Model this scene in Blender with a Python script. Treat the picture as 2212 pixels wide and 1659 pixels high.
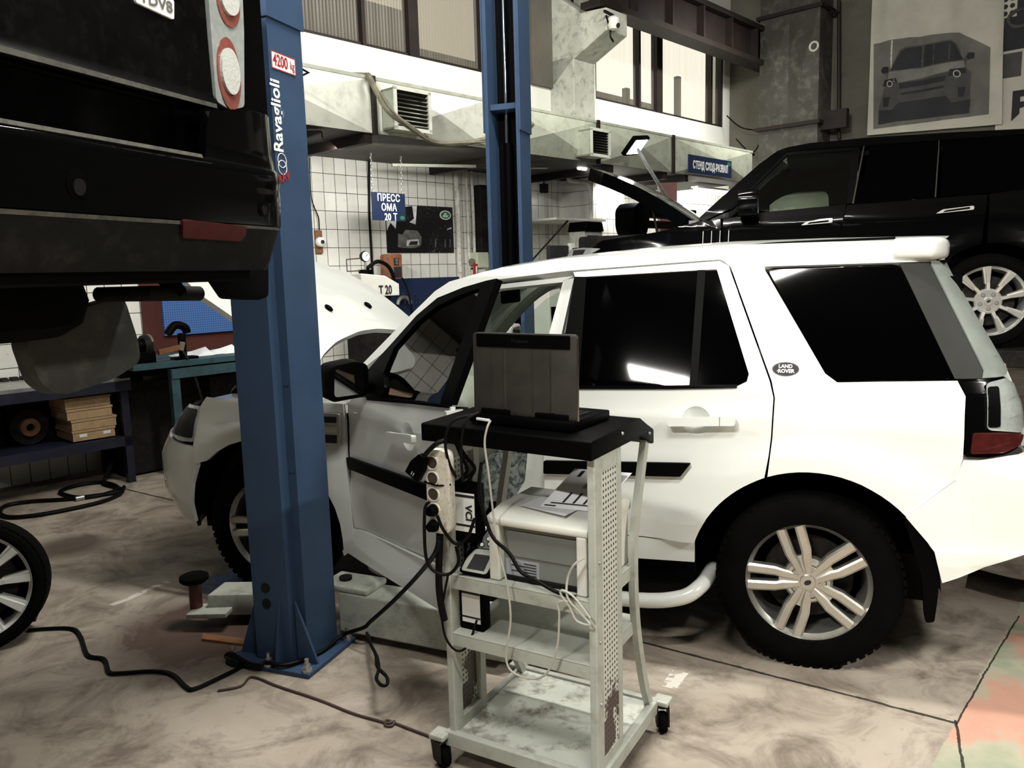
import bpy, bmesh, math, random
import numpy as np
from math import sin, cos, pi, radians, sqrt
from mathutils import Vector, Matrix
from mathutils.geometry import tessellate_polygon

random.seed(7)
for o in list(bpy.data.objects):
    bpy.data.objects.remove(o)
SC = bpy.context.scene
COL = SC.collection

# ------------------------------------------------------------------ camera
FPX, TILT, ROLL, HC = 1726.0, radians(8.0), radians(1.57), 1.665
A3 = np.array
c_f = A3([0, cos(TILT), -sin(TILT)])
_r0, _u0 = A3([1.0, 0, 0]), A3([0, sin(TILT), cos(TILT)])
c_r = _r0*cos(ROLL) - _u0*sin(ROLL)
c_u = _u0*cos(ROLL) + _r0*sin(ROLL)
c_o = A3([0, 0, HC])
cd = bpy.data.cameras.new('camera')
cam = bpy.data.objects.new('camera', cd)
COL.objects.link(cam)
cd.sensor_fit = 'HORIZONTAL'
cd.sensor_width = 36.0
cd.lens = FPX/2212*36
cd.clip_start = 0.02
cam.matrix_world = Matrix([[c_r[i], c_u[i], -c_f[i], c_o[i]] for i in range(3)] + [[0, 0, 0, 1]])
SC.camera = cam

# ------------------------------------------------------------------ world, exposure, lights
SC.view_settings.view_transform = 'Standard'
SC.view_settings.look = 'None'
SC.view_settings.exposure = 0.0
SC.view_settings.gamma = 1.0
SC.view_settings.use_curve_mapping = False
w = bpy.data.worlds.new('daylight'); SC.world = w
w.use_nodes = True
bg = w.node_tree.nodes['Background']
bg.inputs[0].default_value = (0.95, 0.93, 0.88, 1)
bg.inputs[1].default_value = 2.2


def area(name, loc, target, sx, sy, power, col=(1, 0.97, 0.9), spread=180):
    l = bpy.data.lights.new(name, 'AREA')
    l.shape = 'RECTANGLE'; l.size = sx; l.size_y = sy
    l.energy = power; l.color = col; l.spread = radians(spread)
    o = bpy.data.objects.new(name, l); COL.objects.link(o)
    o.location = loc
    o.rotation_euler = (Vector(target)-Vector(loc)).to_track_quat('-Z', 'Y').to_euler()
    return o


# fluorescent rows hanging under the hall ceiling, mostly behind the photographer; last two are added fill
area('unseen_lamp_row', (-3.1, -1.6, 5.7), (1.6, 4.0, 1.0), 1.7, 0.16, 610)
area('unseen_lamp_row', (5.0, -0.4, 4.4), (0.2, 3.6, 0.9), 1.5, 0.14, 230)
area('unseen_lamp_row', (0.3, 4.0, 5.4), (0.2, 3.8, 0.0), 1.8, 0.14, 250)
area('unseen_lamp_row', (0.2, 0.7, 4.4), (0.1, 1.6, 0.0), 1.5, 0.1, 115)
area('unseen_lamp_row', (1.4, 7.6, 5.7), (0.0, 10.0, 3.6), 2.6, 0.3, 170)  # fill added to brighten the upper wall strip, duct and bonnet
area('unseen_lamp_row', (4.6, 11.6, 5.5), (2.9, 13.6, 3.7), 2.0, 0.14, 75, spread=95)  # narrow fill added to brighten the wall strip under the right window
# tubes under the air duct along the back wall
area('wall_lamp_tube', (-1.0, 8.1, 2.85), (-1.6, 9.2, 1.4), 1.6, 0.12, 26)
area('wall_lamp_tube', (2.2, 11.9, 2.75), (1.7, 12.9, 1.9), 1.8, 0.12, 24)
area('wall_lamp_tube', (4.2, 13.6, 2.75), (4.0, 14.6, 1.6), 1.6, 0.12, 50)

# ------------------------------------------------------------------ measuring helpers (pixel of the photograph -> point on a known surface)


def ray(x, y):
    return c_f + c_r*((x-1106)/FPX) - c_u*((y-829.5)/FPX)


def onz(x, y, z=0.0):
    d = ray(x, y)
    return c_o + d*((z-HC)/d[2])


def onplane(x, y, p, n):
    d = ray(x, y)
    return c_o + d*(np.dot(A3(p)-c_o, n)/np.dot(d, n))


def atdepth(x, y, Z):
    return c_o + ray(x, y)*Z


UP = A3([0, 0, 1.0])
# room frame: u along the back wall, o out from it into the hall
RW0 = A3([-4.27, 6.46, 0])
d1 = A3([.683, .7305, 0]); d1 /= np.linalg.norm(d1)
d2 = A3([d1[1], -d1[0], 0])
UC = 12.43                                 # corner of back wall and right wall


def room(u, o, z):
    return RW0 + d1*u + d2*o + UP*z


def bw(px, py, o=0.0):
    """pixel -> (u, z) on the plane o metres in front of the back wall"""
    p = onplane(px, py, RW0+d2*o, d2)-RW0
    return float(p@d1), float(p[2])


def rwall(px, py, o=0.0):
    p = onplane(px, py, RW0+d1*(UC-o), d1)-RW0
    return float(p@d2), float(p[2])


# car frame shared by the three parked cars and the lift
CA = radians(20.5)
e1 = A3([-cos(CA), sin(CA), 0]); e2 = A3([-sin(CA), -cos(CA), 0])
CO = A3([1.5003, 3.9574, 0])


def carp(x, y, z):
    return CO + e1*x + e2*y + UP*z


# ------------------------------------------------------------------ mesh helpers
OFF = {}


def nrm(v):
    v = A3(v, dtype=float)
    n = np.linalg.norm(v)
    return v/n if n > 1e-12 else v


def frame(axis, hint=(0, 0, 1)):
    a = nrm(axis); h = A3(hint, float)
    if abs(a@nrm(h)) > 0.95:
        h = A3([1.0, 0, 0]) if abs(a[0]) < 0.9 else A3([0, 1.0, 0])
    x = nrm(np.cross(h, a)); y = np.cross(a, x)
    return x, y, a


class MB:
    def __init__(s):
        s.v = []; s.f = []

    def add(s, vs, fs):
        b = len(s.v)
        s.v += [A3(v, dtype=float) for v in vs]
        s.f += [[i+b for i in f] for f in fs]
        return s

    def boxf(s, o, ax, ay, az):
        o, ax, ay, az = [A3(k, float) for k in (o, ax, ay, az)]
        vs = [o+ax*i+ay*j+az*k for k in (0, 1) for j in (0, 1) for i in (0, 1)]
        fs = [[0, 2, 3, 1], [4, 5, 7, 6], [0, 1, 5, 4], [2, 6, 7, 3], [0, 4, 6, 2], [1, 3, 7, 5]]
        if np.dot(np.cross(ax, ay), az) < 0:
            fs = [f[::-1] for f in fs]
        return s.add(vs, fs)

    def rbox(s, u0, u1, o0, o1, z0, z1):
        return s.boxf(room(u0, o0, z0), d1*(u1-u0), d2*(o1-o0), UP*(z1-z0))

    def cbox(s, x0, x1, y0, y1, z0, z1):
        return s.boxf(carp(x0, y0, z0), e1*(x1-x0), e2*(y1-y0), UP*(z1-z0))

    def bar(s, p, q, w, h, hint=(0, 0, 1)):
        p = A3(p, float); q = A3(q, float)
        x, y, a = frame(q-p, hint)
        return s.boxf(p-x*w/2-y*h/2, x*w, y*h, q-p)

    def cyl(s, p, q, r, n=16, r2=None):
        p = A3(p, float); q = A3(q, float); r2 = r if r2 is None else r2
        x, y, a = frame(q-p)
        vs = [p+(x*cos(2*pi*i/n)+y*sin(2*pi*i/n))*r for i in range(n)] + [q+(x*cos(2*pi*i/n)+y*sin(2*pi*i/n))*r2 for i in range(n)]
        fs = [[i, (i+1) % n, n+(i+1) % n, n+i] for i in range(n)] + [list(range(n))[::-1], list(range(n, 2*n))]
        return s.add(vs, fs)

    def tube(s, pts, r, n=8, smooth=True, closed=False, sub=6):
        P = [A3(p, float) for p in pts]
        if smooth and len(P) > 2:
            Q = []
            m = len(P)
            rng = range(m) if closed else range(m-1)
            for i in rng:
                if closed:
                    a, b, c, d = P[(i-1) % m], P[i], P[(i+1) % m], P[(i+2) % m]
                else:
                    a, b, c, d = P[max(i-1, 0)], P[i], P[i+1], P[min(i+2, m-1)]
                for k in range(sub):
                    t = k/sub
                    Q.append(.5*(2*b+(c-a)*t+(2*a-5*b+4*c-d)*t*t+(3*b-a-3*c+d)*t**3))
            if not closed:
                Q.append(P[-1])
            P = Q
        m = len(P)
        vs = []; x = None
        for i in range(m):
            if closed:
                t = nrm(P[(i+1) % m]-P[i-1])
            else:
                t = nrm(P[min(i+1, m-1)]-P[max(i-1, 0)])
            if x is None:
                x, y, _ = frame(t)
            else:
                x = nrm(x - t*(x@t)); y = np.cross(t, x)
            vs += [P[i]+(x*cos(2*pi*j/n)+y*sin(2*pi*j/n))*r for j in range(n)]
        fs = []
        for i in range(m if closed else m-1):
            k = (i+1) % m
            fs += [[i*n+j, i*n+(j+1) % n, k*n+(j+1) % n, k*n+j] for j in range(n)]
        if not closed:
            fs += [list(range(n))[::-1], [(m-1)*n+j for j in range(n)]]
        return s.add(vs, fs)

    def prism(s, poly, o, ax, ay, az):
        """polygon (2d, in ax/ay from o) extruded by vector az"""
        o, ax, ay, az = [A3(k, float) for k in (o, ax, ay, az)]
        n = len(poly)
        ar = sum(poly[i][0]*poly[(i+1) % n][1]-poly[(i+1) % n][0]*poly[i][1] for i in range(n))
        if ar*np.dot(np.cross(ax, ay), az) < 0:
            poly = poly[::-1]
        lo = [o+ax*p[0]+ay*p[1] for p in poly]
        hi = [p+az for p in lo]
        tri = tessellate_polygon([[Vector((p[0], p[1], 0)) for p in poly]])
        sg = np.dot(np.cross(ax, ay), az)
        fs = []
        for t in tri:
            t = list(t)
            a, b, c = [poly[i] for i in t]
            if ((b[0]-a[0])*(c[1]-a[1])-(b[1]-a[1])*(c[0]-a[0]))*sg < 0:
                t = t[::-1]
            fs += [t[::-1], [i+n for i in t]]
        fs += [[i, (i+1) % n, n+(i+1) % n, n+i] for i in range(n)]
        return s.add(lo+hi, fs)

    def lathe(s, prof, o, axis, n=40, hint=(0, 0, 1), close=False):
        """profile (r, h) turned about axis through o; h runs along axis"""
        o = A3(o, float); x, y, a = frame(axis, hint)
        m = len(prof); vs = []
        for (r, h) in prof:
            vs += [o+a*h+(x*cos(2*pi*j/n)+y*sin(2*pi*j/n))*r for j in range(n)]
        fs = []
        for i in range(m if close else m-1):
            k = (i+1) % m
            fs += [[i*n+j, i*n+(j+1) % n, k*n+(j+1) % n, k*n+j] for j in range(n)]
        return s.add(vs, fs)

    def ball(s, o, rx, ry=None, rz=None, n=16, m=10, axes=None):
        ry = rx if ry is None else ry; rz = rx if rz is None else rz
        X, Y, Z = axes if axes is not None else (A3([1., 0, 0]), A3([0, 1., 0]), UP)
        o = A3(o, float)
        vs = []
        for i in range(m+1):
            t = pi*i/m
            vs += [o+X*rx*sin(t)*cos(2*pi*j/n)+Y*ry*sin(t)*sin(2*pi*j/n)+Z*rz*cos(t) for j in range(n)]
        fs = [[i*n+j, (i+1)*n+j, (i+1)*n+(j+1) % n, i*n+(j+1) % n] for i in range(m) for j in range(n)]
        return s.add(vs, fs)

    def build(s, name, mat, parent=None, smooth=True, bevel=0.0, seg=2, ang=35, **tags):
        me = bpy.data.meshes.new(name)
        off = OFF.get(parent.name, A3([0., 0, 0])) if parent is not None else A3([0., 0, 0])
        base = off
        if parent is None:
            V = A3(s.v); base = (V.min(0)+V.max(0))/2; base[2] = V[:, 2].min()
        me.from_pydata([tuple(v-base) for v in s.v], [], s.f)
        bm = bmesh.new(); bm.from_mesh(me)
        bmesh.ops.remove_doubles(bm, verts=bm.verts, dist=1e-5)
        if bevel > 0:
            ed = [e for e in bm.edges if len(e.link_faces) == 2 and e.calc_face_angle(0) > radians(40)]
            bmesh.ops.bevel(bm, geom=ed, offset=bevel, segments=seg, affect='EDGES', profile=0.5, clamp_overlap=True)
        bmesh.ops.recalc_face_normals(bm, faces=bm.faces)
        bm.to_mesh(me); bm.free()
        return link(name, me, mat, parent, base, smooth, ang, tags)


def link(name, me, mat, parent, base, smooth=True, ang=35, tags=None):
    if smooth:
        me.shade_smooth()
        me.set_sharp_from_angle(angle=radians(ang))
    me.materials.append(mat)
    o = bpy.data.objects.new(name, me)
    COL.objects.link(o)
    if parent is not None:
        o.parent = parent
        OFF[o.name] = OFF[parent.name]
    else:
        o.location = base
        OFF[o.name] = A3(base)
    for k, v in (tags or {}).items():
        o[k] = v
    return o


def thing(name, label, cat, loc, group=None):
    o = bpy.data.objects.new(name, None)
    o.empty_display_size = .1
    COL.objects.link(o)
    o.location = tuple(loc)
    OFF[o.name] = A3(loc, float)
    o['label'] = label; o['category'] = cat
    if group:
        o['group'] = group
    return o


def tg(label, cat, group=None):
    d = dict(label=label, category=cat)
    if group:
        d['group'] = group
    return d


ST = dict(kind='structure')


def dup(root, loc, label=None, rot=None):
    r = root.copy(); COL.objects.link(r); r.location = tuple(loc)
    if rot is not None:
        r.rotation_euler = rot
    if label:
        r['label'] = label
    for ch in list(root.children):
        c = ch.copy(); COL.objects.link(c); c.parent = r
        for g in list(ch.children):
            d = g.copy(); COL.objects.link(d); d.parent = c
    return r


def fillet(pts, r, n=4):
    """round the corners of a closed 2d outline"""
    out = []
    m = len(pts)
    for i in range(m):
        a, b, c = [A3(pts[(i+k) % m], float) for k in (-1, 0, 1)]
        u, v = a-b, c-b
        lu, lv = np.linalg.norm(u), np.linalg.norm(v)
        if lu < 1e-6 or lv < 1e-6:
            continue
        k = min(r, lu*.45, lv*.45)
        p, q = b+u/lu*k, b+v/lv*k
        for j in range(n+1):
            t = j/n
            out.append(tuple((1-t)**2*p+2*t*(1-t)*b+t*t*q))
    return out


def panel(name, outline, fn, mat, parent, thick=.018, off=0.0, grid=.08, sgn=1, smooth=True, holes=(), build=True, mb=None, **tags):
    """sheet cut from a curved surface: outline in (s, t), fn(s, t) -> point; given thickness inward"""
    def dens(pl):
        r = []
        for i in range(len(pl)):
            a, b = pl[i], pl[(i+1) % len(pl)]
            L = math.hypot(b[0]-a[0], b[1]-a[1]); k = max(1, int(L/(grid*.7)))
            r += [(a[0]+(b[0]-a[0])*j/k, a[1]+(b[1]-a[1])*j/k) for j in range(k)]
        return r
    loops = [dens(outline)]+[dens(h) for h in holes]
    flat = [p for l in loops for p in l]
    tri = tessellate_polygon([[Vector((p[0], p[1], 0)) for p in l] for l in loops])
    bm = bmesh.new()
    vs = [bm.verts.new((p[0], p[1], 0)) for p in flat]
    for t in tri:
        try:
            bm.faces.new([vs[i] for i in t])
        except ValueError:
            pass
    S = [p[0] for p in flat]; T = [p[1] for p in flat]
    for ax, lo, hi in ((0, min(S), max(S)), (1, min(T), max(T))):
        k = int((hi-lo)/grid)
        for i in range(1, k+1):
            co = [0, 0, 0]; no = [0, 0, 0]
            co[ax] = lo+(hi-lo)*i/(k+1); no[ax] = 1
            bmesh.ops.bisect_plane(bm, geom=bm.verts[:]+bm.edges[:]+bm.faces[:], dist=1e-6, plane_co=co, plane_no=no)
    bmesh.ops.remove_doubles(bm, verts=bm.verts, dist=1e-5)
    bmesh.ops.recalc_face_normals(bm, faces=bm.faces)
    bm.verts.ensure_lookup_table()
    bm.verts.index_update()
    top = []; bot = []; e = 1e-3
    for v in bm.verts:
        s, t = v.co.x, v.co.y
        p = fn(s, t)
        n = nrm(np.cross(fn(s, t+e)-fn(s, t-e), fn(s+e, t)-fn(s-e, t)))*sgn
        k = off(s, t) if callable(off) else off
        top.append(p+n*k); bot.append(p+n*(k-thick))
    nv = len(top)
    m = MB() if mb is None else mb
    fs = []
    for f in bm.faces:
        ids = [v.index for v in f.verts]
        if (f.normal.z > 0) == (sgn > 0):
            ids = ids[::-1]
        fs.append(ids); fs.append([i+nv for i in ids[::-1]])
    for ed in bm.edges:
        if len(ed.link_faces) == 1:
            a, b = [v.index for v in ed.verts]
            fs.append([a, b, b+nv, a+nv])
    bm.free()
    m.add(top+bot, fs)
    return m.build(name, mat, parent, smooth=smooth, ang=40, **tags) if build else m


FONT = None


def text(name, body, size, o, ax, ay, mat, parent, bold=0.0, depth=.002, align='CENTER', sx=1.0, space=1.0, **tags):
    cu = bpy.data.curves.new(name, 'FONT')
    cu.body = body; cu.size = size; cu.align_x = align; cu.align_y = 'CENTER'
    cu.offset = bold*size; cu.extrude = depth; cu.resolution_u = 3; cu.space_line = .95
    cu.space_character = space
    ob = bpy.data.objects.new(name+'_t', cu); COL.objects.link(ob)
    dg = bpy.context.evaluated_depsgraph_get(); dg.update()
    me = bpy.data.meshes.new_from_object(ob.evaluated_get(dg))
    bpy.data.objects.remove(ob)
    ax = nrm(ax); ay = nrm(ay); az = np.cross(ax, ay); o = A3(o, float)
    base = OFF[parent.name]
    for v in me.vertices:
        c = v.co
        p = o+ax*c.x*sx+ay*c.y+az*c.z
        v.co = tuple(p-base)
    me.name = name
    return link(name, me, mat, parent, base, smooth=False, tags=tags)


# ------------------------------------------------------------------ materials
class N:
    def __init__(s, name):
        s.m = bpy.data.materials.new(name); s.m.use_nodes = True
        s.t = s.m.node_tree; s.t.nodes.clear()
        s.out = s.t.nodes.new('ShaderNodeOutputMaterial')

    def n(s, typ, **kw):
        nd = s.t.nodes.new('ShaderNode'+typ)
        for k, v in kw.items():
            setattr(nd, k, v)
        return nd

    def l(s, a, b):
        s.t.links.new(a, b)

    def val(s, sock, v):
        if hasattr(v, 'is_linked') or isinstance(v, bpy.types.NodeSocket):
            s.l(v, sock)
        else:
            sock.default_value = v

    def math(s, op, a, b=0.0, c=0.0, clamp=False):
        nd = s.n('Math', operation=op, use_clamp=clamp)
        for i, v in enumerate((a, b, c)):
            s.val(nd.inputs[i], v)
        return nd.outputs[0]

    def pos(s):
        return s.n('NewGeometry').outputs['Position']

    def dot(s, v, d):
        nd = s.n('VectorMath', operation='DOT_PRODUCT')
        s.l(v, nd.inputs[0]); nd.inputs[1].default_value = tuple(d)
        return nd.outputs['Value']

    def noise(s, vec, scale, detail=4, rough=.55, dist=0.0):
        nd = s.n('TexNoise')
        nd.inputs['Scale'].default_value = scale; nd.inputs['Detail'].default_value = detail
        nd.inputs['Roughness'].default_value = rough; nd.inputs['Distortion'].default_value = dist
        if vec is not None:
            s.l(vec, nd.inputs['Vector'])
        return nd.outputs[0]

    def ramp(s, fac, stops):
        nd = s.n('ValToRGB')
        el = nd.color_ramp.elements
        while len(el) < len(stops):
            el.new(.5)
        for e, (p, c) in zip(el, stops):
            e.position = p; e.color = (c[0], c[1], c[2], 1) if not isinstance(c, (int, float)) else (c, c, c, 1)
        s.l(fac, nd.inputs[0])
        return nd.outputs[0]

    def mix(s, fac, a, b):
        nd = s.n('Mix', data_type='RGBA')
        s.val(nd.inputs[0], fac)
        for i, v in ((6, a), (7, b)):
            if isinstance(v, bpy.types.NodeSocket):
                s.l(v, nd.inputs[i])
            else:
                nd.inputs[i].default_value = (v[0], v[1], v[2], 1)
        return nd.outputs[2]

    def bsdf(s, col, rough=.5, metal=0.0, coat=0.0, spec=.5, bump=None, bstr=.2, bdist=.01, emit=None, estr=0.0, trans=0.0, alpha=1.0):
        b = s.n('BsdfPrincipled')
        if isinstance(col, bpy.types.NodeSocket):
            s.l(col, b.inputs['Base Color'])
        else:
            b.inputs['Base Color'].default_value = (col[0], col[1], col[2], 1)
        s.val(b.inputs['Roughness'], rough)
        b.inputs['Metallic'].default_value = metal
        b.inputs['Coat Weight'].default_value = coat
        b.inputs['Coat Roughness'].default_value = .04
        b.inputs['Specular IOR Level'].default_value = spec
        b.inputs['Transmission Weight'].default_value = trans
        s.val(b.inputs['Alpha'], alpha)
        if emit is not None:
            b.inputs['Emission Color'].default_value = (emit[0], emit[1], emit[2], 1)
            b.inputs['Emission Strength'].default_value = estr
        if bump is not None:
            bp = s.n('Bump'); bp.inputs['Strength'].default_value = bstr; bp.inputs['Distance'].default_value = bdist
            s.l(bump, bp.inputs['Height']); s.l(bp.outputs[0], b.inputs['Normal'])
        s.l(b.outputs[0], s.out.inputs[0])
        s.b = b
        return s.m


def mat(name, col, rough=.5, metal=0.0, coat=0.0, spec=.5, var=.12, scale=6.0, dirt=None, dfac=.3, bstr=0.0, bscale=60, **kw):
    """painted / moulded / metal surface with a little procedural unevenness"""
    m = N(name)
    p = m.pos()
    nz = m.noise(p, scale)
    f = m.ramp(nz, [(.3, 0.0), (.7, 1.0)])
    lo = [c*(1-var) for c in col]; hi = [min(1, c*(1+var)) for c in col]
    c = m.mix(f, lo, hi)
    if dirt is not None:
        g = m.ramp(m.noise(p, scale*2.7, 8, .7), [(.5, 0.0), (.5+dfac, 1.0)])
        c = m.mix(g, c, dirt)
    bump = m.noise(p, bscale, 3) if bstr > 0 else None
    return m.bsdf(c, rough, metal, coat, spec, bump, bstr, .004, **kw)


def glass(name, tint, amount, rough=.02):
    """thin pane: see-through with a mirror-like reflection that grows at grazing angles"""
    m = N(name)
    t = m.n('BsdfTransparent'); t.inputs[0].default_value = (*tint, 1)
    g = m.n('BsdfGlossy'); g.inputs['Roughness'].default_value = rough
    fr = m.n('Fresnel'); fr.inputs[0].default_value = 1.5
    nz = m.noise(m.pos(), 3)
    f = m.math('MULTIPLY_ADD', fr.outputs[0], amount, m.math('MULTIPLY', nz, .02), clamp=True)
    mx = m.n('MixShader'); m.l(f, mx.inputs[0]); m.l(t.outputs[0], mx.inputs[1]); m.l(g.outputs[0], mx.inputs[2])
    m.l(mx.outputs[0], m.out.inputs[0])
    return m.m


def emis(name, col, s):
    m = N(name)
    e = m.n('Emission'); e.inputs[0].default_value = (*col, 1); e.inputs[1].default_value = s
    m.l(e.outputs[0], m.out.inputs[0])
    return m.m


def floor_mat():
    m = N('worn painted concrete')
    p = m.pos()
    n1 = m.noise(p, .9, 8, .62, .6)
    n2 = m.noise(p, 3.2, 8, .7, .8)
    n3 = m.noise(p, 14, 6, .7)
    base = m.ramp(n1, [(.30, (.20, .166, .130)), (.48, (.35, .30, .243)), (.68, (.45, .395, .33))])
    st = m.ramp(n2, [(.44, 0.0), (.64, 1.0)])
    base = m.mix(m.math('MULTIPLY', st, .8), base, (.105, .08, .06))
    sp = m.ramp(n3, [(.58, 0.0), (.70, 1.0)])
    base = m.mix(m.math('MULTIPLY', sp, .45), base, (.11, .085, .065))

    def blob(cx, cy, r, soft=.5, k=.9):
        d = m.n('VectorMath', operation='DISTANCE'); m.l(p, d.inputs[0]); d.inputs[1].default_value = (cx, cy, 0)
        a = m.math('MULTIPLY_ADD', n2, k, m.math('MULTIPLY', d.outputs['Value'], 1/r))
        return m.ramp(a, [(.75, 1.0), (.75+soft, 0.0)])
    q = onz(430, 1360)
    base = m.mix(m.math('MULTIPLY', blob(q[0], q[1], .95), .92), base, (.05, .022, .015))
    q = onz(150, 1180)
    base = m.mix(m.math('MULTIPLY', blob(q[0], q[1], .5), .85), base, (.06, .045, .034))
    # red and green painted lane beyond the joint on the right
    A, B = onz(2066, 1560), onz(2212, 1290)
    dr = nrm(B-A); nn = A3([dr[1], -dr[0], 0])
    side = m.math('SUBTRACT', m.dot(p, nn), float(A@nn))
    sd = m.math('MULTIPLY_ADD', n2, .10, m.math('ADD', side, -.05))
    lane = m.ramp(sd, [(.49, 0.0), (.50, 1.0)])
    sdm = m.math('GREATER_THAN', sd, 0.0)
    rg = m.ramp(m.noise(p, 1.7, 5, .6, .4), [(.42, (.26, .31, .21)), (.50, (.40, .38, .28)), (.56, (.55, .29, .21))])
    base = m.mix(m.math('MULTIPLY', sdm, .85), base, rg)

    def joint(P, Q, wd, lim0=-.02):
        dr = nrm(Q-P); L = float(np.linalg.norm(Q-P)); nn = A3([dr[1], -dr[0], 0])
        s = m.math('ADD', m.math('SUBTRACT', m.dot(p, nn), float(P@nn)), m.math('MULTIPLY_ADD', n2, .03, -.015))
        a = m.math('LESS_THAN', m.math('ABSOLUTE', s), m.math('MULTIPLY', m.math('ADD', n3, .2), wd))
        t = m.math('SUBTRACT', m.dot(p, dr), float(P@dr))
        b = m.math('MULTIPLY', m.math('GREATER_THAN', t, lim0), m.math('LESS_THAN', t, L))
        return m.math('MULTIPLY', a, b)
    for P, Q, wd in (((1380, 1385), (2066, 1562), .011), ((2066, 1562), (2080, 1659), .007), ((265, 1055), (420, 1092), .014),
                     ((2066, 1562), (2200, 1330), .005)):
        j = joint(onz(*P), onz(*Q), wd)
        base = m.mix(m.math('MULTIPLY', j, .93), base, (.012, .01, .008))
    for P, Q, wd in (((250, 1304), (362, 1256), .030), ((1447, 1480), (1468, 1450), .045)):
        j = joint(onz(*P), onz(*Q), wd)
        j = m.math('MULTIPLY', j, m.math('GREATER_THAN', n3, .45))
        base = m.mix(m.math('MULTIPLY', j, .8), base, (.72, .69, .62))
    q = onz(478, 1262)
    wet = blob(q[0], q[1], .33, .12, .6)
    base = m.mix(m.math('MULTIPLY', wet, .6), base, (.05, .04, .035))
    rough = m.math('SUBTRACT', m.math('MULTIPLY_ADD', n2, .3, .42), m.math('MULTIPLY', wet, .5), clamp=True)
    return m.bsdf(base, rough, bump=n3, bstr=.18, bdist=.01)


def tile_mat():
    """glazed wall tiles, tall and narrow, with sooty joints; painted plaster above"""
    m = N('white glazed tiles')
    p = m.pos()
    cx = m.n('CombineXYZ')
    m.l(m.math('SUBTRACT', m.dot(p, d1), float(RW0@d1)-.06), cx.inputs[0])
    m.l(m.math('SUBTRACT', m.dot(p, UP), -.01), cx.inputs[1])
    br = m.n('TexBrick'); br.offset = 0.0; br.squash = 1.0
    m.l(cx.outputs[0], br.inputs['Vector'])
    br.inputs['Scale'].default_value = 1.0
    br.inputs['Mortar Size'].default_value = .0035
    br.inputs['Mortar Smooth'].default_value = .1
    br.inputs['Brick Width'].default_value = .148
    br.inputs['Row Height'].default_value = .199
    br.inputs['Color1'].default_value = (.80, .80, .75, 1); br.inputs['Color2'].default_value = (.70, .70, .64, 1)
    br.inputs['Mortar'].default_value = (.035, .03, .025, 1)
    n1 = m.noise(p, 1.6, 6, .6)
    n2 = m.noise(p, 9, 8, .7)
    c = m.mix(m.math('MULTIPLY', m.ramp(n1, [(.5, 0.0), (.75, 1.0)]), .4), br.outputs[0], (.33, .31, .26))
    c = m.mix(m.math('MULTIPLY', m.ramp(n2, [(.66, 0.0), (.72, 1.0)]), .5), c, (.05, .045, .04))
    # long soot runs below the pipes
    q = m.n('VectorMath', operation='MULTIPLY'); m.l(cx.outputs[0], q.inputs[0]); q.inputs[1].default_value = (5, .25, 1)
    run = m.ramp(m.noise(q.outputs[0], 1.0, 4, .6), [(.60, 0.0), (.72, 1.0)])
    c = m.mix(m.math('MULTIPLY', run, .55), c, (.05, .045, .04))
    z = m.dot(p, UP)
    pl = m.ramp(m.noise(p, 1.3, 5, .6), [(.3, (.76, .77, .71)), (.7, (.84, .85, .80))])
    c = m.mix(m.math('GREATER_THAN', z, 2.97), c, pl)
    return m.bsdf(c, .28, spec=.4, bump=br.outputs['Fac'], bstr=-.25, bdist=.004)


M = {}
M['floor'] = floor_mat()
M['tile'] = tile_mat()
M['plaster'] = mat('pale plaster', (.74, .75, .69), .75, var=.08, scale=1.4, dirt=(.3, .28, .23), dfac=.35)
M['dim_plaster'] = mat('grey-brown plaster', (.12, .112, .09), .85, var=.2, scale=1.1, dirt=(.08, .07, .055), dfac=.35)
M['concrete'] = mat('raw concrete', (.46, .47, .41), .85, var=.18, scale=3, dirt=(.12, .11, .09), dfac=.3, bstr=.2)
M['ceiling'] = mat('dark ceiling', (.10, .095, .085), .9)
M['white_paint'] = mat('white car paint', (.74, .765, .73), .28, coat=.8, var=.02, scale=2)
M['black_paint'] = mat('black car paint', (.0012, .0013, .0015), .16, coat=.42, var=.2, scale=3, spec=.12)
M['dusty_black'] = mat('dusty black car paint', (.0022, .0022, .0022), .3, coat=.22, var=.4, scale=9, dirt=(.008, .008, .007), dfac=.3, spec=.1)
M['black_plastic'] = mat('black plastic', (.001, .001, .0011), .5, var=.2, scale=8, spec=.04)
M['dark_plastic'] = mat('charcoal plastic', (.006, .006, .006), .55, var=.2, scale=8, spec=.15)
M['dusty_plastic'] = mat('dusty grey plastic', (.0018, .0018, .0016), .7, var=.35, scale=7, dirt=(.02, .019, .015), dfac=.4, spec=.2)
M['silencer'] = mat('dull grey silencer steel', (.026, .026, .023), .65, .1, var=.3, scale=6, dirt=(.09, .085, .065), dfac=.4)
M['rubber'] = mat('tyre rubber', (.0016, .0016, .0016), .85, var=.3, scale=14, spec=.05, bstr=.2)
M['privacy'] = mat('black privacy glass', (.0005, .0005, .0006), .04, var=.1, spec=.10)
M['smoked'] = mat('dark smoked glass edge', (.028, .029, .027), .55, var=.1, spec=.15)
M['dusty_glass'] = mat('dusty grey glass', (.20, .225, .205), .5, var=.12, scale=9, spec=.3)
M['clear'] = glass('clear car glass', (.84, .9, .87), 1.0)
M['windscreen'] = glass('windscreen glass', (.78, .85, .82), .9)


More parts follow.
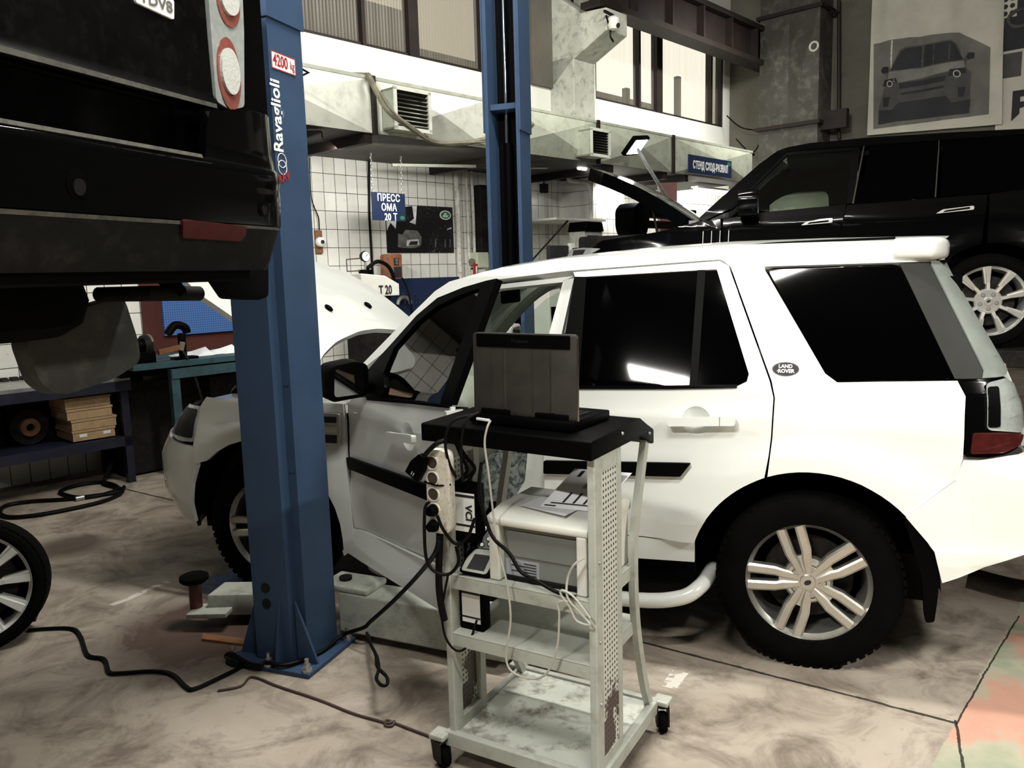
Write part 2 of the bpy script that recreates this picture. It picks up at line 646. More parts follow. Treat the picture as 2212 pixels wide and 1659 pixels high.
def film_mat():
    m = N('crumpled plastic film')
    t = m.n('BsdfTransparent'); t.inputs[0].default_value = (.9, .95, .92, 1)
    b = m.n('BsdfPrincipled'); b.inputs['Base Color'].default_value = (.55, .62, .58, 1); b.inputs['Roughness'].default_value = .15
    f = m.ramp(m.noise(m.pos(), 16, 6, .7, 1.5), [(.42, .12), (.62, .75)])
    mx = m.n('MixShader'); m.l(f, mx.inputs[0]); m.l(t.outputs[0], mx.inputs[1]); m.l(b.outputs[0], mx.inputs[2])
    m.l(mx.outputs[0], m.out.inputs[0])
    return m.m


M['film'] = film_mat()
M['door_glass'] = glass('open door glass', (.86, .9, .88), 2.4)
M['alloy'] = mat('silver alloy', (.58, .57, .52), .3, .9, var=.08, scale=12)
M['bright_alloy'] = mat('bright polished alloy', (.82, .83, .79), .24, .75, var=.05, scale=12)
M['white_alloy'] = mat('pale silver painted alloy', (.72, .74, .71), .35, .3, var=.05, scale=12)
M['dark_metal'] = mat('dark grimy metal', (.012, .011, .010), .6, .3, var=.4, scale=9, dirt=(.04, .032, .024), dfac=.35, spec=.2)
M['chrome'] = mat('chrome', (.8, .8, .78), .1, 1.0, var=.04)
M['steel'] = mat('bare steel', (.42, .42, .4), .38, .8, var=.2, scale=10)
M['blue_paint'] = mat('blue lift paint', (.036, .066, .125), .45, var=.08, scale=3, dirt=(.024, .042, .074), dfac=.5, spec=.2)
M['navy'] = mat('navy sign', (.010, .021, .062), .5, var=.06, spec=.3)
M['dark_blue'] = mat('dark blue bench paint', (.0045, .0065, .021), .5, var=.25, scale=6, dirt=(.02, .02, .03))
M['teal'] = mat('teal bench paint', (.036, .085, .1), .5, var=.25, scale=6, dirt=(.02, .03, .035))
M['peg_blue'] = None
M['red_panel'] = mat('brick red board', (.06, .016, .012), .6, var=.2, scale=3, spec=.2)
M['red_paint'] = mat('red post paint', (.08, .019, .015), .5, var=.15)
M['red_lens'] = mat('red reflector lens', (.05, .0065, .006), .3, var=.25, scale=40, coat=.3, spec=.3)
M['pink_lens'] = mat('rusty pink lens', (.24, .075, .06), .3, var=.2, scale=60, coat=.6)
M['clear_lens'] = mat('milky lamp lens', (.33, .36, .345), .2, var=.12, scale=50, coat=.8)
M['lens_white'] = mat('ribbed white lens', (.58, .60, .57), .22, var=.1, scale=120, coat=.7, bstr=.4, bscale=160)
M['arm_grey'] = mat('grey lift arm paint', (.37, .39, .34), .5, var=.18, scale=5, dirt=(.09, .085, .07), dfac=.35)
M['cart_grey'] = mat('pale cart enamel', (.43, .45, .40), .45, var=.08, scale=5, dirt=(.2, .19, .16), dfac=.38)
M['cart_chipped'] = mat('chipped cart enamel', (.55, .575, .515), .5, var=.1, scale=4, dirt=(.13, .10, .08), dfac=.2)
M['printer_white'] = mat('off-white printer plastic', (.68, .68, .62), .5, var=.06, scale=8)
M['printer_grey'] = mat('grey printer plastic', (.17, .18, .165), .55, var=.08, scale=8)
M['paper'] = mat('paper', (.80, .81, .82), .8, var=.03, scale=20)
M['paper_grey'] = mat('printed grey block', (.30, .31, .34), .8, var=.05)
M['ink'] = mat('black ink', (.01, .01, .012), .7)
M['letter_white'] = mat('white lettering', (.86, .87, .85), .5, var=.03)
M['letter_red'] = mat('red lettering', (.33, .02, .025), .5, var=.05)
M['white_sheet'] = mat('white enamel sheet', (.80, .80, .76), .4, var=.04)
M['green'] = mat('green oval', (.04, .16, .085), .4, var=.15)
M['cardboard'] = mat('brown cardboard', (.42, .29, .16), .85, var=.12, scale=8, dirt=(.2, .13, .07), dfac=.4)
M['wood'] = mat('dark varnished wood', (.20, .09, .042), .45, var=.25, scale=14)
M['brown_box'] = mat('dirty orange-brown plastic', (.24, .095, .045), .45, var=.25, scale=18)
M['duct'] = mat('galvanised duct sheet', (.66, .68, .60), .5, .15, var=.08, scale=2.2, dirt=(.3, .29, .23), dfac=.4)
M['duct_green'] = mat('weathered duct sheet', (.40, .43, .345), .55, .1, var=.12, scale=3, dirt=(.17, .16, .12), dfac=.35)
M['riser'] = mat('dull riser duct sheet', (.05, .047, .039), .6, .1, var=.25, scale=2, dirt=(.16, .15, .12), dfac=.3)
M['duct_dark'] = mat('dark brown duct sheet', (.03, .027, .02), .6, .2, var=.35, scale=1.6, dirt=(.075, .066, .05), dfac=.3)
M['rust_beam'] = mat('rust brown steel', (.013, .0068, .0055), .6, .2, var=.4, scale=4)
M['hose'] = mat('black hose rubber', (.0025, .0025, .0025), .5, var=.2, spec=.12)
M['brown_matt'] = mat('matt dark brown', (.06, .035, .03), .6, var=.2)
M['grey_wire'] = mat('pale grey cord', (.42, .41, .36), .5, var=.1)
M['old_cable'] = mat('dusty olive cable', (.17, .16, .11), .6, var=.25, scale=12)
M['pipe_grey'] = mat('white painted pipe', (.60, .60, .54), .5, var=.15, scale=9, dirt=(.1, .09, .07))
M['beige'] = mat('grey-green interior trim', (.33, .35, .29), .7, var=.08)
M['seat'] = mat('black seat cloth', (.006, .006, .0065), .9, var=.2, scale=20, spec=.1)
M['mirror'] = mat('mirror glass', (.72, .76, .74), .03, 1.0, var=.02)
M['work_light'] = emis('flood lamp face', (.92, .95, 1.0), 22)
M['tube_light'] = emis('fluorescent tube', (1, .98, .92), 9)
M['green_box'] = mat('pale green switch box', (.50, .55, .42), .5, var=.08)


def pattern_mats():
    m = N('blue perforated board')
    p = m.pos()

    def holes(p, ax, ay, pitch, r):
        a = m.math('SUBTRACT', m.math('FRACT', m.math('MULTIPLY', m.dot(p, ax), 1/pitch)), .5)
        b = m.math('SUBTRACT', m.math('FRACT', m.math('MULTIPLY', m.dot(p, ay), 1/pitch)), .5)
        return m.math('LESS_THAN', m.math('ADD', m.math('MULTIPLY', a, a), m.math('MULTIPLY', b, b)), r*r)
    h = holes(p, d1, UP, .022, .27)
    c = m.mix(m.math('MULTIPLY', h, .75), (.055, .135, .36), (.008, .016, .045))
    M['peg_blue'] = m.bsdf(c, .4)
    m = N('perforated cart sheet')
    p = m.pos()
    ax = A3([.5, .866, 0])
    h = holes(p, ax, UP, .0185, .25)
    nz = m.noise(p, 7, 8, .7)
    z = m.dot(p, UP)
    low = m.math('MULTIPLY', m.ramp(m.math('ADD', z, m.math('MULTIPLY_ADD', nz, .5, -.25)), [(.34, 1.0), (.36, 0.0)]), m.ramp(m.noise(p, 11, 6, .6), [(.42, 0.0), (.46, 1.0)]))
    c = m.mix(low, (.56, .58, .52), (.075, .048, .04))
    c = m.mix(h, c, (.012, .012, .011))
    M['perf'] = m.bsdf(c, .5)


pattern_mats()

# ================================================================== THE HALL
ZC = 6.7
U0, O1 = -9.0, 17.0
MB().rbox(U0-.3, UC+.3, -.3, O1+.3, -.25, 0.0).build('floor', M['floor'], smooth=False, **ST)
MB().rbox(U0-.3, UC+.3, -.3, O1+.3, ZC, ZC+.2).build('ceiling', M['ceiling'], smooth=False, **ST)
m = MB()
WZ0, WZ1 = 4.21, 6.3
m.rbox(U0-.3, UC+.3, -.3, 0, 0, WZ0)
m.rbox(U0-.3, UC+.3, -.3, 0, WZ1, ZC)
for a, b in ((U0-.3, -3.0), (7.3, 8.27), (12.22, UC+.3)):
    m.rbox(a, b, -.3, 0, WZ0, WZ1)
m.build('wall_back', M['tile'], smooth=False, **ST)
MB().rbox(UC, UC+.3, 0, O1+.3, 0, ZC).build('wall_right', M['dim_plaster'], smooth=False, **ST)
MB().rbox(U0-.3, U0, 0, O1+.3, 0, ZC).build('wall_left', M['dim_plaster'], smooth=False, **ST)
MB().rbox(U0, UC, O1, O1+.3, 0, ZC).build('wall_front', M['dim_plaster'], smooth=False, **ST)


def poly_pane(tint, k):
    m = N('ribbed polycarbonate sheet')
    p = m.pos()
    x = m.dot(p, d1)
    rib = m.math('SINE', m.math('MULTIPLY', x, 2*pi/.045))
    cx = m.n('CombineXYZ'); m.l(x, cx.inputs[0])
    nz = m.noise(cx.outputs[0], 9, 6, .7)
    f = m.math('MULTIPLY_ADD', rib, .05, m.math('MULTIPLY_ADD', nz, k, .0), clamp=True)
    t = m.n('BsdfTransparent'); t.inputs[0].default_value = (*tint, 1)
    g = m.n('BsdfPrincipled'); g.inputs['Base Color'].default_value = (.42, .40, .34, 1); g.inputs['Roughness'].default_value = .3
    bp = m.n('Bump'); bp.inputs['Strength'].default_value = .25; bp.inputs['Distance'].default_value = .01
    m.l(rib, bp.inputs['Height']); m.l(bp.outputs[0], g.inputs['Normal'])
    mx = m.n('MixShader'); m.l(f, mx.inputs[0]); m.l(t.outputs[0], mx.inputs[1]); m.l(g.outputs[0], mx.inputs[2])
    m.l(mx.outputs[0], m.out.inputs[0])
    return m.m


M['pane'] = poly_pane((.50, .475, .42), .5)
M['pane_clear'] = poly_pane((.78, .76, .71), .25)


def window(n, ua, ub, bars, zb=WZ0, zt=WZ1):
    f = MB()
    f.rbox(ua, ub, -.16, -.06, zb, zb+.05); f.rbox(ua, ub, -.16, -.06, zt-.06, zt)
    for u, wd in bars:
        f.rbox(u-wd/2, u+wd/2, -.15, -.03, zb, zt)
    fo = f.build('window_%d' % n, M['rust_beam'], smooth=False, **ST)
    us = sorted([u for u, wd in bars])
    for a, b in zip(us[:-1], us[1:]):
        MB().rbox(a, b, -.11, -.10, zb+.04, zt-.05).build('pane', M['pane' if n == 1 else 'pane_clear'], fo, smooth=False)
    return fo


b1 = [(-2.97, .06), (-1.6, .05), (-.3, .14), (1.1, .05), (2.3, .14)]
b1 += [(bw(787, 0)[0], .05), (bw(895, 0)[0], .15), (bw(1045, 60)[0], .05), (bw(1185, 60)[0], .16)]
window(1, -3.0, 7.3, b1)
window(2, 8.27, 12.22, [(8.30, .06), (bw(1386, 130)[0], .05), (bw(1429, 150)[0], .17), (bw(1541, 200)[0], .05), (12.19, .06)])
# roof edge of the neighbouring building, seen blurred through the sheets
MB().rbox(-6, 7.0, -3.2, -2.6, 3.0, 5.75).build('trim_1', M['ceiling'], smooth=False, **ST)
MB().rbox(7.0, 14.5, -3.2, -2.9, 3.0, 5.35).build('trim_2', M['ceiling'], smooth=False, **ST)

for k, (px, y0_, y1_) in enumerate(((1357, 190, 262), (1468, 165, 262))):
    (ua, zt), (_, zb) = bw(px, y0_, -1.6), bw(px, y1_, -1.6)
    MB().rbox(ua-.06, ua+.06, -1.7, -1.6, zb, zt).build('trim_%d' % (6+k), M['ceiling'], smooth=False, **ST)
# concrete column with its slanted bracket under the crane rail
uc0 = bw(1243, 200)[0]-.05
za_, zb_ = bw(1285, 140, .42)[1], bw(1335, 72, .98)[1]
uL, uR = bw(1240, 200, .42)[0], bw(1285, 200, .42)[0]
m = MB()
m.rbox(uL, uR, 0, .42, 2.95, za_+.05)
pf = [(0, za_-.35), (.42, za_), (.98, zb_), (.98, zb_+.28), (.55, 5.10), (0, 5.5)]
m.prism(pf, room(uL, 0, 0), d2, UP, d1*(uR-uL))
m.build('trim_3', M['concrete'], smooth=False, bevel=.012, **ST)
m = MB()
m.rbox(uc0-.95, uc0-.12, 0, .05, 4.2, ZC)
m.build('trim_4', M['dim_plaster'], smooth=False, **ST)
# wall steps below the duct on the right
us = bw(1216, 420)[0]
MB().rbox(us, us+.75, 0, .55, 0, 2.95).build('trim_5', M['tile'], smooth=False, **ST)
# crane rail
m = MB()
o_r = .78
m.rbox(uc0-.6, UC-.05, o_r-.16, o_r+.16, 5.10, 5.18)
m.rbox(uc0-.6, UC-.05, o_r-.02, o_r+.03, 5.18, 5.66)
m.rbox(uc0-.6, UC-.05, o_r-.16, o_r+.16, 5.66, 5.74)
for k in range(5):
    m.rbox(uc0+.3+k*.9, uc0+.34+k*.9, o_r-.13, o_r+.15, 5.18, 5.66)
m.build('crane_rail', M['rust_beam'], smooth=False, **tg('rust-brown steel crane rail running along the upper wall over the right window', 'beam'))
# drain pipe in the corner beside the column
m = MB().tube([room(bw(1225, 200)[0], .12, z) for z in (3.4, 4.5, 6.5)], .022, smooth=False)
m.build('wall_pipe', M['dark_metal'], **tg('thin dark vertical pipe left of the concrete column', 'pipe'))

# ---- air duct along the back wall
DZ0, DZ1, DO = 2.95, 3.43, 1.5
root = thing('air_duct', 'long galvanised air duct with creased side running along the back wall', 'air duct', room(6, .75, DZ0))
usplit = bw(805, 230, DO)[0]
Uend = bw(1490, 350, DO)[0]


def duct_face(u0, u1, dn, mt):
    """sheet with diagonal cross-breaks pressed into it"""
    m = MB()
    a, b, c, d = room(u0, DO, DZ0), room(u1, DO, DZ0), room(u1, DO, DZ1), room(u0, DO, DZ1)
    ctr = room((u0+u1)/2, DO+dn*2.2, (DZ0+DZ1)/2)
    m.add([a, b, c, d, ctr], [[0, 1, 4], [1, 2, 4], [2, 3, 4], [3, 0, 4]])
    m.add([room(u0, DO-.02, DZ0), room(u1, DO-.02, DZ0), room(u1, DO-.02, DZ1), room(u0, DO-.02, DZ1)], [[3, 2, 1, 0]])
    m.build('duct_sheet', mt, root, smooth=False)


vent_u = bw(862, 255, DO)[0]; vent2_u = bw(1262, 320, DO)[0]
seams = [-1.0, .9, usplit, bw(1052, 270, DO)[0], bw(1290, 320, DO)[0], bw(1452, 340, DO)[0], Uend+1.9]
for i in range(len(seams)-1):
    duct_face(seams[i], seams[i+1], .05, M['duct'] if i < 3 else M['duct_green'])
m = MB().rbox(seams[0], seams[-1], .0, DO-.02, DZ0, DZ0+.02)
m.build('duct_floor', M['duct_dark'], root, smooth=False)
m = MB().rbox(seams[0], seams[-1], .0, DO-.02, DZ1-.02, DZ1)
m.build('duct_roof', M['duct_green'], root, smooth=False)
for u in seams[1:-1]:
    MB().rbox(u-.022, u+.022, DO, DO+.035, DZ0-.02, DZ1+.02).build('flange', M['rust_beam'], root, smooth=False)
for u in (seams[0]+.2, usplit-.05, 4.9, 6.6, 8.4, Uend-.6):
    MB().rbox(u-.04, u+.04, .02, DO-.02, DZ0-.09, DZ0-.002).build('cross_beam', M['rust_beam'], root, smooth=False)
m = MB()
m.bar(room(2.4, DO-.1, DZ0-.05), room(1.0, .1, DZ0-.05), .09, .06)
m.build('cross_beam', M['rust_beam'], root, smooth=False)
m = MB()
m.bar(room(usplit+1.0, .5, DZ0-.10), room(usplit+2.9, 1.1, DZ0-.05), .05, .03)
m.build('brace', M['duct_green'], root, smooth=False)
m = MB().rbox(seams[0], seams[-1], DO-.03, DO+.012, DZ1-.012, DZ1+.018)
m.build('top_lip', M['duct_green'], root, smooth=False)


def vent(u, wd, h, dep, label, zc=3.16):
    t = thing('vent_grille', label, 'vent', room(u, DO+dep/2, zc-h/2), 'vents in the air duct')
    m = MB()
    z0, z1 = zc-h/2, zc+h/2
    o0, o1 = DO+.0, DO+dep
    for a, b, c, d in ((u-wd/2, u+wd/2, z0, z0+.02), (u-wd/2, u+wd/2, z1-.02, z1), (u-wd/2, u-wd/2+.02, z0, z1), (u+wd/2-.02, u+wd/2, z0, z1)):
        m.rbox(a, b, o0, o1, c, d)
    m.build('box', M['duct_green'], t, smooth=False)
    m = MB()
    for a, b, c, d in ((u-wd/2-.012, u+wd/2+.012, z0-.012, z0+.022), (u-wd/2-.012, u+wd/2+.012, z1-.022, z1+.012), (u-wd/2-.012, u-wd/2+.022, z0, z1), (u+wd/2-.022, u+wd/2+.012, z0, z1)):
        m.rbox(a, b, o1-.004, o1+.012, c, d)
    m.build('rim', M['duct'], t, smooth=False)
    MB().rbox(u-wd/2, u+wd/2, o0, o0+.02, z0, z1).build('backing', M['rust_beam'], t, smooth=False)
    k = 9
    for i in range(k):
        z = z0+.03+(h-.06)*i/(k-1)
        m = MB().boxf(room(u-wd/2+.02, o1-.03, z-.012), d1*(wd-.04), d2*.03+UP*.016, UP*.004)
        m.build('louvre', M['dark_metal'], t, smooth=False)


vent(vent_u, .42, .36, .20, 'louvred duct vent under the drooping cable')
vent(vent2_u, .36, .30, .24, 'louvred duct vent above the raised black bonnet', 3.13)
# cable sagging over the duct
oo = [DO-.05, DO+.07, DO+.1, DO+.28, DO+.3, DO+.12, DO+.07, DO+.07]
px_c = [(785, 163), (797, 166), (812, 195), (838, 238), (882, 272), (930, 303), (980, 311), (1050, 300)]
pts = [bw(x, y, o) for (x, y), o in zip(px_c, oo)]
P1 = [room(a, o, z) for (a, z), o in zip(pts, oo)]
P1 = [room(pts[0][0]-.3, DO-.3, DZ1+.03)]+P1+[room(bw(1150, 268, DO+.07)[0], DO+.07, bw(1150, 268, DO+.07)[1])]
MB().tube(P1, .026).build('drooping_cable', M['old_cable'], **tg('thick olive cable drooping across the front of the air duct', 'cable'))
P2 = [p-UP*.02+d2*.05+A3([.0, 0, 0.02*sin(i*2.0)]) for i, p in enumerate(P1[3:-1])]
MB().tube(P2, .009).build('thin_cable', M['old_cable'], **tg('thin cable hanging beside the thick drooping one', 'cable'))
# cable tray and lamp housing lying on the duct, right of the far post
m = MB()
za = DZ1+.02
o_t = DO-.06
(u_a, z_a), (u_b, z_b) = bw(1150, 266, o_t), bw(1318, 284, o_t)
m.rbox(u_a, u_b, o_t-.22, o_t, z_b-.02, z_b-.005)
for k in range(14):
    m.rbox(u_a+(u_b-u_a)*k/14, u_a+(u_b-u_a)*(k+.6)/14, o_t-.01, o_t, z_b-.005, z_b+.055)
m.rbox(u_a, u_b, o_t-.01, o_t, z_b+.05, z_b+.07)
m.build('cable_tray', M['duct_green'], smooth=False, **tg('perforated cable tray lying on top of the air duct', 'cable tray'))
um, zm_ = bw(1302, 292, 1.48)
m = MB()
for k in range(6):
    m.cyl(room(um-.11+k*.036, 1.48, zm_), room(um-.08+k*.036, 1.48, zm_), .055-.004*(k % 2), 14)
m.build('foil_roll', M['duct_green'], **tg('ribbed pale pipe end lying on the air duct by the cable tray', 'pipe end'))
# edge of the white painted beam under the right window and its wavy cable
PT = [room(*(lambda q, o: (q[0], o, q[1]))(bw(x, y, .5), .5)) for x, y in ((1318, 300), (1350, 318), (1400, 322), (1440, 320), (1480, 333), (1530, 343), (1580, 348), (1640, 330))]
MB().tube(PT, .02).build('edge_cable', M['hose'], **tg('dark wavy cable along the top edge of the right duct section', 'cable'))
SG = DO+.15
us_, zs_ = bw(1488, 333, SG), bw(1580, 385, SG)
t = thing('alignment_sign', 'small navy sign with white Cyrillic lettering at the right end of the duct', 'sign', room(us_[0], SG, zs_[1]), 'navy workshop signs')
ua, ub = us_[0], zs_[0]
zt, zb = us_[1], bw(1488, 373, SG)[1]
MB().rbox(ua, ub, SG-.015, SG, zb, zt).build('board', M['navy'], t, smooth=False)
text('lettering', 'СТЕНД СХОД-РАЗВАЛ', .15, room((ua+ub)/2, SG+.002, zb+(zt-zb)*.45), d1, UP, M['letter_white'], t, bold=.010, sx=.56, space=1.10)
m = MB().prism([(.055*cos(i*pi/8), .03*sin(i*pi/8)) for i in range(16)], room(ub-.08, SG, zt-.05), d1, UP, d2*.004)
m.build('logo', M['green'], t, smooth=False)

# ---- hanging press sign
SO = .55
(ua, zt), (ub, zb) = bw(802, 414, SO), bw(877, 478, SO)
t = thing('press_sign', 'square navy sign with three lines of white Cyrillic lettering hanging on chains', 'sign', room((ua+ub)/2, SO, zb), 'navy workshop signs')
MB().rbox(ua, ub, SO-.008, SO, zb, zt).build('board', M['navy'], t, smooth=False)
for i, s in enumerate(('ПРЕСС', 'ОМА', '20 Т')):
    text('lettering', s, .105, room((ua+ub)/2+(0, 0, .02)[i], SO+.001, zt-.058-i*.101), d1, UP, M['letter_white'], t, bold=.02, sx=.84, space=1.06)
m = MB().prism([(.032*cos(i*pi/8), .022*sin(i*pi/8)) for i in range(16)], room(ub-.05, SO, zb+.035), d1, UP, d2*.003)
m.build('logo', M['green'], t, smooth=False)
for uu in (ua+.02, ub-.03):
    m = MB()
    z = zt-.01
    k = 0
    while z < DZ0:
        ax = d1 if k % 2 else d2
        m.tube([room(uu, SO-.004, z)+ax*.009*cos(a)+UP*(.02*sin(a)+.015) for a in [i*pi/4 for i in range(8)]], .0028, 5, closed=True, sub=1)
        z += .032; k += 1
    m.build('chain', M['steel'], t)

# ---- night city poster with a car
PO = .012
(ua, zt), (ub, zb) = bw(832, 440, PO), bw(981, 546, PO)
t = thing('city_poster', 'dark poster of a car before a night skyline on the tiled wall', 'poster', room((ua+ub)/2, PO, zb))


def night_mat():
    m = N('printed night scene')
    p = m.pos()
    n1 = m.noise(p, 60, 2, .5)
    n2 = m.noise(p, 3, 3, .5)
    pt = m.math('MULTIPLY', m.ramp(n1, [(.62, 0.0), (.68, 1.0)]), m.ramp(n2, [(.5, 0.0), (.62, 1.0)]))
    c = m.mix(pt, (.008, .008, .009), (.25, .24, .2))
    return m.bsdf(c, .35)


M['night'] = night_mat()
M['photo_grey'] = mat('printed grey tone', (.12, .12, .115), .4, var=.5, scale=14)
M['photo_light'] = mat('printed light tone', (.55, .57, .56), .4, var=.35, scale=9)
MB().rbox(ua, ub, .001, PO, zb, zt).build('print', M['night'], t, smooth=False)
W_, H_ = ub-ua, zt-zb


def pp(name, poly, mt, o=PO):
    MB().prism([(a*W_, b*H_) for a, b in poly], room(ua, o, zb), d1, UP, d2*.002).build(name, mt, t, smooth=False)


pp('printed_sky', [(.005, .99), (.005, .45), (.06, .62), (.13, .5), (.16, .85), (.22, .8), (.25, .95), (.38, .98), (.4, .72), (.33, .64), (.42, .6), (.45, .99)], M['photo_light'])
pp('printed_car_body', [(.15, .12), (.16, .40), (.22, .38), (.27, .48), (.44, .47), (.50, .34), (.49, .16), (.40, .10), (.24, .10)], M['photo_grey'])
pp('printed_car_front', [(.27, .14), (.28, .27), (.45, .29), (.46, .17)], M['photo_light'], PO+.002)
pp('printed_grille', [(.30, .16), (.33, .24), (.44, .25), (.43, .17)], M['ink'], PO+.004)
for x in (.70, .85, .93):
    pp('printed_reflection', [(x, .12), (x+.01, .30), (x+.018, .30), (x+.014, .12)], M['photo_grey'])
pp('printed_lights', [(.90, .50), (.97, .53), (.97, .56), (.90, .52)], M['photo_light'])
m = MB().prism([(.088*W_*cos(i*pi/10), .10*H_*sin(i*pi/10)) for i in range(20)], room(ub-.12*W_, PO, zb+.82*H_), d1, UP, d2*.003)
m.build('logo_rim', M['letter_white'], t, smooth=False)
m = MB().prism([(.075*W_*cos(i*pi/10), .082*H_*sin(i*pi/10)) for i in range(20)], room(ub-.12*W_, PO+.003, zb+.82*H_), d1, UP, d2*.002)
m.build('logo', M['green'], t, smooth=False)
text('lettering', 'LR-\nSPORT', .03, room(ub-.12*W_, PO+.006, zb+.82*H_), d1, UP, M['letter_white'], t, bold=.03)

# ---- things on the tiled wall


def P(px, py, o):
    u, z = bw(px, py, o)
    return room(u, o, z)


# socket board
(ua, zt), (ub, zb) = bw(680, 497, .02), bw(698, 547, .02)
t = thing('socket_board', 'small wooden board carrying a round white socket, left on the tiled wall', 'socket', room((ua+ub)/2, .02, zb))
MB().rbox(ua, ub, 0, .025, zb, zt).build('board', M['wood'], t, smooth=False, bevel=.003)
c = P(691, 523, .03)
MB().lathe([(0, .05), (.03, .05), (.05, .035), (.055, 0)], c, d2, 20).build('socket', M['letter_white'], t)
MB().lathe([(0, .058), (.022, .056), (.022, .045)], c, d2, 16).build('socket_face', M['ink'], t)
MB().tube([P(690, 497, .02), P(688, 470, .02), P(678, 445, .02), P(672, 420, .02), P(668, 340, .02)], .006).build('socket_wire', M['hose'], **tg('thin wire dropping down the tiles to the wooden socket board', 'wire'))
# vertical conduit behind the sign
MB().tube([P(797, 335, .02), P(798, 470, .02), P(806, 610, .02)], .014, smooth=False).build('conduit', M['hose'], **tg('black vertical conduit on the tiles left of the city poster', 'pipe'))
# white pipes on the right
for k, (x, r) in enumerate(((985, .035), (1006, .018), (1018, .018))):
    m = MB().tube([P(x, 362, .05), P(x+5, 470, .05), P(x+9, 600, .05), P(x+11, 700, .05)], r, 10, smooth=False)
    m.build('heating_pipe', M['pipe_grey'], **tg(('thickest white heating pipe right of the city poster', 'middle thin white heating pipe right of the city poster', 'rightmost thin white heating pipe beside the far lift post')[k], 'pipe', 'white pipes on the tiled wall'))
# soot-black recess and switch box by the far post
m = MB().rbox(bw(1040, 500, .12)[0], bw(1060, 500, .12)[0]+.5, .0, .12, 1.9, 2.78)
m.build('dark_cabinet', M['dark_metal'], smooth=False, bevel=.01, **tg('soot-black wall cabinet half hidden behind the far lift post', 'cabinet'))
(ua, zt), (ub, zb) = bw(1031, 545, .2), bw(1057, 598, .2)
t = thing('switch_box', 'pale green switch box with a yellow knob left of the far lift post', 'switch box', room((ua+ub)/2, .2, zb))
MB().rbox(ua, ub, .0, .2, zb+.12, zt).build('body', M['green_box'], t, smooth=False, bevel=.008)
MB().rbox(ua+.02, ub-.03, .0, .17, zb-.06, zb+.10).build('lower_box', M['printer_white'], t, smooth=False, bevel=.006)
MB().cyl(room(ua, .12, zt-.12), room(ua-.04, .12, zt-.12), .045, 14).build('knob', M['old_cable'], t)
MB().rbox(ua-.05, ua-.0, .16, .2, zb+.02, zb+.17).build('tag', M['letter_red'], t, smooth=False)
MB().rbox(ua-.035, ua-.015, .2, .204, zb+.05, zb+.14).build('tag_face', M['letter_white'], t, smooth=False)
# press: gauge, cylinder, machine head
g = P(788, 554, .45)
t = thing('press_gauge', 'round white pressure gauge standing on a black press cylinder', 'gauge', g-UP*.2)
MB().lathe([(0, .02), (.055, .02), (.06, .0), (.05, -.03), (0, -.03)], g, d2, 24).build('case', M['dark_metal'], t)
MB().lathe([(0, .022), (.05, .0215), (.05, .018)], g, d2, 24).build('dial', M['letter_white'], t)
MB().bar(g+d2*.024-d1*.005, g+d2*.024+d1*.03+UP*.03, .005, .003).build('needle', M['ink'], t)
MB().cyl(g-UP*.06, g-UP*.14, .012, 8).build('stem', M['steel'], t)
MB().cyl(g-UP*.14, g-UP*.62, .075, 18).build('cylinder', M['black_plastic'], t)
MB().tube([g-UP*.15-d1*.05, g-UP*.155-d1*.24, g-UP*.03-d1*.24, g-UP*.02-d1*.06], .008, 6, smooth=False).build('bracket', M['brown_matt'], t)
MB().tube([g-UP*.13+d1*.02, P(815, 565, .42), P(838, 575, .38), P(850, 600, .36), P(855, 640, .36)], .022).build('press_hose', M['hose'], **tg('black hose arching from the press gauge to the brown control box', 'hose'))
(ua, zt), (ub, zb) = bw(842, 548, .3), bw(870, 602, .3)
t = thing('control_box', 'dirty orange-brown control box with two buttons below the city poster', 'control box', room((ua+ub)/2, .25, zb))
pr = fillet([(ua, zb), (ub, zb), (ub, zt), (ua, zt)], .04)
MB().prism(pr, room(0, .12, 0), d1, UP, d2*.18).build('case', M['brown_box'], t, bevel=.015)
MB().rbox(ua+.05, ub-.02, .3, .308, zb+.02, zb+(zt-zb)*.48).build('label_plate', M['ink'], t, smooth=False)
MB().rbox(ua+.05, ua+.12, .3, .306, zb+(zt-zb)*.55, zb+(zt-zb)*.82).build('button_plate', M['ink'], t, smooth=False)
for k in range(2):
    MB().cyl(room(ua+.085, .3, zb+(zt-zb)*(.62+.12*k)), room(ua+.085, .318, zb+(zt-zb)*(.62+.12*k)), .018, 12).build('button', M['steel'], t)
MB().tube([room(ub-.02, .28, zb+.05), P(878, 620, .3), P(888, 660, .32), P(892, 700, .32)], .012).build('control_cable', M['hose'], **tg('black cable hanging from the brown control box past the blue tool board', 'cable'))
# blue tool board with hooks
(ua, zt), (ub, zb) = bw(858, 602, .1), bw(995, 690, .1)
t = thing('tool_board', 'dark blue tool board with small hooks below the city poster', 'tool board', room((ua+ub)/2, .06, .6))
MB().rbox(ua-.25, ub, .02, .1, .7, zt).build('panel', M['navy'], t, smooth=False)
for x in (871, 896, 923, 948):
    q = P(x, 646, .1)
    MB().tube([q+UP*.06, q+UP*.055+d2*.02, q-UP*.03+d2*.03, q-UP*.05+d2*.015], .006, 6).build('hook', M['chrome'], t)
q = P(873, 660, .16)
m = MB().tube([q+d1*.10*cos(a)+UP*.10*sin(a) for a in np.linspace(pi*.05, pi*.95, 9)], .022)
m.build('clamp_ring', M['steel'], **tg('steel half ring hanging on the blue tool board', 'clamp'))
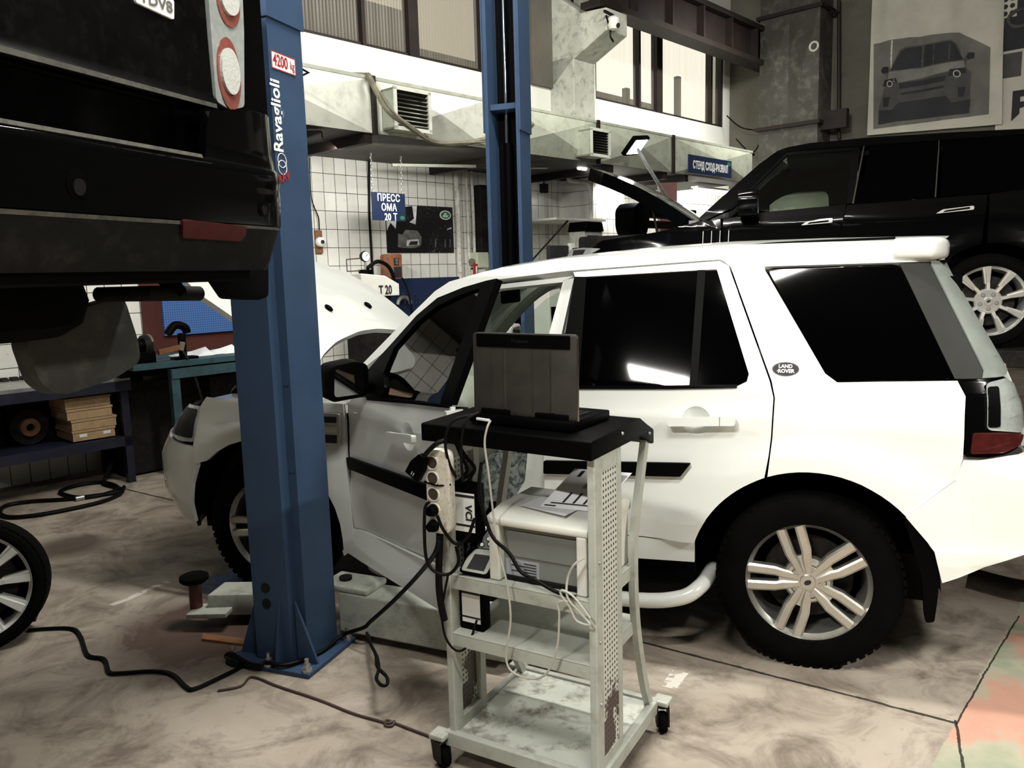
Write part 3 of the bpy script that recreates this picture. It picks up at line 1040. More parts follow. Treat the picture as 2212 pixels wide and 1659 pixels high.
# machine head with T20 mark
(ua, zt), (ub, zb) = bw(800, 607, .75), bw(857, 638, .75)
t = thing('press_machine', 'pale workshop press head marked T 20 behind the raised white bonnet', 'press', room((ua+ub)/2, .6, 0.0))
pr = [(ua-.15, zb), (ub, zb), (ub, zt-.04), (ub-.18, zt+.05), (ua-.15, zt+.08)]
MB().prism(pr, room(0, .45, 0), d1, UP, d2*.35).build('head', M['printer_white'], t, smooth=False, bevel=.008)
MB().rbox(ua-.15, ub-.08, .5, .75, 0.0, zb).build('column', M['dark_metal'], t, smooth=False)
text('lettering', 'T 20', .13, room(ub-.19, .803, (zt+zb)/2-.02), d1, UP, M['ink'], t, bold=.02, sx=.7)

# ---- brick red board, blue perforated board
(ua, zt), (ub, zb) = bw(312, 560, .05), bw(700, 930, .05)
MB().rbox(bw(312, 700, .05)[0], bw(640, 700, .05)[0], .0, .05, .75, 1.95).build('red_board', M['red_panel'], smooth=False, **tg('brick red wall board behind the blue perforated panel', 'wall board'))
(ua, zt) = bw(346, 600, .09); ub, zb = bw(560, 724, .09)[0], bw(357, 726, .09)[1]
MB().rbox(ua, ub, .05, .09, zb, zt+.03).build('perforated_panel', M['peg_blue'], smooth=False, bevel=.004, **tg('bright blue perforated tool panel on the red board', 'tool panel'))

# ================================================================== RIGHT WALL


def R_(px, py, o):
    v, z = rwall(px, py, o)
    return RW0 + d1*(UC-o) + d2*v + UP*z


DOX = .55
va, vb = rwall(1639, 283, DOX)[0], rwall(1766, 258, DOX)[0]
t = thing('riser_duct', 'dark vertical air duct with diagonal creases on the right wall left of the banner', 'air duct', RW0+d1*(UC-.3)+d2*(va+vb)/2+UP*2.9)
zf = rwall(1700, 272, DOX)[1]


def riser(z0, z1):
    m = MB()
    vm = (va+vb)/2
    f = lambda v, z, o=DOX: RW0+d1*(UC-o)+d2*v+UP*z
    for a, b in ((va, vm), (vm, vb)):
        m.add([f(a, z0), f(b, z0), f(b, z1), f(a, z1), f((a+b)/2, (z0+z1)/2, DOX+.035)], [[0, 1, 4], [1, 2, 4], [2, 3, 4], [3, 0, 4]])
    m.boxf(f(va, z0, 0), d2*(vb-va), -d1*(DOX-.01), UP*(z1-z0))
    m.build('duct_sheet', M['riser'], t, smooth=False)


riser(2.9, zf); riser(zf, zf+1.85); riser(zf+1.85, ZC-.02)
for z in (zf, zf+1.85):
    m = MB().boxf(RW0+d1*(UC)+d2*(va-.05)+UP*(z-.03), d2*(vb-va+.1), -d1*(DOX+.06), UP*.06)
    m.build('flange', M['rust_beam'], t, smooth=False)
q = R_(1758, 100, DOX+.03)
MB().tube([q+d2*.07*cos(a)+UP*.07*sin(a) for a in np.linspace(0, 2*pi, 13)[:-1]], .018, closed=True, sub=2).build('inspection_ring', M['duct'], t)
pl = R_(1808, 150, .12)
m = MB().tube([R_(1812, y, .12) for y in (0, 100, 200, 300)], .03, smooth=False)
m.tube([R_(1812, 28, .12), R_(1795, 26, .3)], .03, smooth=False)
m.build('wall_pipe', M['rust_beam'], **tg('dark vertical pipe between the riser duct and the car banner', 'pipe'))
m = MB().boxf(R_(1770, 245, .3), d2*.5, -d1*.12, UP*-.3)
m.build('duct_bracket', M['rust_beam'], smooth=False, **tg('dark bracket at the foot of the riser duct flange', 'bracket'))
MB().tube([R_(1570, 250, .4), R_(1600, 275, .4), R_(1640, 285, .4), R_(1640, 310, .4), R_(1622, 330, .4), R_(1590, 300, .4)], .012).build('loose_wire', M['hose'], **tg('black wire looping in the corner under the riser duct', 'wire'))


# banner with a car
def ban(v, z, o=.10):
    f = .035*sin(v*9+.8*sin(z*1.3))*max(0, min(1, (z-3.4)/1.5)) + .02*sin(v*21+z*2)*max(0, min(1, (z-3.7)/2))
    return RW0+d1*(UC-o-f)+d2*v+UP*z


def bz(x, y):
    """zoomed measuring picture of the banner -> wall coordinates"""
    return rwall(1600+x/3.606, y/3.606, .12)


BANC = [rwall(1872, 292, .12), rwall(2164, 268, .12), (rwall(2164, 0, .12)[0], 6.2), (rwall(1882, 0, .12)[0], 6.2)]
t = thing('car_banner', 'tall creased grey-white banner printed with a front view of a car', 'banner', ban(3.4, 3.6))
M['banner_cloth'] = mat('banner cloth', (.56, .54, .47), .8, var=.12, scale=2)
M['banner_grey'] = mat('printed banner grey', (.155, .15, .135), .8, var=.3, scale=2)
M['banner_dark'] = mat('printed banner black', (.016, .016, .022), .7, var=.3, scale=2)
M['banner_mid'] = mat('printed banner mid grey', (.07, .069, .066), .8, var=.25, scale=5)
M['banner_light'] = mat('printed banner pale grey', (.2, .2, .18), .8, var=.2, scale=4)
panel('cloth', BANC, ban, M['banner_cloth'], t, .006, grid=.09, sgn=-1)


def bp(name, pts, mt, o, par=None):
    panel(name, [bz(*p) for p in pts], lambda v, z: ban(v, z, .10+o), mt, par or t, .002, grid=.12, sgn=-1)


bp('printed_background', [(1030, 340), (1030, 1005), (1930, 888), (1945, 370), (1700, 250), (1300, 290)], M['banner_grey'], .008)
bp('printed_car', [(1090, 545), (1150, 520), (1165, 560), (1240, 390), (1280, 365), (1640, 310), (1680, 340), (1735, 450), (1760, 405), (1820, 410), (1815, 450), (1750, 470), (1745, 520), (1790, 560), (1775, 880), (1180, 950), (1070, 970), (1075, 830), (1115, 690), (1140, 590), (1092, 570)], M['banner_mid'], .014)
bp('printed_windscreen', [(1170, 555), (1250, 400), (1290, 375), (1640, 322), (1670, 350), (1725, 460), (1450, 510)], M['banner_dark'], .020)
bp('printed_bonnet', [(1140, 640), (1160, 562), (1450, 520), (1735, 468), (1745, 520), (1640, 552), (1240, 645)], M['banner_light'], .020)
bp('printed_grille', [(1235, 650), (1600, 590), (1590, 630), (1240, 695)], M['banner_dark'], .020)
bp('printed_bumper_slot', [(1245, 725), (1585, 665), (1580, 685), (1250, 740)], M['banner_dark'], .020)
bp('printed_skirt', [(1072, 860), (1180, 855), (1230, 800), (1600, 745), (1640, 800), (1785, 770), (1775, 880), (1180, 950), (1070, 970)], M['banner_dark'], .020)
for (x, y, r) in ((1165, 655, 30), (1685, 575, 34)):
    bp('printed_headlight', [(x-r*2, y+20), (x+r*2, y-15), (x+r*1.6, y-r*1.5), (x-r*1.6, y-r)], M['banner_dark'], .024)
    bp('printed_lamp_ring', [(x+r*.85*cos(a), y+r*.85*sin(a)) for a in np.linspace(0, 2*pi, 15)[:-1]], M['banner_cloth'], .028)
    bp('printed_lamp_eye', [(x+r*.6*cos(a), y+r*.6*sin(a)) for a in np.linspace(0, 2*pi, 13)[:-1]], M['banner_dark'], .032)
for (x, y) in ((1135, 790), (1720, 710)):
    bp('printed_fog_lamp', [(x-30, y-30), (x+28, y-35), (x+10, y+40), (x-25, y+45)], M['banner_dark'], .022)
for (x, y) in ((1120, 545), (1785, 430)):
    bp('printed_mirror', [(x-33, y+5), (x-10, y-25), (x+32, y-22), (x+28, y+22), (x-20, y+25)], M['banner_dark'], .022)
t = thing('letter_banner', 'white banner with dark pictures and the start of a word in black letters', 'banner', RW0+d1*(UC-.04)+d2*5.2+UP*3.5)


def rp4(x, y, o=.06):
    return rwall(x, y, o)


def rbox4(name, x0, y0, x1, y1, mt, o=.06, th=.004):
    v0, z0 = rwall(x0, y0, o); v1, z1 = rwall(x1, y1, o)
    MB().boxf(RW0+d1*(UC-o)+d2*v0+UP*z1, d2*(v1-v0), d1*th, UP*(z0-z1)).build(name, mt, t, smooth=False)


v0, z0 = rwall(2150, 268, .06)
MB().boxf(RW0+d1*(UC-.06)+d2*v0+UP*3.55, d2*4.2, d1*.01, UP*2.7).build('cloth', M['banner_cloth'], t, smooth=False)
v0, z0 = rwall(2166, 112, .065); v1, z1 = rwall(2166, 170, .065)
MB().boxf(RW0+d1*(UC-.066)+d2*v0+UP*z0, d2*3.6, d1*.004, UP*1.3).build('printed_photo', M['banner_dark'], t, smooth=False)
v2, _ = rwall(2206, 150, .065)
MB().boxf(RW0+d1*(UC-.066)+d2*v0+UP*z1, d2*(v2-v0), d1*.004, UP*(z0-z1-.04)).build('printed_photo', M['banner_mid'], t, smooth=False)
vq, zq = rwall(2176, 5, .07)
MB().boxf(RW0+d1*(UC-.07)+d2*(vq-.07)+UP*(zq-.22), d2*.2, d1*.003, UP*.8).build('printed_grid', M['banner_cloth'], t, smooth=False)
for i in range(2):
    for k in range(5):
        MB().cyl(RW0+d1*(UC-.071)+d2*(vq-.02+i*.09)+UP*(zq-.16+k*.1), RW0+d1*(UC-.074)+d2*(vq-.02+i*.09)+UP*(zq-.16+k*.1), .034, 10).build('printed_dot', M['banner_dark'], t)
vq, zq = rwall(2206, 38, .07)
m = MB().tube([RW0+d1*(UC-.07)+d2*(vq+.16*cos(a))+UP*(zq+.12*sin(a)) for a in np.linspace(0, 2*pi, 17)[:-1]], .03, closed=True, sub=2)
m.build('printed_badge', M['banner_mid'], t)
vq, zq = rwall(2174, 236, .07)
text('lettering', 'В', .52, RW0+d1*(UC-.068)+d2*(vq+.22)+UP*zq, -d2*-1, UP, M['ink'], t, bold=.05, sx=1.0)

# flood lamp on its pole
q = P(1377, 318, 1.9)
t = thing('flood_lamp', 'lit square flood lamp on a thin pole behind the raised black bonnet', 'flood lamp', (q[0], q[1], 0.0))
la = nrm(d1*.9-d2*.1+UP*.12); lb = nrm(np.cross(la, nrm(-UP*.72+d2*.72))); ln = np.cross(la, lb)
if ln[2] > 0:
    ln = -ln; lb = -lb
MB().boxf(q-la*.19-lb*.13-ln*.06, la*.38, lb*.26, ln*.055).build('housing', M['black_plastic'], t, bevel=.01)
MB().boxf(q-la*.15-lb*.10-ln*.004, la*.30, lb*.20, ln*.004).build('lamp_face', M['work_light'], t, smooth=False)
p2 = P(1452, 445, 1.95)
MB().cyl(q-ln*.05, p2, .022, 10).build('pole', M['steel'], t)
MB().cyl(p2, (p2[0], p2[1], 0), .025, 10).build('stand', M['steel'], t)
MB().cyl((p2[0], p2[1], 0), (p2[0], p2[1], .02), .2, 18).build('foot', M['dark_metal'], t)
l = bpy.data.lights.new('flood_lamp_light', 'SPOT'); l.energy = 60; l.spot_size = radians(140); l.color = (.9, .95, 1); l.shadow_soft_size = .1
lo = bpy.data.objects.new('flood_lamp_light', l); COL.objects.link(lo); lo.location = tuple(q+ln*.03)
lo.rotation_euler = Vector(ln).to_track_quat('-Z', 'Y').to_euler()

# fluorescent tube by the alignment sign
for (xa, ya, xb, yb, o, lab) in ((1500, 411, 1580, 404, 1.0, 'glowing fluorescent tube under the duct below the alignment sign'), (1250, 362, 1282, 366, 1.1, 'short glowing lamp under the duct by the raised black bonnet')):
    t = thing('tube_lamp', lab, 'lamp', P((xa+xb)/2, (ya+yb)/2, o), 'lamps under the duct')
    a, b = P(xa, ya, o), P(xb, yb, o)
    b = A3([b[0], b[1], a[2]])
    MB().cyl(a, b, .028, 12).build('tube', M['tube_light'], t)
    MB().bar(a+UP*.05, b+UP*.05, .12, .03).build('housing', M['white_sheet'], t, smooth=False)

# ---- alignment machine mast: black camera beam, red post, cabinet
q = P(1365, 472, 2.05)
t = thing('camera_beam', 'black horizontal sensor beam with a bulky head left of the red post', 'alignment camera', q-UP*.2)
hd = nrm(d1)
MB().prism(fillet([(-.12, -.2), (.1, -.2), (.16, -.05), (.16, .16), (-.06, .18), (-.17, .1), (-.17, -.1)], .05), q-d2*.12, d1, UP, d2*.26).build('head', M['black_plastic'], t, bevel=.01)
MB().bar(q+d1*.12+UP*.08, q+d1*1.35+UP*.08, .16, .12).build('beam', M['black_plastic'], t, bevel=.01)
MB().bar(q+d1*.14-UP*.06, q+d1*1.3-UP*.06, .07, .09).build('lower_beam', M['dark_plastic'], t, bevel=.01)
q2 = P(1441, 470, 1.72)
t = thing('red_post', 'brick red steel post behind the raised black bonnet', 'post', (q2[0], q2[1], 0))
MB().bar((q2[0], q2[1], 0), (q2[0], q2[1], P(1441, 396, 1.72)[2]), .2, .22).build('column', M['red_paint'], t, smooth=False)
MB().boxf(A3([q2[0]-.2, q2[1]-.2, 0]), (.4, 0, 0), (0, .4, 0), (0, 0, .02)).build('base_plate', M['red_paint'], t, smooth=False)
q = P(1284, 500, 1.2)
t = thing('meter_cabinet', 'grey cabinet with a black hood in front of the white wall step', 'cabinet', (q[0], q[1], 0))
(ua, zt), (ub, zb) = bw(1262, 478, 1.2), bw(1302, 530, 1.2)
zm = bw(1280, 500, 1.2)[1]
MB().rbox(ua, ub, .95, 1.2, 0.0, zm).build('body', M['arm_grey'], t, smooth=False, bevel=.01)
MB().prism([(ua-.01, zm), (ub+.01, zm), (ub-.03, zt), (ua+.03, zt)], room(0, .93, 0), d1, UP, d2*.29).build('hood', M['black_plastic'], t, smooth=False, bevel=.012)
MB().rbox(ua+.06, ub-.1, 1.2, 1.205, zm-.35, zm-.05).build('screen', M['ink'], t, smooth=False)
# shelf, bent pipe and hanging relay box in the right bay
(ua, z1), (ub, z0) = bw(1158, 470, .4), bw(1265, 486, .4)
t = thing('wall_shelf', 'narrow white shelf on a strut right of the far lift post', 'shelf', room((ua+ub)/2, .25, z1-.05))
MB().rbox(ua, us+.02, .0, .75, z1-.045, z1-.02).build('board', M['white_sheet'], t, smooth=False)
MB().bar(room(ua+.3, .7, z1-.05), room(ua+.05, .02, z1-.75), .02, .02).build('strut', M['dark_metal'], t, smooth=False)
pp_ = [P(1228, 378, .6), P(1229, 388, .6), P(1240, 391, .6), P(1262, 393, .6), P(1272, 400, .6), P(1276, 430, .6), P(1277, 478, .6)]
MB().tube(pp_, .03, 10).build('bent_pipe', M['pipe_grey'], **tg('bent blue-grey pipe running down the white wall step', 'pipe'))
q = P(1175, 407, .3)
t = thing('relay_box', 'small dark box hanging from a hook under the duct', 'box', q-UP*.06)
MB().boxf(q-d1*.05-UP*.06-d2*.04, d1*.1, d2*.08, UP*.12).build('case', M['dark_metal'], t, bevel=.006)
MB().tube([q+UP*.06, q+UP*.2+d1*.01, q+UP*.28-d1*.02, q+UP*.36], .01, 6).build('hook', M['dark_metal'], t)
q = P(1205, 553, 1.0)
t = thing('wall_monitor', 'small black monitor facing the room right of the far lift post', 'monitor', q-UP*.2)
MB().boxf(q-d1*.22-UP*.14, d1*.38, d2*.05, UP*.27).build('screen', M['ink'], t, bevel=.008)
MB().boxf(q+d1*.19-UP*.14, d1*.10, d2*.06, UP*.30).build('side_unit', M['printer_white'], t, bevel=.008)
MB().boxf(q-d1*.25-d2*.45-UP*1.3, d1*.5, d2*.5, UP*1.15).build('stand', M['printer_white'], t, smooth=False, bevel=.01)
# dark doorway seen through the black car's window
(ua, z1), (ub, z0) = bw(1700, 405, .05), bw(1800, 450, .05)
m = MB()
u0 = bw(1500, 430, .04)[0]
m.rbox(ua-.1, ua, 0, .06, 0, z1+.1); m.rbox(ua-.1, UC, 0, .06, z1, z1+.12)
m.build('door_1', M['rust_beam'], smooth=False, **ST)
# dome camera on the column bracket
q = P(1325, 48, 1.05)
t = thing('security_camera', 'small white security camera under the crane rail bracket', 'camera', q-UP*.1)
MB().lathe([(0, -.10), (.06, -.09), (.085, -.03), (.085, .04), (.05, .07), (0, .07)], q, UP, 18).build('dome', M['printer_white'], t)
MB().lathe([(0, .09), (.03, .088), (.035, .06)], q-UP*.03, nrm(d2*.9-UP*.3), 12).build('lens', M['ink'], t)
MB().bar(q+UP*.08, q+UP*.10-d1*.2, .03, .03).build('arm', M['dark_metal'], t)
MB().tube([q-d1*.16+UP*.05, P(1318, 65, 1.0), P(1319, 80, 1.0), P(1325, 90, 1.0), P(1322, 84, 1.0)], .012).build('cord', M['hose'], t)

# ================================================================== WORKBENCHES ON THE LEFT
ob = float((onz(295, 1040)-RW0)@d2); ub_ = float((onz(295, 1040)-RW0)@d1)
t = thing('steel_bench', 'dark blue steel workbench with a lower shelf along the left tiled wall', 'workbench', room(ub_-1.2, ob/2, 0))
zt_ = bw(285, 815, ob)[1]; zs_ = bw(285, 938, ob)[1]
UL = ub_-3.2
ob0 = .10
MB().rbox(UL, ub_+.02, ob0, ob+.02, zt_-.02, zt_+.01).build('worktop', M['steel'], t, smooth=False)
m = MB().rbox(UL, ub_+.02, ob-.03, ob+.03, zt_-.10, zt_-.018)
m.rbox(UL, ub_, ob0, ob0+.04, zt_-.10, zt_-.02); m.rbox(ub_-.06, ub_, ob0, ob, zt_-.10, zt_-.02)
m.build('top_frame', M['dark_blue'], t, smooth=False)
for u, o in ((ub_, ob), (ub_, ob0+.1), (ub_-2.9, ob), (ub_-2.9, ob0+.1)):
    MB().rbox(u-.06, u+.0, o-.06, o, 0, zt_-.09).build('leg', M['dark_blue'], t, smooth=False)
m = MB().rbox(UL, ub_, ob-.04, ob, zs_-.09, zs_-.01); m.rbox(UL, ub_, ob0, ob-.04, zs_-.03, zs_-.01)
m.build('lower_shelf', M['dark_blue'], t, smooth=False)
# second end frame leaning by it
t = thing('leg_frame', 'dark blue steel frame standing between the left bench and the red board', 'frame', room(ub_+.35, .35, 0))
q1 = onz(326, 1008)
ua = float((q1-RW0)@d1); oa = float((q1-RW0)@d2)
for k in range(2):
    MB().rbox(ua-.05, ua, oa-.05-k*.35, oa-k*.35, 0, zt_-.02).build('leg', M['dark_blue'], t, smooth=False)
MB().rbox(ua-.045, ua-.005, oa-.36, oa-.02, .5, .55).build('rail', M['dark_blue'], t, smooth=False)
MB().rbox(ua-.35, ua, oa-.05, oa, zt_-.08, zt_-.02).build('rail', M['dark_blue'], t, smooth=False)
# boxes on the lower shelf
prev = zs_
obx = ob-.06
tops = [(855, 143, 241, 'topmost open-flapped cardboard box of the stack on the bench shelf'), (878, 145, 243, 'second cardboard box from the top of the stack on the bench shelf'), (905, 153, 250, 'third cardboard box from the top of the stack on the bench shelf'), (930, 153, 245, 'bottom cardboard box with two white labels on the bench shelf')]
zz = [bw(200, y, obx)[1] for y, _, _, _ in tops]+[zs_]
h = (zz[0]-zs_)/4
for i, (y, xa, xb, lab) in enumerate(tops):
    z1 = zs_+h*(4-i); z0 = z1-h
    ua, ubx = bw(xa, 900, obx)[0], bw(xb, 900, obx)[0]
    t = thing('cardboard_box', lab, 'box', room((ua+ubx)/2, obx-.2, z0), 'cardboard boxes on the bench shelf')
    MB().rbox(ua, ubx, obx-.38, obx, z0+.001, z1-.006).build('carton', M['cardboard'], t, smooth=False)
    MB().rbox(ua-.006, ubx+.006, obx-.386, obx+.006, z1-.02, z1-.003).build('lid', M['cardboard'], t, smooth=False)
    if i == 3:
        for fx in (.15, .72):
            MB().rbox(ua+(ubx-ua)*fx, ua+(ubx-ua)*(fx+.18), obx, obx+.002, z0+.03, z0+h*.62).build('paper_label', M['paper'], t, smooth=False)
q = bw(205, 842, obx-.15)
m = MB()
for k in range(5):
    a = room(ua+.1+.06*k, obx-.2, zz[0]+.0)
    m.add([a, a+d1*.1+UP*.02, a+d1*.12+d2*.1+UP*(.05+.02*(k % 2)), a+d2*.1+UP*.03], [[0, 1, 2, 3]])
m.build('crumpled_paper', M['paper'], smooth=False, **tg('crumpled white paper on top of the cardboard boxes', 'paper'))
# brake disc and cast radiator
c = P(62, 922, ob-.3)
t = thing('brake_disc', 'rusty brake disc standing on the bench shelf', 'brake disc', c-UP*.14)
MB().lathe([(.06, 0), (.14, 0), (.14, .02), (.06, .02)], c, d2, 32, close=True).build('ring', M['dark_metal'], t)
MB().lathe([(.03, .05), (.07, .05), (.08, 0), (.03, 0)], c, d2, 24, close=True).build('hub', M['wood'], t)
t = thing('cast_radiator', 'sooty cast iron radiator on the wall behind the left bench', 'radiator', room(-.4, .1, .2))
for k in range(16):
    u = bw(148, 960, .1)[0]-.02-k*.075
    MB().prism(fillet([(.03, .28), (.13, .28), (.13, .92), (.03, .92)], .03), room(u-.055, 0, 0), d2, UP, d1*.05).build('rib', M['dark_metal'], t, bevel=.01)
# teal bench
OB2 = .95
(ua, z2), (ubx, _) = bw(368, 790, OB2), bw(560, 780, OB2)
t = thing('teal_bench', 'teal steel bench behind the front of the white car', 'workbench', room((ua+ubx)/2+.3, .5, 0))
MB().rbox(ua-.3, ubx+.5, .1, OB2, z2-.015, z2+.03).build('worktop', M['teal'], t, smooth=False)
MB().rbox(ua, ubx+.5, OB2-.02, OB2+.02, z2-.11, z2-.03).build('front_rail', M['teal'], t, smooth=False)
MB().rbox(ua-.3, ua, OB2-.35, OB2-.3, z2-.09, z2-.02).build('side_rail', M['dark_metal'], t, smooth=False)
MB().rbox(ua-.28, ubx+.4, .12, OB2-.42, .02, z2-.16).build('cabinet', M['dark_metal'], t, smooth=False)  # dark box added to stand for the blackness under the bench
for u, o in ((ua+.03, OB2), (ua+.03, .2), (ubx+.45, OB2), (ubx+.45, .2)):
    MB().rbox(u-.035, u+.035, o-.05, o+.01, 0, z2-.03).build('leg', M['teal'], t, smooth=False)
q = P(396, 770, OB2-.15)
t = thing('bench_vice', 'black bench tool with a curved head on the teal bench', 'vice', q-UP*.02)
MB().bar(q-UP*.02, q+UP*.20, .05, .06).build('stem', M['black_plastic'], t, bevel=.01)
MB().tube([q+UP*.2-d1*.12, q+UP*.27-d1*.05, q+UP*.25+d1*.03, q+UP*.2+d1*.05], .035, 10).build('head', M['black_plastic'], t)
MB().boxf(q-d1*.09-d2*.06-UP*.03, d1*.2, d2*.12, UP*.03).build('foot', M['black_plastic'], t, bevel=.006)
q = P(358, 760, OB2-.05)
t = thing('pipe_clamp', 'rusty bar clamp hooked on the corner of the teal bench', 'clamp', q-UP*.5)
MB().bar(q-d1*.06, q+d1*.14+UP*.03, .03, .04).build('jaw', M['wood'], t)
MB().cyl(q+d1*.13+UP*.0, q+d1*.15+UP*.07, .022, 10).build('knob', M['old_cable'], t)
MB().tube([q+d1*.14, q+d1*.2-UP*.2+d2*.05, q+d1*.3-UP*.8+d2*.1], .012, 6).build('bar', M['dark_metal'], t)
q = P(450, 768, OB2-.2)
m = MB()
for k in range(4):
    a = q-d1*.25+d1*.13*k-UP*.02
    m.add([a, a+d1*.2, a+d1*.22-d2*.25+UP*(.05+.03*(k % 2)), a-d2*.25+UP*.03], [[0, 1, 2, 3]])
m.build('loose_papers', M['paper'], smooth=False, **tg('loose white papers lying on the teal bench', 'paper'))
m = MB().boxf(P(440, 802, OB2-.3)-UP*.35, d1*.7, d2*.1, UP*.3)
m.build('parts_crate', M['dark_metal'], smooth=False, **tg('dark crate of parts under the teal bench top', 'crate'))
# bench grinder behind the hanging silencer
q = P(314, 748, ob+.05)
t = thing('bench_grinder', 'black bench grinder with a pale wheel guard at the right end of the left bench', 'grinder', q-UP*.17)
MB().lathe([(0, -.03), (.09, -.03), (.10, 0), (.09, .03), (0, .03)], q, d1, 24).build('wheel_guard', M['dark_metal'], t)
MB().tube([q+d1*.03+(d2*cos(a)+UP*sin(a))*.088 for a in np.linspace(.4, 3.4, 10)], .011).build('guard_rim', M['old_cable'], t)
MB().cyl(q-d1*.03, q-d1*.25, .07, 18).build('motor', M['black_plastic'], t)
MB().boxf(q-d1*.25-d2*.08-UP*(q[2]-zt_-.012), d1*.3, d2*.16, UP*(q[2]-zt_-.05)).build('foot', M['black_plastic'], t, bevel=.01)

# ================================================================== TWO-POST LIFT
PROF = [(-.09, 0), (.09, 0), (.09, .058), (.133, .058), (.133, .285), (.105, .285), (.105, .10), (-.105, .10), (-.105, .285), (-.133, .285), (-.133, .058), (-.09, .058)]


def lift_post(xc, y0, sy, name, label, z1=4.4, zs=2.675):
    """C-section column; sy = direction (along e2) in which the section opens"""
    t = thing(name, label, 'car lift post', carp(xc, y0+sy*.14, 0), 'posts of the blue car lift')
    o = carp(xc, y0, .02)
    MB().prism(PROF, o, -e1, e2*sy, UP*z1).build('column', M['blue_paint'], t, smooth=False, bevel=.004)
    P2 = [(a*1.09, -.008+b*1.03) for a, b in PROF if b != .10]
    sl = [(-.097, -.012), (.097, -.012), (.097, .05), (.143, .05), (.143, .295), (.134, .295), (.134, .0575), (.0905, .0575), (.0905, -.0008), (-.0905, -.0008), (-.0905, .0575), (-.134, .0575), (-.134, .295), (-.143, .295), (-.143, .05), (-.097, .05)]
    MB().prism(sl, carp(xc, y0, zs), -e1, e2*sy, UP*(z1-zs)).build('upper_sleeve', M['blue_paint'], t, smooth=False)
    # base plate with anchor bolts
    m = MB().boxf(carp(xc+.215, y0-sy*.06, 0), -e1*.43, e2*sy*.37, UP*.02)
    m.build('base_plate', M['blue_paint'], t, smooth=False, bevel=.003)
    for a, b in ((.19, -.035), (-.19, -.035), (.19, .28), (-.19, .28), (0, -.04)):
        p = carp(xc+a, y0+sy*b, .02)
        m = MB().cyl(p, p+UP*.012, .022, 14); m.cyl(p+UP*.012, p+UP*.032, .015, 6); m.cyl(p+UP*.032, p+UP*.055, .009, 10)
        m.build('anchor_bolt', M['steel'], t)
    # flared gussets
    for sx in (-1, 1):
        m = MB().prism([(.10, 0), (.20, 0), (.10, .27)], carp(xc, y0+sy*.03, .02), -e1*sx, UP, e2*sy*.012)
        m.build('gusset', M['blue_paint'], t, smooth=False)
    m = MB().prism([(0, 0), (.055, 0), (0, .28)], carp(xc-.04, y0, .02), -e2*sy, UP, -e1*.012)
    m.build('gusset', M['blue_paint'], t, smooth=False)
    # screw holes
    for k, z in enumerate((.35, .28)):
        p = carp(xc+.02, y0, z)
        MB().cyl(p+e2*-sy*-.001, p-e2*sy*.004, .022, 14).build('bolt_slot', M['dark_metal'], t)
    for z in (.85, 1.22, 1.9):
        for a in (-.008, .008):
            p = carp(xc-.112+a, y0+sy*.058, z)
            MB().cyl(p, p-e2*sy*.002, .004, 8).build('screw_hole', M['ink'], t)
    return t


post = lift_post(2.16, 1.54, -1, 'lift_post', 'near dark blue car lift post with a 4200 kg sticker, before the white car')
fx = 2.16-.133-.0015
q = onplane(612, 138, carp(fx, 0, 0), e1)


def pf(px, py):
    return onplane(px, py, carp(fx, 0, 0), e1)


q0, q1 = pf(586, 113), pf(640, 162)
wd = abs((q1-q0)@e2); ht = (pf(590, 113)-pf(590, 151))[2]
ctr = pf(612, 137)
MB().boxf(ctr-e1*.001+e2*wd/2-UP*ht/2, -e2*wd, UP*ht, -e1*.001).build('load_sticker', M['letter_white'], post, smooth=False)
for a, b, c, d in ((-.5, .5, -.5, -.44), (-.5, .5, .44, .5), (-.5, -.475, -.5, .5), (.475, .5, -.5, .5)):
    MB().boxf(ctr-e1*.002-e2*wd*a+UP*ht*c, -e2*wd*(b-a), UP*ht*(d-c), -e1*.0006).build('sticker_border', M['letter_red'], post, smooth=False)
text('load_lettering', '4200', ht*.92, ctr-e1*.003+e2*wd*.14, -e2, UP, M['letter_red'], post, bold=.02, sx=.62*wd/(2.05*ht*.92), depth=.0005)
text('load_lettering', 'kg', ht*.7, ctr-e1*.003-e2*wd*.35-UP*ht*.0, -e2, UP, M['letter_red'], post, bold=.006, sx=.24*wd/(1.15*ht*.7), depth=.0005)
qa, qb = pf(600, 338), pf(596, 162)
L = (qb-qa)[2]
text('maker_lettering', 'Ravaglioli', L*.265, (qa+qb)/2-e1*.001, UP, e2, M['letter_white'], post, bold=.02, sx=.9, depth=.0006)
q = pf(613, 384)
text('logo_lettering', 'RAV', .042, q-e1*.002, nrm(-e2+UP*.35), nrm(UP+e2*.35), M['letter_red'], post, bold=.03, depth=.0006)
m = MB()
for cx_ in (0, .03):
    m.tube([q-e1*.001+e2*(.005+.028*cos(a))+UP*(.04+cx_*.9+.028*sin(a)) for a in np.linspace(0, 2*pi, 15)[:-1]], .0018, 5, closed=True, sub=1)
m.build('logo_rings', M['letter_white'], post)
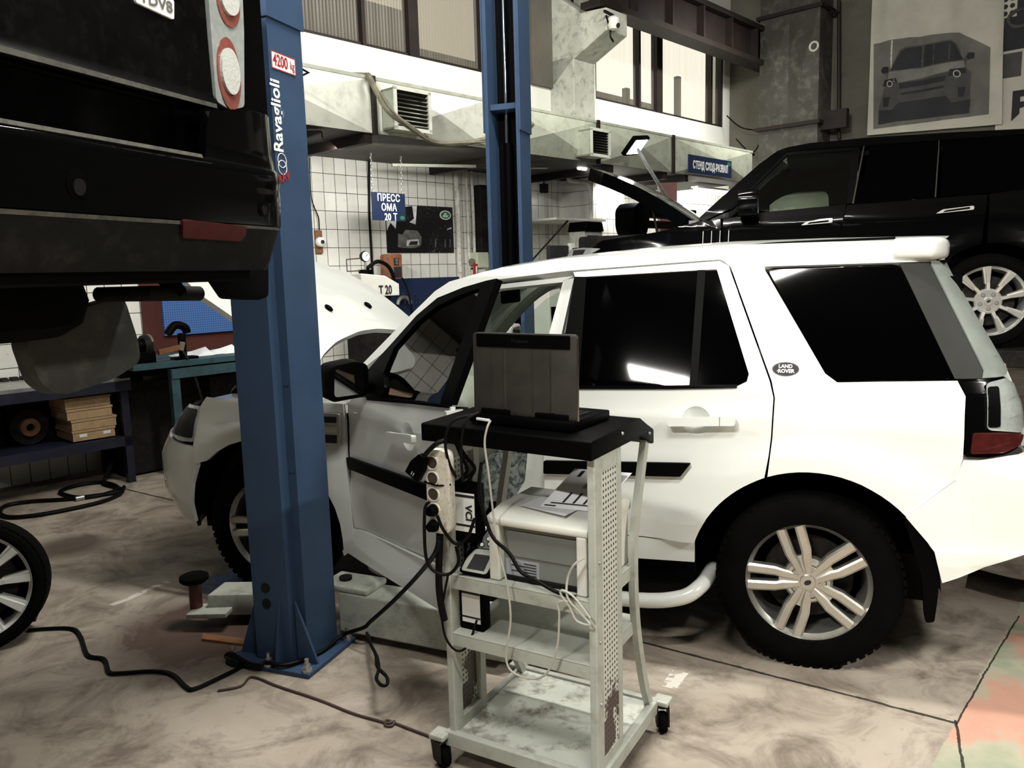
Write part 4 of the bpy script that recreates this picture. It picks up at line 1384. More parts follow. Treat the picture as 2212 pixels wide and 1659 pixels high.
# pin-stripe ridge down the broad face
post2 = lift_post(2.12, -1.615, 1, 'lift_post', 'far blue car lift post standing open toward the white car', 4.6, float(onplane(1150, 282, carp(0, -1.40, 0), e2)[2]))
zc_ = float(onplane(1085, 230, carp(0, -1.36, 0), e2)[2])
m = MB().cyl(carp(2.13, -1.47, .1), carp(2.13, -1.47, 2.6), .035, 14)
m.build('hydraulic_cylinder', M['black_plastic'], post2)
m = MB().cyl(carp(2.13, -1.45, 2.6), carp(2.13, -1.45, 4.5), .014, 12)
m.build('lift_chain', M['chrome'], post2)
MB().cbox(2.02, 2.22, -1.50, -1.36, zc_-.02, zc_+.02).build('carriage', M['blue_paint'], post2, smooth=False)
MB().cbox(2.03, 2.215, -1.52, -1.50, .03, 4.5).build('inner_channel', M['black_plastic'], post2, smooth=False)
# lamp bracket peeping out behind the near post at the top
q = P(652, 160, 1.9)
m = MB().tube([q-d1*.25+UP*.12, q+d1*.06+UP*.02, q-d1*.25-UP*.14], .015, smooth=False)
m.build('wall_bracket', M['hose'], smooth=False, **tg('black pointed bracket in front of the duct behind the near lift post', 'bracket'))

# swing arms lying low beside the posts
t = thing('swing_arm', 'short grey lift arm with a round black pad, left of the near post', 'lift arm', carp(2.6, 1.25, 0), 'arms of the blue car lift')
pa = onz(560, 1318, .10); pb = onz(445, 1318, .09); pc = onz(425, 1318, .08)
MB().prism([(-.1, 0), (.1, 0), (.085, .10), (-.085, .10)], onz(600, 1310, .05), nrm(np.cross(UP, pb-pa)), UP, onz(470, 1312, .05)-onz(600, 1310, .05)).build('beam', M['arm_grey'], t, bevel=.008)
MB().bar(onz(500, 1318, .08), onz(415, 1320, .075), .13, .022).build('tongue', M['arm_grey'], t, smooth=False, bevel=.003)
pc = onz(425, 1318, .07)
MB().cyl(pc-UP*.03, pc+UP*.15, .030, 16).build('screw_stem', M['red_paint'], t)
MB().lathe([(0, .0), (.055, .0), (.068, .012), (.068, .03), (.058, .036), (0, .034)], pc+UP*.145, UP, 26).build('pad', M['rubber'], t)
t = thing('swing_arm', 'long grey lift arm running from the near post behind the cart', 'lift arm', carp(1.7, 1.1, 0), 'arms of the blue car lift')
pa, pb = onz(742, 1365, .04), onz(1000, 1415, .04)
ad = nrm(pb-pa); sd = nrm(np.cross(UP, ad))
MB().prism([(0, 0), (.16, 0), (.16, .19), (0, .19)], pa-ad*.02, sd, UP, ad*.85).build('beam', M['arm_grey'], t, smooth=False, bevel=.008)
MB().prism([(.03, .04), (.13, .04), (.13, .15), (.03, .15)], pa+ad*.83, sd, UP, ad*.3).build('inner_beam', M['arm_grey'], t, smooth=False, bevel=.005)
MB().boxf(pa-ad*.12+UP*.19-sd*.0, ad*.26, sd*.17, UP*.03).build('pivot_plate', M['arm_grey'], t, smooth=False, bevel=.01)
MB().cyl(pa-ad*.03+sd*.08+UP*.16, pa-ad*.03+sd*.08+UP*.235, .03, 16).build('pivot_pin', M['dark_metal'], t)
MB().cyl(pa+ad*.6+sd*.08+UP*.185, pa+ad*.6+sd*.08+UP*.191, .014, 12).build('beam_hole', M['ink'], t)
m = MB().boxf(onz(436, 1385, .0), onz(540, 1398)-onz(436, 1385), nrm(onz(440, 1370)-onz(436, 1385))*.06, UP*.012)
m.build('floor_plate', M['wood'], smooth=False, **tg('rust-red steel strip lying on the floor left of the near post', 'steel strip'))


# ================================================================== WHEELS
def make_wheel(name_rim, R, rr, style, parent, c, ax, mt_rim, wdt=.23, rot=0.0, hub_r=.075):
    """rim (part of parent) with tyre, cap, nuts; ax points outward, c = centre of outer face"""
    ax = nrm(ax); X, Y, _ = frame(ax)
    X, Y = nrm(np.cross(UP, ax)), None
    Y = np.cross(ax, X)

    def pt(r, a, h):
        return c+X*r*cos(a)+Y*r*sin(a)+ax*h
    m = MB()
    m.lathe([(rr*.86, -wdt*.9), (rr*.90, -.10), (rr*.93, -.03), (rr*.985, -.012), (rr, -.004), (rr*1.02, -.008), (rr*1.02, -.03), (rr*.97, -.06), (rr*.92, -wdt*.9)], c, ax, 56)

    def bar(a, r0, w0, r1, w1, h0, h1, th=.022):
        b = MB()
        u = X*cos(a)+Y*sin(a); v = -X*sin(a)+Y*cos(a)
        ch = .25
        vs = []
        for (r, w_, h) in ((r0, w0, h0), (r1, w1, h1)):
            p = c+u*r
            vs += [p-v*w_/2+ax*(h-th*1.6), p-v*w_/2+ax*(h-th*.35), p-v*w_*(.5-ch*.5)+ax*h, p+v*w_*(.5-ch*.5)+ax*h, p+v*w_/2+ax*(h-th*.35), p+v*w_/2+ax*(h-th*1.6)]
        fs = [[i, (i+1) % 6, 6+(i+1) % 6, 6+i] for i in range(6)]+[[5, 4, 3, 2, 1, 0], [6, 7, 8, 9, 10, 11]]
        return vs, fs
    if style == 'twin5':
        for k in range(5):
            a0 = rot+k*2*pi/5
            for s in (-1, 1):
                # two parallel bars per spoke, splitting a little away from the hub
                u = X*cos(a0)+Y*sin(a0); v = -X*sin(a0)+Y*cos(a0)
                vs = []
                th = .024
                for (r, off_, w_, h) in ((hub_r*.5, .016, .034, -.016), (rr*.40, .025, .040, -.014), (rr*.52, .033, .040, -.013), (rr*.965, .038, .042, -.010)):
                    p = c+u*r+v*s*off_
                    vs += [p-v*w_/2+ax*(h-th*1.7), p-v*w_/2+ax*(h-.006), p-v*w_*.3+ax*h, p+v*w_*.3+ax*h, p+v*w_/2+ax*(h-.006), p+v*w_/2+ax*(h-th*1.7)]
                fs = [[j*6+i, j*6+(i+1) % 6, j*6+6+(i+1) % 6, j*6+6+i] for j in range(3) for i in range(6)]+[[18+i for i in range(6)], [5, 4, 3, 2, 1, 0]]
                m.add(vs, fs)
            u = X*cos(a0)+Y*sin(a0); v = -X*sin(a0)+Y*cos(a0)
            p0, p1 = c+u*hub_r*.4, c+u*rr*.46
            m.add([p0-v*.03-ax*.05, p0+v*.03-ax*.05, p1+v*.022-ax*.04, p1-v*.022-ax*.04, p0-v*.03-ax*.018, p0+v*.03-ax*.018, p1+v*.022-ax*.022, p1-v*.022-ax*.022],
                  [[0, 1, 2, 3], [4, 7, 6, 5], [0, 4, 5, 1], [1, 5, 6, 2], [2, 6, 7, 3], [3, 7, 4, 0]])
    else:
        k = int(style)
        for i in range(k):
            a0 = rot+i*2*pi/k
            m.add(*bar(a0, hub_r*.6, rr*.14, rr*.55, rr*.10, -.03, -.012, .03))
            m.add(*bar(a0, rr*.54, rr*.10, rr*.97, rr*.19, -.012, -.006, .03))
            m.add(*bar(a0+.12, rr*.5, rr*.04, rr*.97, rr*.06, -.03, -.012, .03))
    m.lathe([(0, -.02), (hub_r*.42, -.018), (hub_r*1.15, -.02), (hub_r*1.3, -.034), (hub_r*1.3, -.075), (0, -.075)], c, ax, 30)
    rim = m.build(name_rim, mt_rim, parent, ang=30)
    # tyre
    w2 = wdt
    MB().lathe([(rr*.985, -.012), (rr*1.03, .004), (rr+(R-rr)*.35, .014), (rr+(R-rr)*.7, .010), (R*.965, -.006), (R*.985, -.02), (R, -.045), (R, -w2+.045), (R*.985, -w2+.02), (R*.9, -w2-.008), (rr*.97, -w2+.01)], c, ax, 64).build('tyre', M['rubber'], rim)
    m = MB()
    n = 60
    for i in range(n):
        a = 2*pi*i/n
        u = X*cos(a)+Y*sin(a); v = -X*sin(a)+Y*cos(a)
        m.boxf(c+u*R*.955-v*.012+ax*-.040, v*.024, ax*.034, u*R*.040)
    m.build('tread_blocks', M['rubber'], rim, smooth=False)
    MB().lathe([(0, .004), (hub_r*.38, .003), (hub_r*.42, -.004), (hub_r*.42, -.02)], c-ax*.012, ax, 24).build('centre_cap', mt_rim, rim)
    m = MB().prism([(hub_r*.2*cos(i*pi/6), hub_r*.13*sin(i*pi/6)) for i in range(12)], c-ax*.008, nrm(X+Y*.5), nrm(Y-X*.5), ax*.002)
    m.build('cap_badge', M['ink'], rim, smooth=False)
    for i in range(5):
        a = rot+pi/5+i*2*pi/5
        p = pt(hub_r*.78, a, -.024)
        MB().lathe([(.0155, -.006), (.0155, .006), (.0125, .006), (.0125, -.004)], p, ax, 14).build('nut_recess', M['ink'], rim)
        MB().cyl(p-ax*.004, p+ax*.010, .0105, 6).build('lug_nut', M['steel'], rim, smooth=False)
    MB().lathe([(.06, -.10), (rr*.72, -.10), (rr*.72, -.125), (.06, -.125)], c, ax, 36, close=True).build('brake_disc', M['dark_metal'], rim)
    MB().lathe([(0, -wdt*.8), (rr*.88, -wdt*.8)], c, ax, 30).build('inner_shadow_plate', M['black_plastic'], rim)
    return rim


# ================================================================== CAR BODY SURFACE
class Surf:
    """car side as (s, z): s runs along the side and round the rounded corners onto nose and tail"""

    def __init__(s, O, hw, xr, xf, RR, RF, side=1, zl=0.0):
        s.O, s.hw, s.xr, s.xf, s.RR, s.RF, s.side, s.zl = O, hw, xr, xf, RR, RF, side, zl

    def loc(s, t, z):
        h = np.interp(z, *s.hw); x0 = np.interp(z, *s.xr)+s.RR; x1 = np.interp(z, *s.xf)-s.RF
        if t > x1:
            a = (t-x1)/s.RF
            if a < pi/2:
                return x1+s.RF*sin(a), h-s.RF+s.RF*cos(a)
            return x1+s.RF, h-s.RF-(a-pi/2)*s.RF
        if t < x0:
            a = (x0-t)/s.RR
            if a < pi/2:
                return x0-s.RR*sin(a), h-s.RR+s.RR*cos(a)
            return x0-s.RR, h-s.RR-(a-pi/2)*s.RR
        return t, h

    def __call__(s, t, z):
        x, y = s.loc(t, z)
        return s.O+e1*x+e2*y*s.side+UP*(z+s.zl)

    def s_rear(s, y, z):
        h = np.interp(z, *s.hw)
        return float(np.interp(z, *s.xr)+s.RR-s.RR*pi/2-(h-s.RR-y))

    def s_front(s, y, z):
        h = np.interp(z, *s.hw)
        return float(np.interp(z, *s.xf)-s.RF+s.RF*pi/2+(h-s.RF-y))

# ================================================================== WHITE CAR
S1 = dict(hw=([.2, .35, .6, .8, 1.0, 1.17, 1.65, 1.72], [.86, .895, .915, .915, .905, .885, .69, .63]),
          xr=([.3, .5, .75, .885, .93, 1.0, 1.1, 1.24, 1.65], [-.93, -.98, -.97, -.93, -.775, -.76, -.755, -.704, -.50]),
          xf=([.3, .5, .7, .9, 1.05], [3.46, 3.58, 3.58, 3.46, 3.3]), RR=.20, RF=.50)
SL, SR = Surf(CO, side=1, **S1), Surf(CO, side=-1, **S1)
car = thing('white_car', 'white off-road car with raised bonnet and open front door, in the middle', 'car', CO)
HUBS = (0.0, 2.66)


def flare(s, z):
    k = 0
    for hx in HUBS:
        d = math.hypot(s-hx, z-.37)
        t = max(0, min(1, (.66-d)/.14))
        k = max(k, t*t*(3-2*t)*.026)
    # soft shoulder crease below the belt
    b = math.exp(-((z-1.035)/.05)**2)*.010
    return k+b


def both(name, outline, mt=None, off=flare, thick=.02, sides=(1, -1), r=None, par=None, **kw):
    o = None
    for sd in sides:
        pl = fillet(outline, r) if r else outline
        o = panel(name, pl, SL if sd > 0 else SR, mt or M['white_paint'], par or car, thick, off, sgn=sd, **kw)
        if sd == sides[0]:
            first = o
    return first


def arc(hx, r, a0, a1, n=14, cz=.37):
    return [(hx+r*cos(radians(a0+(a1-a0)*i/n)), cz+r*sin(radians(a0+(a1-a0)*i/n))) for i in range(n+1)]



def CUP(a0, b0):
    return [(a0+.06*cos(a), b0+.06*sin(a)) for a in np.linspace(0, 2*pi, 25)[:-1]]


rear_door = both('rear_door', [(1.118, 1.158), (1.118, .60), (1.118, .512), (.452, .512)]+arc(0, .475, 17.5, 68.5)+[(.160, .90), (.153, .973), (.147, 1.133), (.163, 1.198), (.347, 1.665), (.387, 1.686), (1.032, 1.655), (1.02, 1.632), (.395, 1.652), (.245, 1.225), (.252, 1.195), (.29, 1.176), (.561, 1.167), (1.112, 1.158)], holes=[CUP(.45, 1.03)])
# door windows: tinted pane, divider bar, black pillar cover
both('rear_door_window', [(.966, 1.63), (.475, 1.647), (.481, 1.172), (.955, 1.160)], M['privacy'], off=-.006, thick=.006, par=None)
both('rear_door_window', [(.442, 1.648), (.392, 1.648), (.242, 1.224), (.25, 1.195), (.29, 1.176), (.448, 1.172)], M['privacy'], off=-.006, thick=.006)
both('window_bar', [(.475, 1.65), (.442, 1.65), (.448, 1.170), (.481, 1.170)], M['black_plastic'], off=.001, thick=.015)
both('pillar_cover', [(1.022, 1.634), (.968, 1.632), (.957, 1.158), (1.06, 1.156)], M['black_plastic'], off=.002, thick=.02)
both('window_seal', [(1.06, 1.160), (.561, 1.172), (.29, 1.181), (.29, 1.170), (.561, 1.158), (1.06, 1.146)], M['black_plastic'], off=.008, thick=.015)
both('quarter_panel', [(.375, 1.690), (.337, 1.660), (.155, 1.198), (.141, 1.133), (.147, .973), (.154, .90)]+arc(0, .475, 70, 137)+[(-.35, .70), (-.515, .845), (-.533, .925), (-.533, 1.085), (-.535, 1.158), (-.508, 1.214), (-.09, 1.199), (-.045, 1.232), (.196, 1.640), (.200, 1.658), (-.60, 1.662), (-.60, 1.70)])
both('quarter_window', fillet([(.190, 1.652), (-.312, 1.655), (-.497, 1.222), (-.08, 1.202), (-.04, 1.236)], .03), M['privacy'], off=-.003, thick=.006)
both('pillar_strip', [(-.314, 1.655), (-.442, 1.657), (-.605, 1.25), (-.597, 1.222), (-.50, 1.222)], M['smoked'], off=-.002, thick=.008)
both('pillar_glass', [(-.436, 1.66), (-.56, 1.66), (-.66, 1.45), (-.80, 1.236), (-.70, 1.222), (-.597, 1.222), (-.605, 1.25)], M['dusty_glass'], off=.004, thick=.012)
light = both('tail_light', fillet([(-.514, 1.216), (-.538, 1.162), (-.540, 1.087), (-.540, .932), (-.62, .932), (-.684, .942), (-.75, .958), (-.83, 1.0), (-.86, 1.13), (-.84, 1.18), (-.703, 1.226)], .01), M['black_paint'], off=-.004, thick=.05)
both('tail_lens', fillet([(-.61, 1.205), (-.61, 1.035), (-.66, 1.03), (-.76, 1.015), (-.84, 1.03), (-.85, 1.13), (-.83, 1.175), (-.70, 1.215)], .015), M['clear_lens'], off=.006, thick=.008)
both('tail_reflector', fillet([(-.61, 1.19), (-.61, 1.045), (-.655, 1.045), (-.655, 1.19)], .01), M['black_plastic'], off=.008, thick=.004)
both('tail_red_lens', fillet([(-.562, 1.024), (-.556, .945), (-.67, .95), (-.75, .97), (-.80, 1.0), (-.76, 1.012), (-.65, 1.026)], .01), M['red_lens'], off=.008, thick=.01)
ztail = lambda y, z: SL.s_rear(y, z)
both('rear_bumper', [(-.345, .695), (-.511, .84), (-.534, .921), (-.625, .926), (-.80, .935), (-1.75, .925), (-1.75, .50), (-.9, .50), (-.75, .585), (-.478, .452), (-.446, .575)], off=lambda s, z: flare(s, z)*(1 if s > -.6 else 0)+.012+.012*max(0, min(1, (.60-z)/.03)))
both('tailgate', [(-.88, .945), (-.885, 1.02), (-.89, 1.17), (-.87, 1.22), (-.83, 1.25), (-1.62, 1.25), (-1.66, .94)], off=.01)
both('rear_window', [(-.86, 1.26), (-.66, 1.64), (-1.25, 1.64), (-1.55, 1.26)], M['privacy'], off=0, thick=.008)
sp_ = [(-.28, .69), (-.43, .69), (-.485, .62), (-.525, .42), (-.55, .15)]
MB().prism(sp_+[(x, -y) for x, y in sp_[::-1]], carp(0, 0, 1.668), e1, e2, UP*.088).build('spoiler', M['white_paint'], car, bevel=.028, seg=4)
both('mudflap', fillet([(-.335, .70), (-.368, .700), (-.437, .607), (-.475, .448), (-.468, .262), (-.436, .256), (-.412, .458)], .012), M['black_plastic'], off=.012, thick=.05)
both('side_sill', [(2.10, .300), (2.10, .430), (1.13, .505), (.455, .506), (.455, .415), (.75, .405), (1.1, .35)], sides=(1, -1), off=0.0)
both('front_fender', [(2.148, 1.045), (2.142, .958), (2.142, .80), (2.128, .575), (2.118, .43), (2.135, .315), (2.20, .30)]+arc(2.66, .475, 192, 48)[::1]+[(3.06, .70), (3.075, .80), (3.058, .998), (3.02, 1.045), (2.78, 1.055), (2.40, 1.062)])
both('fender_vent', fillet([(2.285, 1.0), (2.157, 1.0), (2.16, .842), (2.285, .84)], .012), M['steel'], off=.030, thick=.02)
for z0, z1, mt in ((.955, .985, 'ink'), (.91, .94, 'chrome'), (.855, .895, 'ink')):
    both('vent_insert', [(2.27, z1), (2.172, z1), (2.174, z0), (2.27, z0)], M[mt], off=.034, thick=.006)
both('front_bumper', [(3.052, .69), (3.08, .79), (3.30, .80), (3.42, .82), (4.2, .82), (4.2, .36), (3.3, .36), (3.138, .36), (3.13, .47), (3.10, .58)], off=.012)
both('lower_grille', [(3.20, .44), (3.3, .36), (4.2, .36), (4.2, .26), (3.35, .26), (3.16, .38)], M['black_plastic'], off=-.03)
both('headlight', fillet([(3.062, .998), (3.078, .812), (3.22, .806), (3.40, .83), (3.36, .97), (3.30, .985)], .02), M['clear_lens'], off=.004, thick=.02)
both('headlight_bezel', fillet([(3.08, .98), (3.09, .83), (3.30, .83), (3.28, .97)], .02), M['dark_plastic'], off=.008, thick=.01)
both('front_grille', [(3.42, .84), (4.2, .84), (4.2, .98), (3.40, .98)], M['dark_plastic'], off=-.01)
# roof, rails, pillars
rail_lo = [(2.13, 1.13), (2.03, 1.231), (1.924, 1.313), (1.89, 1.354), (1.801, 1.454), (1.738, 1.51), (1.702, 1.549), (1.572, 1.594), (1.456, 1.62), (1.398, 1.630), (1.047, 1.662), (.387, 1.692), (.33, 1.668), (.20, 1.664), (-.52, 1.668)]
rail_hi = [(-.52, 1.738), (-.41, 1.745), (-.07, 1.752), (.38, 1.753), (.7, 1.742), (1.13, 1.715), (1.407, 1.680), (1.471, 1.668), (1.646, 1.625), (1.718, 1.580), (1.889, 1.412), (2.047, 1.248), (2.16, 1.14)]
both('roof_rail_panel', rail_lo+rail_hi, off=.002, thick=.05)
ledge = [(x, z) for x, z in rail_hi if x < 1.45][::1]


def roof_z(x):
    return float(np.interp(x, [-.6, -.41, -.07, .38, .7, 1.13, 1.407, 1.5], [1.735, 1.745, 1.752, 1.753, 1.742, 1.715, 1.680, 1.655]))


m = MB()
nx, ny = 24, 14
vs = []
for i in range(nx+1):
    x = -.46+1.94*i/nx
    ze = roof_z(x); he = float(np.interp(ze, *S1['hw']))
    for j in range(ny+1):
        v = -1+2*j/ny
        vs.append(carp(x-.10*(1-v*v)*max(0, (-.2-x)/.26)+.06*(1-v*v)*max(0, (x-1.1)/.38), he*v*.995, ze+.035*(1-v*v)-.004))
fs = [[i*(ny+1)+j, i*(ny+1)+j+1, (i+1)*(ny+1)+j+1, (i+1)*(ny+1)+j] for i in range(nx) for j in range(ny)]
m.add(vs, fs); m.add([v-UP*.03 for v in vs], [f[::-1] for f in fs])
m.build('roof', M['white_paint'], car)
for sd in (1, -1):
    pts = [carp(x, sd*(float(np.interp(z, *S1['hw']))-.015), z+.006) for x, z in ((1.382, 1.672), (1.126, 1.70), (.7, 1.724), (.398, 1.734), (.264, 1.742), (.114, 1.749), (-.3, 1.752))]
    MB().tube(pts, .006, 6).build('roof_seam', M['black_plastic'], car)
# windscreen
m = MB(); vs = []; n1_, n2_ = 12, 16
for i in range(n1_+1):
    t = i/n1_
    for j in range(n2_+1):
        v = -1+2*j/n2_
        xb, zb = 2.13+.16*(1-v*v), 1.135+.03*(1-v*v)
        xt, zt = 1.44+.06*(1-v*v), 1.672+.03*(1-v*v)
        hb, hT = .845, .665
        bow = .035*sin(pi*t)
        vs.append(carp(xb+(xt-xb)*t+bow, (hb+(hT-hb)*t)*v, zb+(zt-zb)*t+bow))
fs = [[i*(n2_+1)+j, i*(n2_+1)+j+1, (i+1)*(n2_+1)+j+1, (i+1)*(n2_+1)+j] for i in range(n1_) for j in range(n2_)]
m.add(vs, fs)
m.build('windscreen', M['windscreen'], car)
m = MB()
for j in range(n2_):
    m.add([vs[n1_*(n2_+1)+j], vs[n1_*(n2_+1)+j+1], vs[(n1_-1)*(n2_+1)+j+1], vs[(n1_-1)*(n2_+1)+j]], [[0, 1, 2, 3]])
m.v = [v-e1*.004-UP*.004 for v in m.v]
m.build('windscreen_band', M['black_plastic'], car)
MB().prism([(.70, -.82), (.70, .82), (.35, .84), (.35, -.84)], carp(1.68, 0, 1.10), e1, e2, UP*.03).build('cowl', M['black_plastic'], car, smooth=False)
# bonnet, raised
PH = radians(35); HX, HZ = 2.35, 1.22
hl, hn = e1*cos(PH)+UP*sin(PH), UP*cos(PH)-e1*sin(PH)
bon = [(.05, .70), (.10, .60), (.165, .40), (.21, .10), (.21, -.10), (.165, -.40), (.12, -.60), (.17, -.72), (.285, -.765), (.52, -.82), (.76, -.84), (.93, -.78), (1.06, -.55), (1.12, -.2), (1.12, .2), (1.06, .55), (.93, .82), (.76, .88), (.52, .86), (.25, .80)]


def bonf(l, y):
    return carp(HX, y, HZ)+hl*l+hn*(-.055*(y/.85)**2-.05*max(0, l-.55)**2*3)


panel('bonnet', fillet(bon, .05, 3), bonf, M['white_paint'], car, .03, 0, grid=.08, sgn=-1)
for y in (.13, -.33):
    p = bonf(.44, y)+hn*.012
    MB().ball(p, .032, .016, .014, axes=(hl, e2, hn)).build('washer_jet', M['black_plastic'], car)
MB().cyl(carp(2.95, .60, 1.02), bonf(.62, .62)-hn*.03, .007, 8).build('bonnet_stay', M['dark_metal'], car)
# engine bay: dark tray with lumps
MB().cbox(2.25, 3.36, -.70, .70, .55, .94).build('engine_block', M['dark_metal'], car, bevel=.03)
m = MB()
for k in range(16):
    a, b = random.uniform(2.4, 3.25), random.uniform(-.6, .62)
    m.cbox(a, a+random.uniform(.06, .2), b, b+random.uniform(.06, .2), .92, .98+random.uniform(0, .10))
m.build('engine_covers', M['black_plastic'], car, bevel=.008)
MB().tube([carp(3.1, .55, .97), carp(3.0, .6, 1.06), carp(2.8, .55, 1.05), carp(2.6, .5, .98)], .03).build('engine_hose', M['hose'], car)
m = MB()
for sd in (1, -1):
    m.cbox(2.2, 3.05, sd*.60, sd*.84, .98, 1.03) if sd > 0 else m.cbox(2.2, 3.05, -.84, -.60, .98, 1.03)
m.build('fender_ledge', M['white_paint'], car, smooth=False)
# under-body and wheel housings
MB().cbox(-.50, 3.3, -.62, .62, .24, .44).build('underbody', M['black_plastic'], car, smooth=False)
MB().cbox(.46, 2.10, -.86, .86, .30, .40).build('floor_pan', M['black_plastic'], car, smooth=False)
for hx in HUBS:
    for sd in (1, -1):
        m = MB()
        prof = arc(hx, .485, 2, 178, 22)
        inn = carp(0, sd*.50, 0); out = carp(0, sd*.895, 0)
        a = [inn+e1*x+UP*z for x, z in prof]; b = [out+e1*x+UP*z for x, z in prof]
        n = len(prof)
        m.add(a+b, [[i, i+1, n+i+1, n+i] for i in range(n-1)]+[list(range(n))])
        m.build('wheel_housing', M['black_plastic'], car)
# inner body: rear bulkhead and tinted load space so that openings read dark
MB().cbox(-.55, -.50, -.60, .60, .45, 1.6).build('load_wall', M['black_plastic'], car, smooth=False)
MB().cbox(.98, 1.10, .74, .80, .42, 1.2).build('pillar_inner', M['beige'], car, smooth=False)
both('door_aperture', [(1.12, .52), (1.34, .52), (1.22, .72), (1.17, 1.16), (1.085, 1.63), (1.035, 1.64), (1.10, 1.158)], off=-.03, thick=.03)
both('aperture_rail', [(1.04, 1.648), (1.40, 1.618), (1.57, 1.585), (1.70, 1.54), (1.69, 1.52), (1.56, 1.565), (1.39, 1.598), (1.09, 1.622)], off=-.03, thick=.03)
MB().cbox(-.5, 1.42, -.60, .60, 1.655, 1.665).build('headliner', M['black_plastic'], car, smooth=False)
# far A-pillar trim, dashboard, wheel, seats, mirrors
MB().tube([carp(2.02, -.76, 1.22), carp(1.72, -.68, 1.50), carp(1.46, -.62, 1.64)], .045, 10).build('pillar_trim', M['beige'], car)
MB().tube([carp(2.02, .76, 1.22), carp(1.72, .68, 1.50), carp(1.46, .62, 1.64)], .03, 10).build('pillar_trim', M['beige'], car)
pf2 = fillet([(1.55, .70), (1.70, .62), (2.10, .62), (2.16, 1.12), (1.78, 1.13), (1.60, 1.02)], .05)
MB().prism(pf2, carp(0, -.78, 0), e1, UP, e2*1.56).build('dashboard', M['beige'], car, bevel=.02)
sw = carp(1.48, .36, 1.03); sa = nrm(-e1*.9+UP*.45)
X_, Y_, _ = frame(sa)
MB().tube([sw+(X_*cos(a)+Y_*sin(a))*.185 for a in np.linspace(0, 2*pi, 25)[:-1]], .016, 8, closed=True, sub=2).build('steering_wheel', M['black_plastic'], car)
m = MB().bar(sw-X_*.18, sw+X_*.18, .04, .02, sa); m.cyl(sw-sa*.02, sw+sa*.03, .06, 14)
m.bar(sw, sw-sa*.3-UP*.1, .06, .06)
m.build('wheel_hub', M['black_plastic'], car)
for y in (.36, -.36):
    seat = MB()
    base = fillet([(.95, .58), (1.46, .60), (1.48, .72), (.98, .68)], .05)
    seat.prism(base, carp(0, y-.25, 0), e1, UP, e2*.5)
    bk = fillet([(.93, .62), (1.05, .62), (.92, 1.26), (.80, 1.26)], .05)
    seat.prism(bk, carp(0, y-.24, 0), e1, UP, e2*.48)
    so = seat.build('seat', M['seat'], car, bevel=.03)
    MB().prism(fillet([(.82, 1.28), (.92, 1.28), (.88, 1.46), (.80, 1.46)], .03), carp(0, y-.14, 0), e1, UP, e2*.28).build('headrest', M['seat'], so, bevel=.02)
    # crumpled plastic cover over the seat
    if y > 0:
        m = MB(); vs = []; n1_, n2_ = 26, 16
        rr_ = random.Random(5)
        path = [(1.54, .50), (1.53, .68), (1.46, .75), (1.2, .73), (1.06, .74), (.98, 1.0), (.95, 1.25)]
        for i in range(n1_+1):
            q_ = i/n1_*(len(path)-1); k = min(int(q_), len(path)-2); f = q_-k
            x = path[k][0]*(1-f)+path[k+1][0]*f; z = path[k][1]*(1-f)+path[k+1][1]*f
            for j in range(n2_+1):
                v = -1+2*j/n2_
                sag = max(0, abs(v)-.8)*1.2
                vs.append(carp(x+.02+rr_.uniform(-.018, .018), y+v*.31, z+.02-sag+rr_.uniform(-.022, .022)))
        m.add(vs, [[i*(n2_+1)+j, i*(n2_+1)+j+1, (i+1)*(n2_+1)+j+1, (i+1)*(n2_+1)+j] for i in range(n1_) for j in range(n2_)])
        m.build('plastic_seat_cover', M['film'], car, smooth=True, ang=25)
mp = carp(1.60, .0, 1.53)
MB().boxf(mp-e2*.13-UP*.04-e1*.02, e2*.26, UP*.085, e1*.03).build('cabin_mirror', M['black_plastic'], car, bevel=.012)
MB().bar(mp+UP*.03, mp+UP*.12+e1*.06, .03, .02).build('mirror_stalk', M['black_plastic'], car)
for y in (.30, .45):
    MB().tube([carp(1.12, .70, 1.5), carp(1.11, .71, 1.2), carp(1.10, .74, .7)], .02, 6).build('seat_belt', M['black_plastic'], car) if y == .30 else None

# ---- open front door: made closed, then swung out about its hinge
DA = radians(36)
hpx, hpy = 2.11, float(np.interp(.8, *S1['hw']))


def swing(x, y, z):
    dx, dy = x-hpx, y-hpy
    return carp(hpx+dx*cos(DA)+dy*sin(DA), hpy-dx*sin(DA)+dy*cos(DA), z)


def DF(s, z):
    x, y = SL.loc(s, z)
    return swing(x, y, z)


def dpanel(name, pl, mt, par, off=flare, thick=.02, **kw):
    return panel(name, pl, DF, mt, par, thick, off, sgn=1, **kw)




def dish(cs_, cz_):
    return lambda s, z: flare(s, z)-.034*max(0, 1-((s-cs_)**2+(z-cz_)**2)/.061**2)


skin = [(2.135, 1.05), (2.135, .80), (2.12, .575), (2.105, .43), (1.13, .505), (1.125, .885), (1.14, 1.155), (1.45, 1.135), (1.90, 1.098), (2.08, 1.085)]
fd = dpanel('front_door', skin, M['white_paint'], car, holes=[CUP(1.485, .985)])
dpanel('inner_trim', [(2.09, 1.04), (2.08, .5), (1.16, .54), (1.16, 1.15), (1.9, 1.09)], M['dark_plastic'], fd, off=-.06, thick=.03)
MB().boxf(swing(1.13, hpy-.075, .52), swing(1.128, hpy, .52)-swing(1.13, hpy-.075, .52), swing(1.15, hpy-.075, .52)-swing(1.13, hpy-.075, .52), UP*.62).build('shut_face', M['white_paint'], fd, smooth=False)
dpanel('rocker_trim', [(2.115, .425), (2.14, .315), (1.125, .345), (1.125, .495)], M['white_paint'], fd, off=lambda s, z: .012+.06*max(0, min(1, (.44-z)/.12)))
